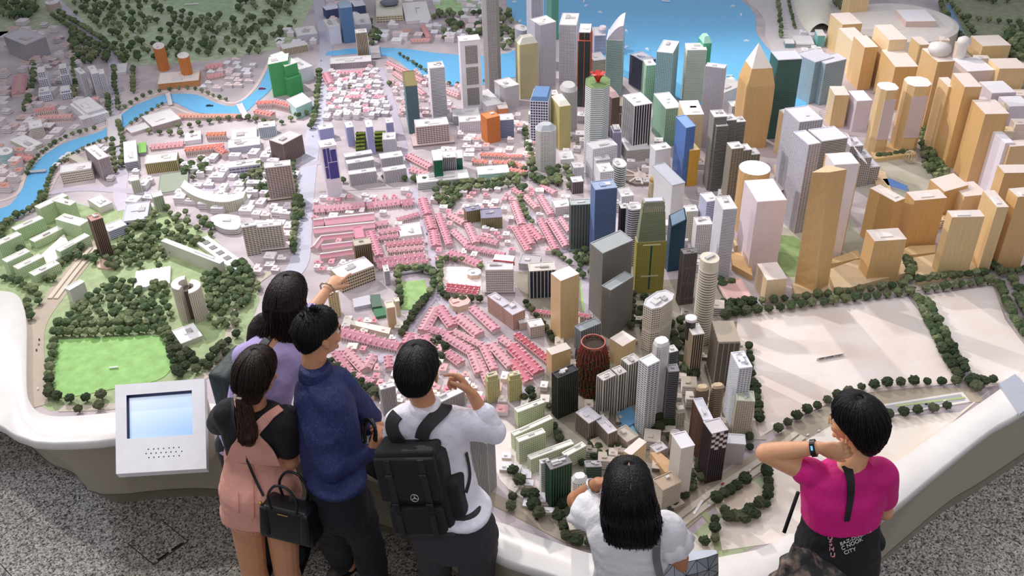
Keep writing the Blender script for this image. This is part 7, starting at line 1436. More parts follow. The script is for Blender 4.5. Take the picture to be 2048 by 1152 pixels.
limb(m, [rs+V((.01, .02, -.01)), rs.lerp(re_, .5), re_, re_.lerp(rw_, .55), rw_], [.085, .078, .066, .052, .042]); limb(m, [ls, ls.lerp(le_, .5), le_, lw_], [.08, .07, .06, .042])
shC = blob('shirt', m, .008, 5, NV, C_, .009, 8)
m = MB(); nb = g(632, 742, 1.475); loft(m, [(nb+V((0, 0, -.02)), .078, .08, yc), (nb+V((0, 0, .012)), .071, .07, yc), (nb+V((0, 0, .028)), .067, .066, yc)]); blob('collar', m, .006, 2, NV, C_)
JN = mat('12131c', .85, 'cloth', bs=.7); m = MB(); loft(m, smooth_rings([(hpc+V((0, 0, .12)), .142, .112, yc), (hpc+V((0, 0, .02)), .15, .12, yc), (hpc+V((0, 0, -.06)), .16, .125, yc), (hpc+V((0, 0, -.14)), .15, .11, yc)])); legs(m, hi, kn, an, (.1, .08, .066)); limb(m, [hi[0], hi[0].lerp(kn[0], .5)], [.108, .096]); limb(m, [hi[1], hi[1].lerp(kn[1], .5)], [.105, .094]); blob('jeans', m, .009, 4, JN, C_, .009, 7)
shoe(C_, an[0], 60, '2a2624'); shoe(C_, an[1], 40, '4a4441')
L_ = short_rings(Hc, Rc, 1.03); m = MB(); loft(m, smooth_rings(L_)); blob('hair', m, .006, 3, HB, C_, .004, 40); strands('hair_strands', L_, 380, HB, C_, .002, .008, 0, 1, seed=4, out=1.0)
rd = random.Random(9); m = MB()
for i in range(260):
    a = rd.uniform(0, 6.28); rr = rd.uniform(0, .06); b = Hc+Rc@(V((rr*math.cos(a), rr*math.sin(a)*1.1-.01, .1+.02*(1-rr/.06)))); d = Rc@V((rd.uniform(-.6, .6)+math.cos(a)*.5, rd.uniform(.0, .7)+math.sin(a)*.5, .8)).normalized(); m.tube([b-d*.012, b+d*.012, b+d*.026], [.0026, .002, .0006], 4)
o = m.build('spiky_strands', HB, C_); o['kind'] = 'stuff'
# black bag held in front by C
bb = empty('hand_bag', g(748, 915, 1.05)+V((0, .1, -.1)), 'black bag with two looped leather handles in the hands of the man in navy', 'bag'); bl = mat('121114', .4)
rbox('bag_body', bb.location, fr(40), (.3, .1, .22), .03, bl, bb); 
for k in (0, 1):
    m = MB(); m.tube(cr([g(722+k*8, 885, 1.16), g(722+k*8, 855, 1.22), g(734+k*6, 838, 1.26), g(750, 855, 1.25), g(752-k*4, 885, 1.14)], 4), .008, 8); m.build('bag_handle', bl, bb, True)
# ===== B: woman in pink pinafore =====
yb = 8; B_ = empty('person', V((-1.17, 3.1, 0)), 'woman with a brown ponytail in a black tee and frayed pink pinafore dress', 'person')
Hb = g(514, 750, 1.49); Rbh = fr(24, 12); shb = g(512, 828, 1.30); hpb = g(518, 965, .92); wst = g(512, 905, 1.06)
ls, rs = g(460, 828, 1.29), g(568, 842, 1.29); le_, lw_ = g(432, 850, 1.08), V((g(432, 850, 1.08).x+.12, 3.42, 1.1)); re_ = g(583, 922, 1.05); rw_ = V((re_.x-.02, re_.y+.22, 1.08))
kn = [g(508, 1140, .45), g(573, 1140, .45)]; an = [V((kn[0].x, kn[0].y+.02, .09)), V((kn[1].x+.01, kn[1].y+.02, .09))]; hi = [hpb+V((-.085, 0, -.05)), hpb+V((.085, -.01, -.05))]
m = MB(); head(m, Hb, Rbh, .96); limb(m, [Hb+Rbh@V((0, -.02, -.04)), g(512, 803, 1.37), shb], [.046, .044, .07])
loft(m, thin_rings([(shb, .125, .065, yb), (wst, .12, .085, yb), (hpb, .15, .11, yb), (hpb+V((0, 0, -.1)), .14, .1, yb)]))
limb(m, [ls, le_, lw_], [.045, .04, .025]); limb(m, [rs, re_, rw_], [.046, .04, .025]); legs(m, hi, kn, an, (.09, .062, .04)); [ell(m, a+V((0, .05, -.05)), (.032, .1, .033)) for a in an]
for k_, a_ in zip(kn, an): limb(m, [k_+V((0, -.01, -.05)), k_.lerp(a_, .4)+V((0, -.018, 0)), k_.lerp(a_, .75)], [.05, .056, .042])
hand(m, rw_, (.0, 1, .1), (0, 0, -1), -1, (.4,)*4, .5, .92); hand(m, lw_, (.3, 1, 0), (0, 0, -1), 1, (.4,)*4, .5, .92)
blob('body', m, .005, 3, SK2, B_); face_bits(B_, Hb, Rbh, .96)
m = MB(); loft(m, smooth_rings([(g(512, 812, 1.355), .066, .062, yb), (shb+V((0, 0, .03)), .125, .075, yb), (shb+V((0, 0, -.03)), .172, .098, yb), (shb.lerp(wst, .5), .155, .11, yb), (wst, .135, .105, yb), (wst+V((0, 0, -.05)), .14, .108, yb)])); limb(m, [ls, ls.lerp(le_, .45), ls.lerp(le_, .72)], [.075, .07, .062]); limb(m, [rs, rs.lerp(re_, .4), rs.lerp(re_, .6)], [.078, .072, .066])
BT = mat('0f0f13', .8, 'cloth', bs=.4); tee = blob('black_tee', m, .007, 5, BT, B_, .005, 9)
PKm = mat('e3a493', .75, 'cloth', bs=.5); m = MB(); loft(m, smooth_rings([(wst+V((0, 0, .035)), .143, .112, yb), (wst+V((0, 0, -.04)), .152, .12, yb), (hpb+V((0, -.01, .02)), .178, .14, yb), (hpb+V((0, -.012, -.08)), .19, .15, yb), (g(512, 1040, .755)+V((0, 0.07, 0)), .186, .148, yb)])); drs = blob('pinafore_dress', m, .007, 5, PKm, B_, .007, 9)
tr = bvh([tee, drs])
drape([(476, 790), (480, 808), (492, 840), (500, 868)], (.042, .05), .006, tr, .004).build('pinafore_strap', PKm, B_)
drape([(563, 818), (545, 830), (520, 850), (503, 872)], (.042, .05), .006, tr, .004).build('pinafore_strap', PKm, B_)
drape([(500, 862), (501, 878), (504, 895), (507, 925)], (.06, .25), .005, tr, .003).build('pinafore_back', PKm, B_)
m = MB(); rd = random.Random(4)
for k in range(90):
    t = 2*math.pi*k/90; c0 = g(512, 1040, .755)+V((0, .07, 0)); p = c0+fr(yb)@V((.185*math.cos(t), .147*math.sin(t), .005)); m.tube([p, p+V((rd.uniform(-.006, .006), rd.uniform(-.004, .004), -.012)), p+V((rd.uniform(-.01, .01), 0, -.022))], .0009, 3)
o = m.build('frayed_hem', mat('f0c4b6', .8), B_); o['kind'] = 'stuff'
drape([(507, 930), (508, 960), (509, 1000), (509, 1035)], .004, .003, tr, .003).build('back_seam', mat('c98876', .8), B_)
for x in (478, 540): drape([(x, 985), (x+1, 1010), (x+1, 1025)], .003, .002, tr, .003).build('pocket_seam', mat('c98876', .8), B_)
HR = mat('221009', .5, 'hair'); L_ = cap_rings(Hb, Rbh, 1.02, nape=-.085); m = MB(); loft(m, smooth_rings(L_)); blob('hair', m, .006, 3, HR, B_, .003, 40); strands('hair_strands', L_, 420, HR, B_, .002, .006, 0, .95, seed=6, out=1.02)
pt0 = Hb+Rbh@V((-.02, -.09, -.06)); T_ = [(pt0+V((0, .015, .015)), .02, .02, 0), (pt0, .022, .022, 0), (g(497, 845, 1.32)+V((0, -.02, 0)), .04, .03, 0), (g(497, 872, 1.27)+V((0, -.02, 0)), .036, .026, 0), (g(500, 888, 1.22)+V((0, -.01, 0)), .014, .012, 0)]
m = MB(); loft(m, smooth_rings(T_)); blob('ponytail', m, .006, 3, HR, B_, .004, 30); strands('ponytail_strands', T_, 150, mat('3d2214', .4, 'hair'), B_, .002, .02, 0, 1, seed=8, out=1.0)
m = MB(); m.tube([pt0+V((.021*math.cos(k*.524), .021*math.sin(k*.524), 0)) for k in range(13)], .006, 8); [ell(m, pt0+V((-.02, -.012, .01*k)), .008) for k in (-1, 0, 1)]; m.build('hair_tie', mat('e6d3bd', .4), B_, True)
# handbag of B
hbp = g(576, 1005, .93)+V((.02, -.07, -.03)); hb = empty('handbag', hbp, 'structured black leather handbag on the arm of the woman in the pink pinafore', 'handbag'); LT = mat('101216', .38)
Rh_ = fr(18, 8); rbox('bag_body', hbp, Rh_, (.27, .12, .18), .018, LT, hb, taper=.8)
rbox('bag_wing', hbp+Rh_@V((-.1, 0, .01)), Rh_, (.05, .14, .15), .012, LT, hb, taper=.7); rbox('bag_wing', hbp+Rh_@V((.1, 0, .01)), Rh_, (.05, .14, .15), .012, LT, hb, taper=.7)
for y in (-.05, .05):
    m = MB(); m.tube(cr([hbp+Rh_@V((x, y, z)) for x, z in ((-.06, .08), (-.07, .15), (-.03, .215), (.03, .215), (.07, .15), (.06, .08))], 5), .0065, 8); m.build('bag_handle', LT, hb, True)
m = MB(); m.box(hbp+Rh_@V((0, -.061, .07)), (.05, .002, .006), R=Rh_); m.build('name_plate', mat('b9a36a', .3, metal=.8), hb); m = MB(); ell(m, hbp+Rh_@V((-.12, -.04, .09)), .009); m.build('gold_ring', mat('caa855', .3, metal=.8), hb, True)
sp = drape([(462, 785), (470, 840), (480, 880), (497, 920), (515, 965), (528, 992)], .012, .004, tr, .006); sp.build('shoulder_strap', LT, hb)
# ===== A: woman with long brown hair pointing =====
ya = 6; A_ = empty('person', V((-1.2, 3.42, 0)), 'woman with long dark brown hair in a lilac blouse, pointing over the rim', 'person')
Ha = g(575, 605, 1.56); Rah = fr(12, 20); sha = g(545, 700, 1.36); hpa = g(500, 850, .95)+V((.02, -.08, 0)); ls, rs = g(495, 712, 1.33), g(598, 690, 1.35); re_, rw_ = g(622, 625, 1.37), g(655, 578, 1.4)
le_, lw_ = V((ls.x-.02, ls.y+.1, 1.08)), V((ls.x+.1, ls.y+.28, 1.0)); hi = [hpa+V((-.085, 0, -.04)), hpa+V((.085, 0, -.04))]; kn = [hi[0]+V((0, .0, -.42)), hi[1]+V((0, .0, -.42))]; an = [V((q.x, q.y-.02, .09)) for q in kn]
m = MB(); head(m, Ha, Rah, .98); limb(m, [Ha+Rah@V((0, -.02, -.04)), g(560, 660, 1.42), sha], [.046, .045, .07]); loft(m, thin_rings([(sha, .13, .065, ya), (sha.lerp(hpa, .5), .12, .085, ya), (hpa, .15, .11, ya), (hpa+V((0, 0, -.1)), .14, .1, ya)]))
limb(m, [rs, re_, rw_], [.046, .038, .024]); limb(m, [ls, le_, lw_], [.044, .034, .023]); legs(m, hi, kn, an, (.085, .058, .038)); [ell(m, a+V((0, .05, -.05)), (.032, .1, .033)) for a in an]
hand(m, rw_, (g(684, 548, 1.43)-rw_), (-.2, -.1, -1), -1, (.05, .5, .7, .8), .4, .95); hand(m, lw_, (.2, 1, 0), (0, 0, -1), 1, (.3,)*4, .4, .92)
blob('body', m, .005, 3, SK1, A_); face_bits(A_, Ha, Rah, .98)
LL = mat('b7a7da', .75, 'cloth', bs=.4); m = MB(); loft(m, smooth_rings([(g(556, 672, 1.415), .07, .064, ya), (sha+V((0, 0, .03)), .13, .08, ya), (sha+V((0, 0, -.03)), .178, .105, ya), (sha.lerp(hpa, .35), .165, .12, ya), (sha.lerp(hpa, .7), .16, .12, ya), (hpa+V((0, 0, -.04)), .175, .13, ya)])); limb(m, [rs, rs.lerp(re_, .6), re_], [.075, .06, .052]); limb(m, [ls, ls.lerp(le_, .5), le_], [.072, .062, .055]); bl_ = blob('lilac_blouse', m, .008, 5, LL, A_, .006, 8)
m = MB(); loft(m, [(hpa, .16, .12, ya), (hpa+V((0, 0, -.14)), .16, .12, ya)]); legs(m, hi, kn, an, (.095, .07, .055)); blob('trousers', m, .01, 3, mat('23232b', .8, 'cloth'), A_, .006, 8); shoe(A_, an[0], 5); shoe(A_, an[1], 5)
HA = mat('1d0d0b', .48, 'hair'); L_ = cap_rings(Ha, Rah, 1.06)[:6]; yh = L_[0][3]; L_ += [(g(572, 640, 1.47), .098, .085, yh), (g(565, 662, 1.40)+V((0, -.03, 0)), .105, .075, yh), (g(556, 685, 1.335)+V((0, -.04, 0)), .1, .06, yh), (g(548, 705, 1.28)+V((0, -.045, 0)), .08, .04, yh)]
m = MB(); loft(m, smooth_rings(L_)); limb(m, [g(530, 640, 1.44), g(512, 660, 1.40), g(508, 678, 1.36), g(516, 690, 1.33)], [.045, .045, .04, .022]); blob('hair', m, .007, 4, HA, A_, .008, 14, .4); strands('hair_strands', L_, 650, HA, A_, .0024, .02, 0, 1, seed=12, out=1.03, wave=.08)
m = MB(); m.tube([rw_+V((0, 0, 0))+Matrix.Rotation(0, 3, 'Z')@((rw_-re_).normalized().orthogonal()*.029*math.cos(k*.524)+(rw_-re_).normalized().cross((rw_-re_).normalized().orthogonal())*.029*math.sin(k*.524)) for k in range(13)], .005, 6); m.build('wrist_watch', mat('b8a78a', .3, metal=.7), A_, True)
tr = bvh([bl_]); sb = empty('shoulder_bag', g(455, 770, 1.1), 'dark bag with a wide strap over the shoulder of the pointing woman', 'bag'); drape([(585, 672), (562, 668), (545, 675), (530, 690), (520, 705)], .045, .01, tr, .004).build('bag_strap', mat('24222c', .6), sb)
rbox('bag_body', g(462, 755, 1.08)+V((.02, .0, -.06)), fr(20), (.12, .26, .34), .03, mat('23322f', .6, 'cloth'), sb)
# ===== E: woman with long black hair =====
ye = -2; E_ = empty('person', V((.44, 2.46, 0)), 'woman with long straight black hair in a white frill-sleeved blouse, hand at her face', 'person')
He = g(1256, 992, 1.47); Reh = fr(4, 22); she = g(1262, 1050, 1.29); hpe = g(1262, 1175, .92); ls, rs = g(1200, 1040, 1.28), g(1332, 1058, 1.28); le_, lw_ = g(1154, 1001, 1.26), g(1196, 966, 1.37); re_ = g(1368, 1150, 1.03); rw_ = V((re_.x-.02, re_.y+.2, 1.0))
hi = [hpe+V((-.085, 0, -.05)), hpe+V((.085, 0, -.05))]; kn = [q+V((0, .02, -.4)) for q in hi]; an = [V((q.x, q.y, .09)) for q in kn]
m = MB(); head(m, He, Reh, .97); limb(m, [He+Reh@V((0, -.02, -.04)), g(1260, 1032, 1.345), she], [.045, .043, .07]); loft(m, thin_rings([(she, .13, .065, ye), (she.lerp(hpe, .5), .12, .085, ye), (hpe, .15, .11, ye), (hpe+V((0, 0, -.1)), .14, .1, ye)]))
limb(m, [ls, le_, lw_], [.05, .042, .025]); limb(m, [rs, re_, rw_], [.05, .042, .026]); legs(m, hi, kn, an, (.088, .06, .04)); [ell(m, a+V((0, .05, -.05)), (.032, .1, .033)) for a in an]
hand(m, lw_, (g(1228, 955, 1.44)-lw_), (.2, -.3, -1), 1, (.45, .6, .75, .8), .5, .95); hand(m, rw_, (0, 1, 0), (0, 0, -1), -1, (.4,)*4, .4, .92)
blob('body', m, .005, 3, SK3, E_); face_bits(E_, He, Reh, .97)
BL = mat('e9e7ea', .75, 'cloth', bs=.7); m = MB(); loft(m, smooth_rings([(g(1263, 1030, 1.335), .075, .062, ye), (she+V((0, 0, .025)), .14, .078, ye), (she+V((0, 0, -.03)), .178, .1, ye), (she.lerp(hpe, .35), .16, .112, ye), (she.lerp(hpe, .7), .148, .112, ye), (hpe+V((0, 0, .03)), .16, .12, ye)])); limb(m, [ls, ls.lerp(le_, .2)], [.072, .066]); limb(m, [rs, rs.lerp(re_, .3)], [.076, .073]); blE = blob('white_blouse', m, .007, 4, BL, E_, .007, 10)
for a_, b_, s_ in ((ls, le_, 1), (rs, re_, 1)):
    d = (b_-a_).normalized(); o1 = d.orthogonal().normalized(); o2 = d.cross(o1); m = MB(); c0 = a_.lerp(b_, .05); n = 40; vs = []
    for j, (t, r) in enumerate(((0, .068), (.04, .076), (.08, .088), (.082, .084), (.04, .072), (0, .064))):
        for k in range(n):
            an_ = 2*math.pi*k/n; w = 1+(.07*math.sin(9*an_)+.04*math.sin(5*an_+1))*(t/.08); vs.append(c0+d*(t+.006*math.sin(7*an_)*(t/.08))+(o1*math.cos(an_)+o2*math.sin(an_))*r*w)
    m.add(vs, [(j*n+k, j*n+(k+1) % n, (j+1)*n+(k+1) % n, (j+1)*n+k) for j in range(5) for k in range(n)]); m.build('frill_sleeve', mat('f3f2f5', .75, 'cloth', bs=.5), E_, True)
m = MB(); loft(m, [(hpe+V((0, 0, .05)), .15, .115, ye), (hpe, .168, .128, ye), (hpe+V((0, 0, -.14)), .165, .12, ye)]); legs(m, hi, kn, an, (.095, .072, .055)); blob('jeans', m, .009, 3, mat('2b3146', .85, 'cloth'), E_, .006, 8); shoe(E_, an[0], 0); shoe(E_, an[1], 0)
L_ = cap_rings(He, Reh, 1.06)[:5]; yh = 0; L_ = [(c, a, b, 0) for c, a, b, _ in L_]; L_ += [(g(1258, 1004, 1.44)+V((0, -.02, 0)), .1, .085, 0), (g(1260, 1022, 1.38)+V((0, -.02, 0)), .106, .075, 0), (g(1262, 1048, 1.29)+V((0, -.06, 0)), .104, .05, 0), (g(1265, 1068, 1.21)+V((0, -.06, 0)), .098, .035, 0), (g(1266, 1088, 1.14)+V((0, -.05, 0)), .085, .024, 0)]
m = MB(); loft(m, smooth_rings(L_)); blob('hair', m, .006, 3, HK, E_, .004, 30, .15); strands('hair_strands', L_, 900, HK, E_, .002, .016, 0, 1.0, seed=22, out=1.02)
m = MB(); m.tube([He+Reh@V((0, y, z)) for y, z in ((.02, .131), (.0, .1325), (-.02, .1305))], .0022, 5); m.build('hair_parting', mat('b98d6a', .6, 'skin'), E_)
dd = (lw_-le_).normalized(); o1 = dd.orthogonal().normalized(); o2 = dd.cross(o1); pc = le_.lerp(lw_, .8)
m = MB(); m.tube([pc+(o1*math.cos(k*.524)+o2*math.sin(k*.524))*.034 for k in range(13)], .0055, 6); m.build('bangle', mat('d9dde3', .2, metal=.8), E_, True)
# silver faceted shoulder bag of E
sbp = g(1350, 1150, 1.0)+V((.02, -.02, .0)); sb = empty('shoulder_bag', sbp, 'silver faceted shoulder bag hanging at the right of the long-haired woman', 'bag'); SV = mat('a9adb3', .25, metal=.75)
R3 = fr(-10); m = MB(); nx, nz = 6, 5; rd = random.Random(2)
vv = {}
for s in (0, 1):
    for i in range(nx+1):
        for j in range(nz+1):
            u, v = i/nx-.5, j/nz-.5; th = .055*(1-(2*abs(v))**2.2*.6)*(1-(2*abs(u))**3*.7)+.004*rd.random(); vv[s, i, j] = len(m.v); m.v.append(tuple(sbp+R3@V((u*.3*(1-.15*v), (-th if s == 0 else th), v*.26))))
for s in (0, 1):
    for i in range(nx):
        for j in range(nz):
            a, b, c, d = vv[s, i, j], vv[s, i+1, j], vv[s, i+1, j+1], vv[s, i, j+1]; m.f += ([(a, b, c), (a, c, d)] if (i+j) % 2 else [(a, b, d), (b, c, d)]); m.m += [0, 0]
ed = [(i, 0) for i in range(nx)]+[(nx, j) for j in range(nz)]+[(i, nz) for i in range(nx, 0, -1)]+[(0, j) for j in range(nz, 0, -1)]
for k in range(len(ed)): a, b = ed[k], ed[(k+1) % len(ed)]; m.f.append((vv[0, a[0], a[1]], vv[0, b[0], b[1]], vv[1, b[0], b[1]], vv[1, a[0], a[1]])); m.m.append(0)
base_v = list(m.v); m.build('bag_body', SV, sb)
m = MB()
for i in range(nx+1): m.tube([V(base_v[vv[0, i, j]]) for j in range(nz+1)], .0013, 4)
for j in range(nz+1): m.tube([V(base_v[vv[0, i, j]]) for i in range(nx+1)], .0013, 4)
for i in range(nx):
    for j in range(nz): m.tube([V(base_v[vv[0, i, j]]), V(base_v[vv[0, i+1, j+1]])] if (i+j) % 2 else [V(base_v[vv[0, i+1, j]]), V(base_v[vv[0, i, j+1]])], .0012, 4)
m.build('seam_lines', mat('26272b', .5), sb); tr = bvh([blE]); drape([(1322, 1042), (1316, 1055), (1312, 1085), (1312, 1120), (1318, 1150)], .03, .005, tr, .004).build('bag_strap', mat('8f9298', .3, metal=.6), sb)
# ===== F: woman in magenta tee =====
yf = -8; F_p = empty('person', V((1.36, 2.72, 0)), 'woman with short black hair in a magenta tee, one hand on her neck', 'person')
Hf = g(1712, 846, 1.5); Rfh = fr(-48, 8); shf = g(1692, 948, 1.30); hpf = g(1668, 1082, .93)+V((0, -.04, 0)); ls, rs = g(1622, 945, 1.31), g(1757, 950, 1.29); le_, lw_ = g(1532, 906, 1.36), g(1638, 895, 1.44); re_, rw_ = g(1768, 1022, 1.04), g(1712, 1018, 1.06)+V((-.04, .12, -.0))
hi = [hpf+V((-.085, 0, -.05)), hpf+V((.085, 0, -.05))]; kn = [q+V((0, .02, -.4)) for q in hi]; an = [V((q.x, q.y, .09)) for q in kn]
m = MB(); head(m, Hf, Rfh, .99); limb(m, [Hf+Rfh@V((0, -.02, -.04)), g(1715, 908, 1.38), shf], [.048, .047, .07]); loft(m, thin_rings([(shf, .135, .065, yf), (shf.lerp(hpf, .5), .125, .085, yf), (hpf, .15, .11, yf), (hpf+V((0, 0, -.1)), .14, .1, yf)]))
limb(m, [ls, le_, le_.lerp(lw_, .35), lw_], [.05, .042, .04, .026]); limb(m, [rs, re_, rw_], [.05, .04, .026]); legs(m, hi, kn, an, (.088, .06, .04)); [ell(m, a+V((0, .05, -.05)), (.032, .1, .033)) for a in an]
hand(m, lw_, (g(1680, 902, 1.455)-lw_), (.15, .9, -.2), -1, (.35, .55, .6, .65), .3, .95); hand(m, rw_, (-.6, .8, 0), (0, 0, -1), -1, (.4,)*4, .4, .92)
blob('body', m, .005, 3, mat('dca37a', .5, 'skin'), F_p); face_bits(F_p, Hf, Rfh, .99)
MG = mat('d20b7d', .7, 'cloth', bs=.5); m = MB(); loft(m, smooth_rings([(g(1712, 920, 1.355), .075, .062, yf), (shf+V((0, 0, .025)), .14, .078, yf), (shf+V((0, 0, -.03)), .182, .102, yf), (shf.lerp(hpf, .2), .178, .118, yf), (shf.lerp(hpf, .4), .168, .118, yf), (shf.lerp(hpf, .56), .16, .118, yf)])); limb(m, [ls, ls.lerp(le_, .12)], [.066, .062]); limb(m, [rs, rs.lerp(re_, .45), rs.lerp(re_, .55)], [.078, .072, .07]); tF = blob('magenta_tee', m, .007, 4, MG, F_p, .006, 8)
JK = mat('131317', .8, 'cloth', bs=.6); m = MB(); loft(m, smooth_rings([(shf.lerp(hpf, .5), .15, .11, yf), (shf.lerp(hpf, .7), .166, .122, yf), (hpf+V((0, -.005, -.03)), .185, .145, yf), (hpf+V((0, -.01, -.15)), .195, .15, yf), (hpf+V((0, -.01, -.27)), .19, .14, yf)])); limb(m, [g(1745, 1060, .97), g(1752, 1085, .88), g(1748, 1100, .8)], [.03, .045, .03]); jk = blob('tied_jacket', m, .008, 3, JK, F_p, .01, 9)
m = MB(); legs(m, hi, kn, an, (.09, .068, .05)); blob('leggings', m, .01, 2, mat('15151a', .8), F_p); shoe(F_p, an[0], -10); shoe(F_p, an[1], -10)
L_ = cap_rings(Hf, Rfh, 1.08, nape=-.085); m = MB(); loft(m, smooth_rings(L_)); blob('hair', m, .006, 3, HK, F_p, .003, 30); strands('hair_strands', L_, 800, HK, F_p, .0021, .008, 0, 1, seed=31, out=1.03)
gm = mat('c9a05a', .3, metal=.8)
for sd in (-1, 1):
    m = MB(); m.tube([Hf+Rfh@(V((sd*.033+.024*math.cos(k*.524), .098-.01*abs(math.cos(k*.524)), .002+.02*math.sin(k*.524)))) for k in range(13)], .0015, 6); m.build('spectacle_frame', gm, F_p, True)
    m = MB(); m.tube([Hf+Rfh@V(p) for p in ((sd*.057, .088, .006), (sd*.08, .04, .006), (sd*.084, -.01, .004))], .0014, 5); m.build('spectacle_temple', gm, F_p, True)
dd = (lw_-le_).normalized(); o1 = dd.orthogonal().normalized(); o2 = dd.cross(o1); pc = le_.lerp(lw_, .9); m = MB(); ww = [pc+(o1*math.cos(k*.2618)+o2*math.sin(k*.2618))*.0315 for k in range(25)]; ribbon(m, ww, [(p-pc).normalized() for p in ww], .02, .004); m.build('fitness_band', mat('0e0e10', .4), F_p)
vw = (CAMP-pc).normalized(); vw = (vw-dd*vw.dot(dd)).normalized(); m = MB(); q = pc+vw*.037; Rw = Matrix((dd, vw.cross(dd), vw)).transposed(); m.box(q, (.018, .034, .006), R=Rw); m.build('band_face', mat('0a0b12', .2), F_p); m = MB(); m.box(q+vw*.0035, (.008, .018, .001), R=Rw); m.build('band_display', mat('6fb4ff', .3, emit=.8), F_p)
tr = bvh([tF, jk]); bg = empty('shoulder_bag', g(1610, 1120, .8), 'grey and brown patterned slouchy bag of the woman in magenta', 'bag')
drape([(1692, 934), (1696, 942), (1700, 965), (1699, 1000), (1692, 1040)], (.042, .02), .005, tr, .004).build('bag_strap', mat('111114', .6), bg)
ra = g(1612, 975, 1.22)+V((-.04, 0, 0)); m = MB(); m.tube([g(1596, 985, 1.18)+V((0, -.0, 0)), g(1582, 1025, 1.06), g(1568, 1065, .98)], .009, 6); m.build('bag_strap', mat('111114', .6), bg, True)
m = MB(); bcn = g(1606, 1122, .92)+V((0, -.08, 0)); loft(m, smooth_rings([(bcn+V((-.08, 0, .2)), .02, .02, -10), (bcn+V((-.06, 0, .12)), .07, .045, -10), (bcn+V((.0, 0, .02)), .16, .08, -10), (bcn+V((.01, 0, -.12)), .19, .1, -10), (bcn+V((.01, 0, -.22)), .14, .08, -10)])); blob('bag_body', m, .008, 4, mat('6b5f58', .6, 'camo'), bg, .028, 9)
def print_on(s, px, py, size, hx, tree, parent, rot2=0, name='lettering'):
    d = ray(px, py).normalized(); h = tree.ray_cast(CAMP, d)
    if h[0] is None: return
    n = h[1]; up = V((0, 0, 1)); r_ = up.cross(n).normalized(); u_ = n.cross(r_); R = Matrix((r_, u_, n)).transposed()@Matrix.Rotation(rot2, 3, 'Z')
    text(s, name, h[0]+n*.004, size, R, hx, parent, .0012)
for s, x, y in (('EAZ-DISCIPLI', 1710, 1074), ('C NOOK', 1703, 1087), ('CITY', 1699, 1101)): print_on(s, x, y, .024, 'e6e4e2', tr, F_p, .28)
for s, x, y in (('U', 1660, 1075), ('S', 1661, 1086), ('H', 1663, 1097), ('U', 1665, 1109)):
    print_on(s, x, y, .028, 'e6e4e2', tr, F_p, .1); print_on(s, x+1, y+1, .03, 'b5323a', tr, F_p, .1)
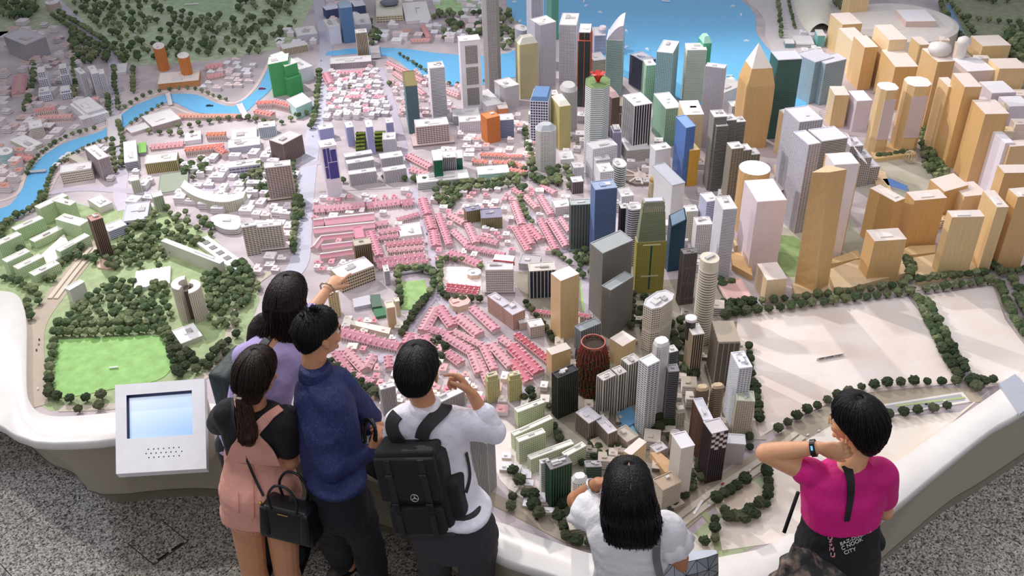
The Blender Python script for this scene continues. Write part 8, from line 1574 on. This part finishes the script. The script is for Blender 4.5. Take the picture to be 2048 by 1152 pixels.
# ------------------------------------------------------------------ a label of its own for every repeat: how near it stands to a findable neighbour
LM = [(230, 735, 'white bar on the sports field'), (375, 640, 'round slit apartment tower'), (205, 500, 'slim brown park tower'), (300, 555, 'white vaulted hall'), (452, 455, 'oval white block'), (545, 500, 'brown-white hotel slab'), (150, 590, 'small plain white tower'), (320, 160, 'orange rounded towers'), (338, 200, 'small white footbridge'), (570, 185, 'bright green tower'), (230, 262, 'wide river road bridge'), (650, 385, 'blue-panelled white tower'), (722, 530, 'brown olive market tower'), (830, 585, 'small green lawn'), (780, 650, 'plain tan slim tower'), (920, 560, 'round-ended beige hall'), (1010, 570, 'red roof sign'), (965, 440, 'olive wings with grey roofs'), (1080, 590, 'dark blue ribbed block'), (1130, 665, 'lone wooden tower'), (1120, 740, 'smaller wooden cube'), (1185, 780, 'plant-covered barrel tower'), (985, 800, 'olive striped towers'), (1040, 800, 'rear pale green slab'), (870, 370, 'dark green ended block'), (1085, 340, 'octagonal white tower'), (1000, 285, 'orange gridded block'), (1180, 330, 'red-flower tower'), (1280, 352, 'octagonal pavilion'), (1210, 520, 'tall blue glass tower'), (1295, 585, 'gold-green office tower'), (1370, 610, 'dark brown sectioned tower'), (1405, 690, 'cream round tower'), (1310, 705, 'cream latticed tower'), (1440, 775, 'taupe framed tower'), (1480, 920, 'pale block with inscription'), (1360, 1000, 'tall pale stone tower'), (1080, 900, 'longest pale green slab'), (1110, 1010, 'dark green glass tower'), (1160, 1060, 'cream hotel tower'), (1396, 1015, 'white bar on the expressway'), (1660, 715, 'area label on the plot'), (1610, 590, 'twisted wooden tower'), (1700, 580, 'first stubby wooden tower'), (1910, 550, 'second stubby wooden tower'), (1820, 330, 'ring sculpture'), (1700, 830, 'woman in magenta'), (1262, 960, 'long-haired woman'), (835, 740, 'man in white'), (640, 660, 'man in navy'), (575, 600, 'pointing woman'), (320, 860, 'screen kiosk'), (1840, 810, 'green strip in the sunken road'), (780, 45, 'cream court block'), (700, 190, 'dense white quarter'), (80, 80, 'hazy grey banded tower'), (60, 345, 'thin footbridge'), (120, 350, 'brown and cream shopping block'), (280, 340, 'bright green roof'), (420, 300, 'red tiled palace block'), (430, 400, 'curved cream building'), (560, 300, 'brown angular tower'), (725, 260, 'terraced blue hotel'), (820, 260, 'slate glass tower'), (940, 200, 'white three-grid tower'), (980, 170, 'tallest grey skyscraper'), (1530, 290, 'pointed wooden tower'), (1650, 40, 'cream shell roof'), (1410, 180, 'pale green banded tower'), (1250, 180, 'wedge-crowned glass tower'), (1915, 320, 'massive wooden tower'), (1970, 120, 'upper park wooden block'), (1800, 40, 'round frosted hall'), (250, 420, 'navy terraced block'), (100, 500, 'green apartment estate'), (1270, 850, 'slate zigzag-balcony tower'), (1220, 900, 'brown zigzag residence'), (760, 620, 'dark green school hall'), (1020, 640, 'red-brown brick blocks'), (930, 680, 'cream wedge block'), (1470, 590, 'pink-panelled low building'), (1085, 470, 'grey glass slab tower'), (1410, 380, 'brown-grey balcony towers'), (1650, 450, 'ribboned lilac complex'), (1570, 600, 'folded-roof wooden cube')]
ONE = ['', 'second ', 'third ', 'fourth ', 'fifth ', 'sixth ', 'seventh ', 'eighth ', 'ninth ', 'tenth ', 'eleventh ', 'twelfth ', 'thirteenth ', 'fourteenth ', 'fifteenth ', 'sixteenth ', 'seventeenth ', 'eighteenth ', 'nineteenth ', 'twentieth ']+[a+b+' ' for a in ('twenty-', 'thirty-') for b in ('first', 'second', 'third', 'fourth', 'fifth', 'sixth', 'seventh', 'eighth', 'ninth', 'last')]
SHORT = {'model_tree': 'round dark green model tree', 'shophouse_terrace': 'pink-roofed shophouse terrace', 'model_car': None, 'model_boat': 'tiny white boat on the bay', 'small_block': None}
cols_ = {}
for o in COL.objects:
    if o.parent or 'group' not in o: continue
    nm = o.name.split('.')[0]
    if nm not in SHORT: continue
    b = SHORT[nm] or (' '.join(o['label'].split()[:4]))
    if nm == 'small_block': w_ = o['label'].split(' block')[0].split(); b = ' '.join(w_[:5])+' block'
    p = proj(o.location); best = min(LM, key=lambda l: (l[0]-p[0])**2+((l[1]-p[1])*1.3)**2)
    cols_.setdefault((b, best[2]), []).append(((best[0]-p[0])**2+(best[1]-p[1])**2, o))
for (b, lm), L_ in cols_.items():
    L_.sort(key=lambda t: t[0])
    for i, (d, o) in enumerate(L_):
        k = ONE[i]+'nearest' if i < 40 else 'number %d by nearness' % (i+1)
        o['label'] = '%s, %s to the %s' % (b, k, lm)
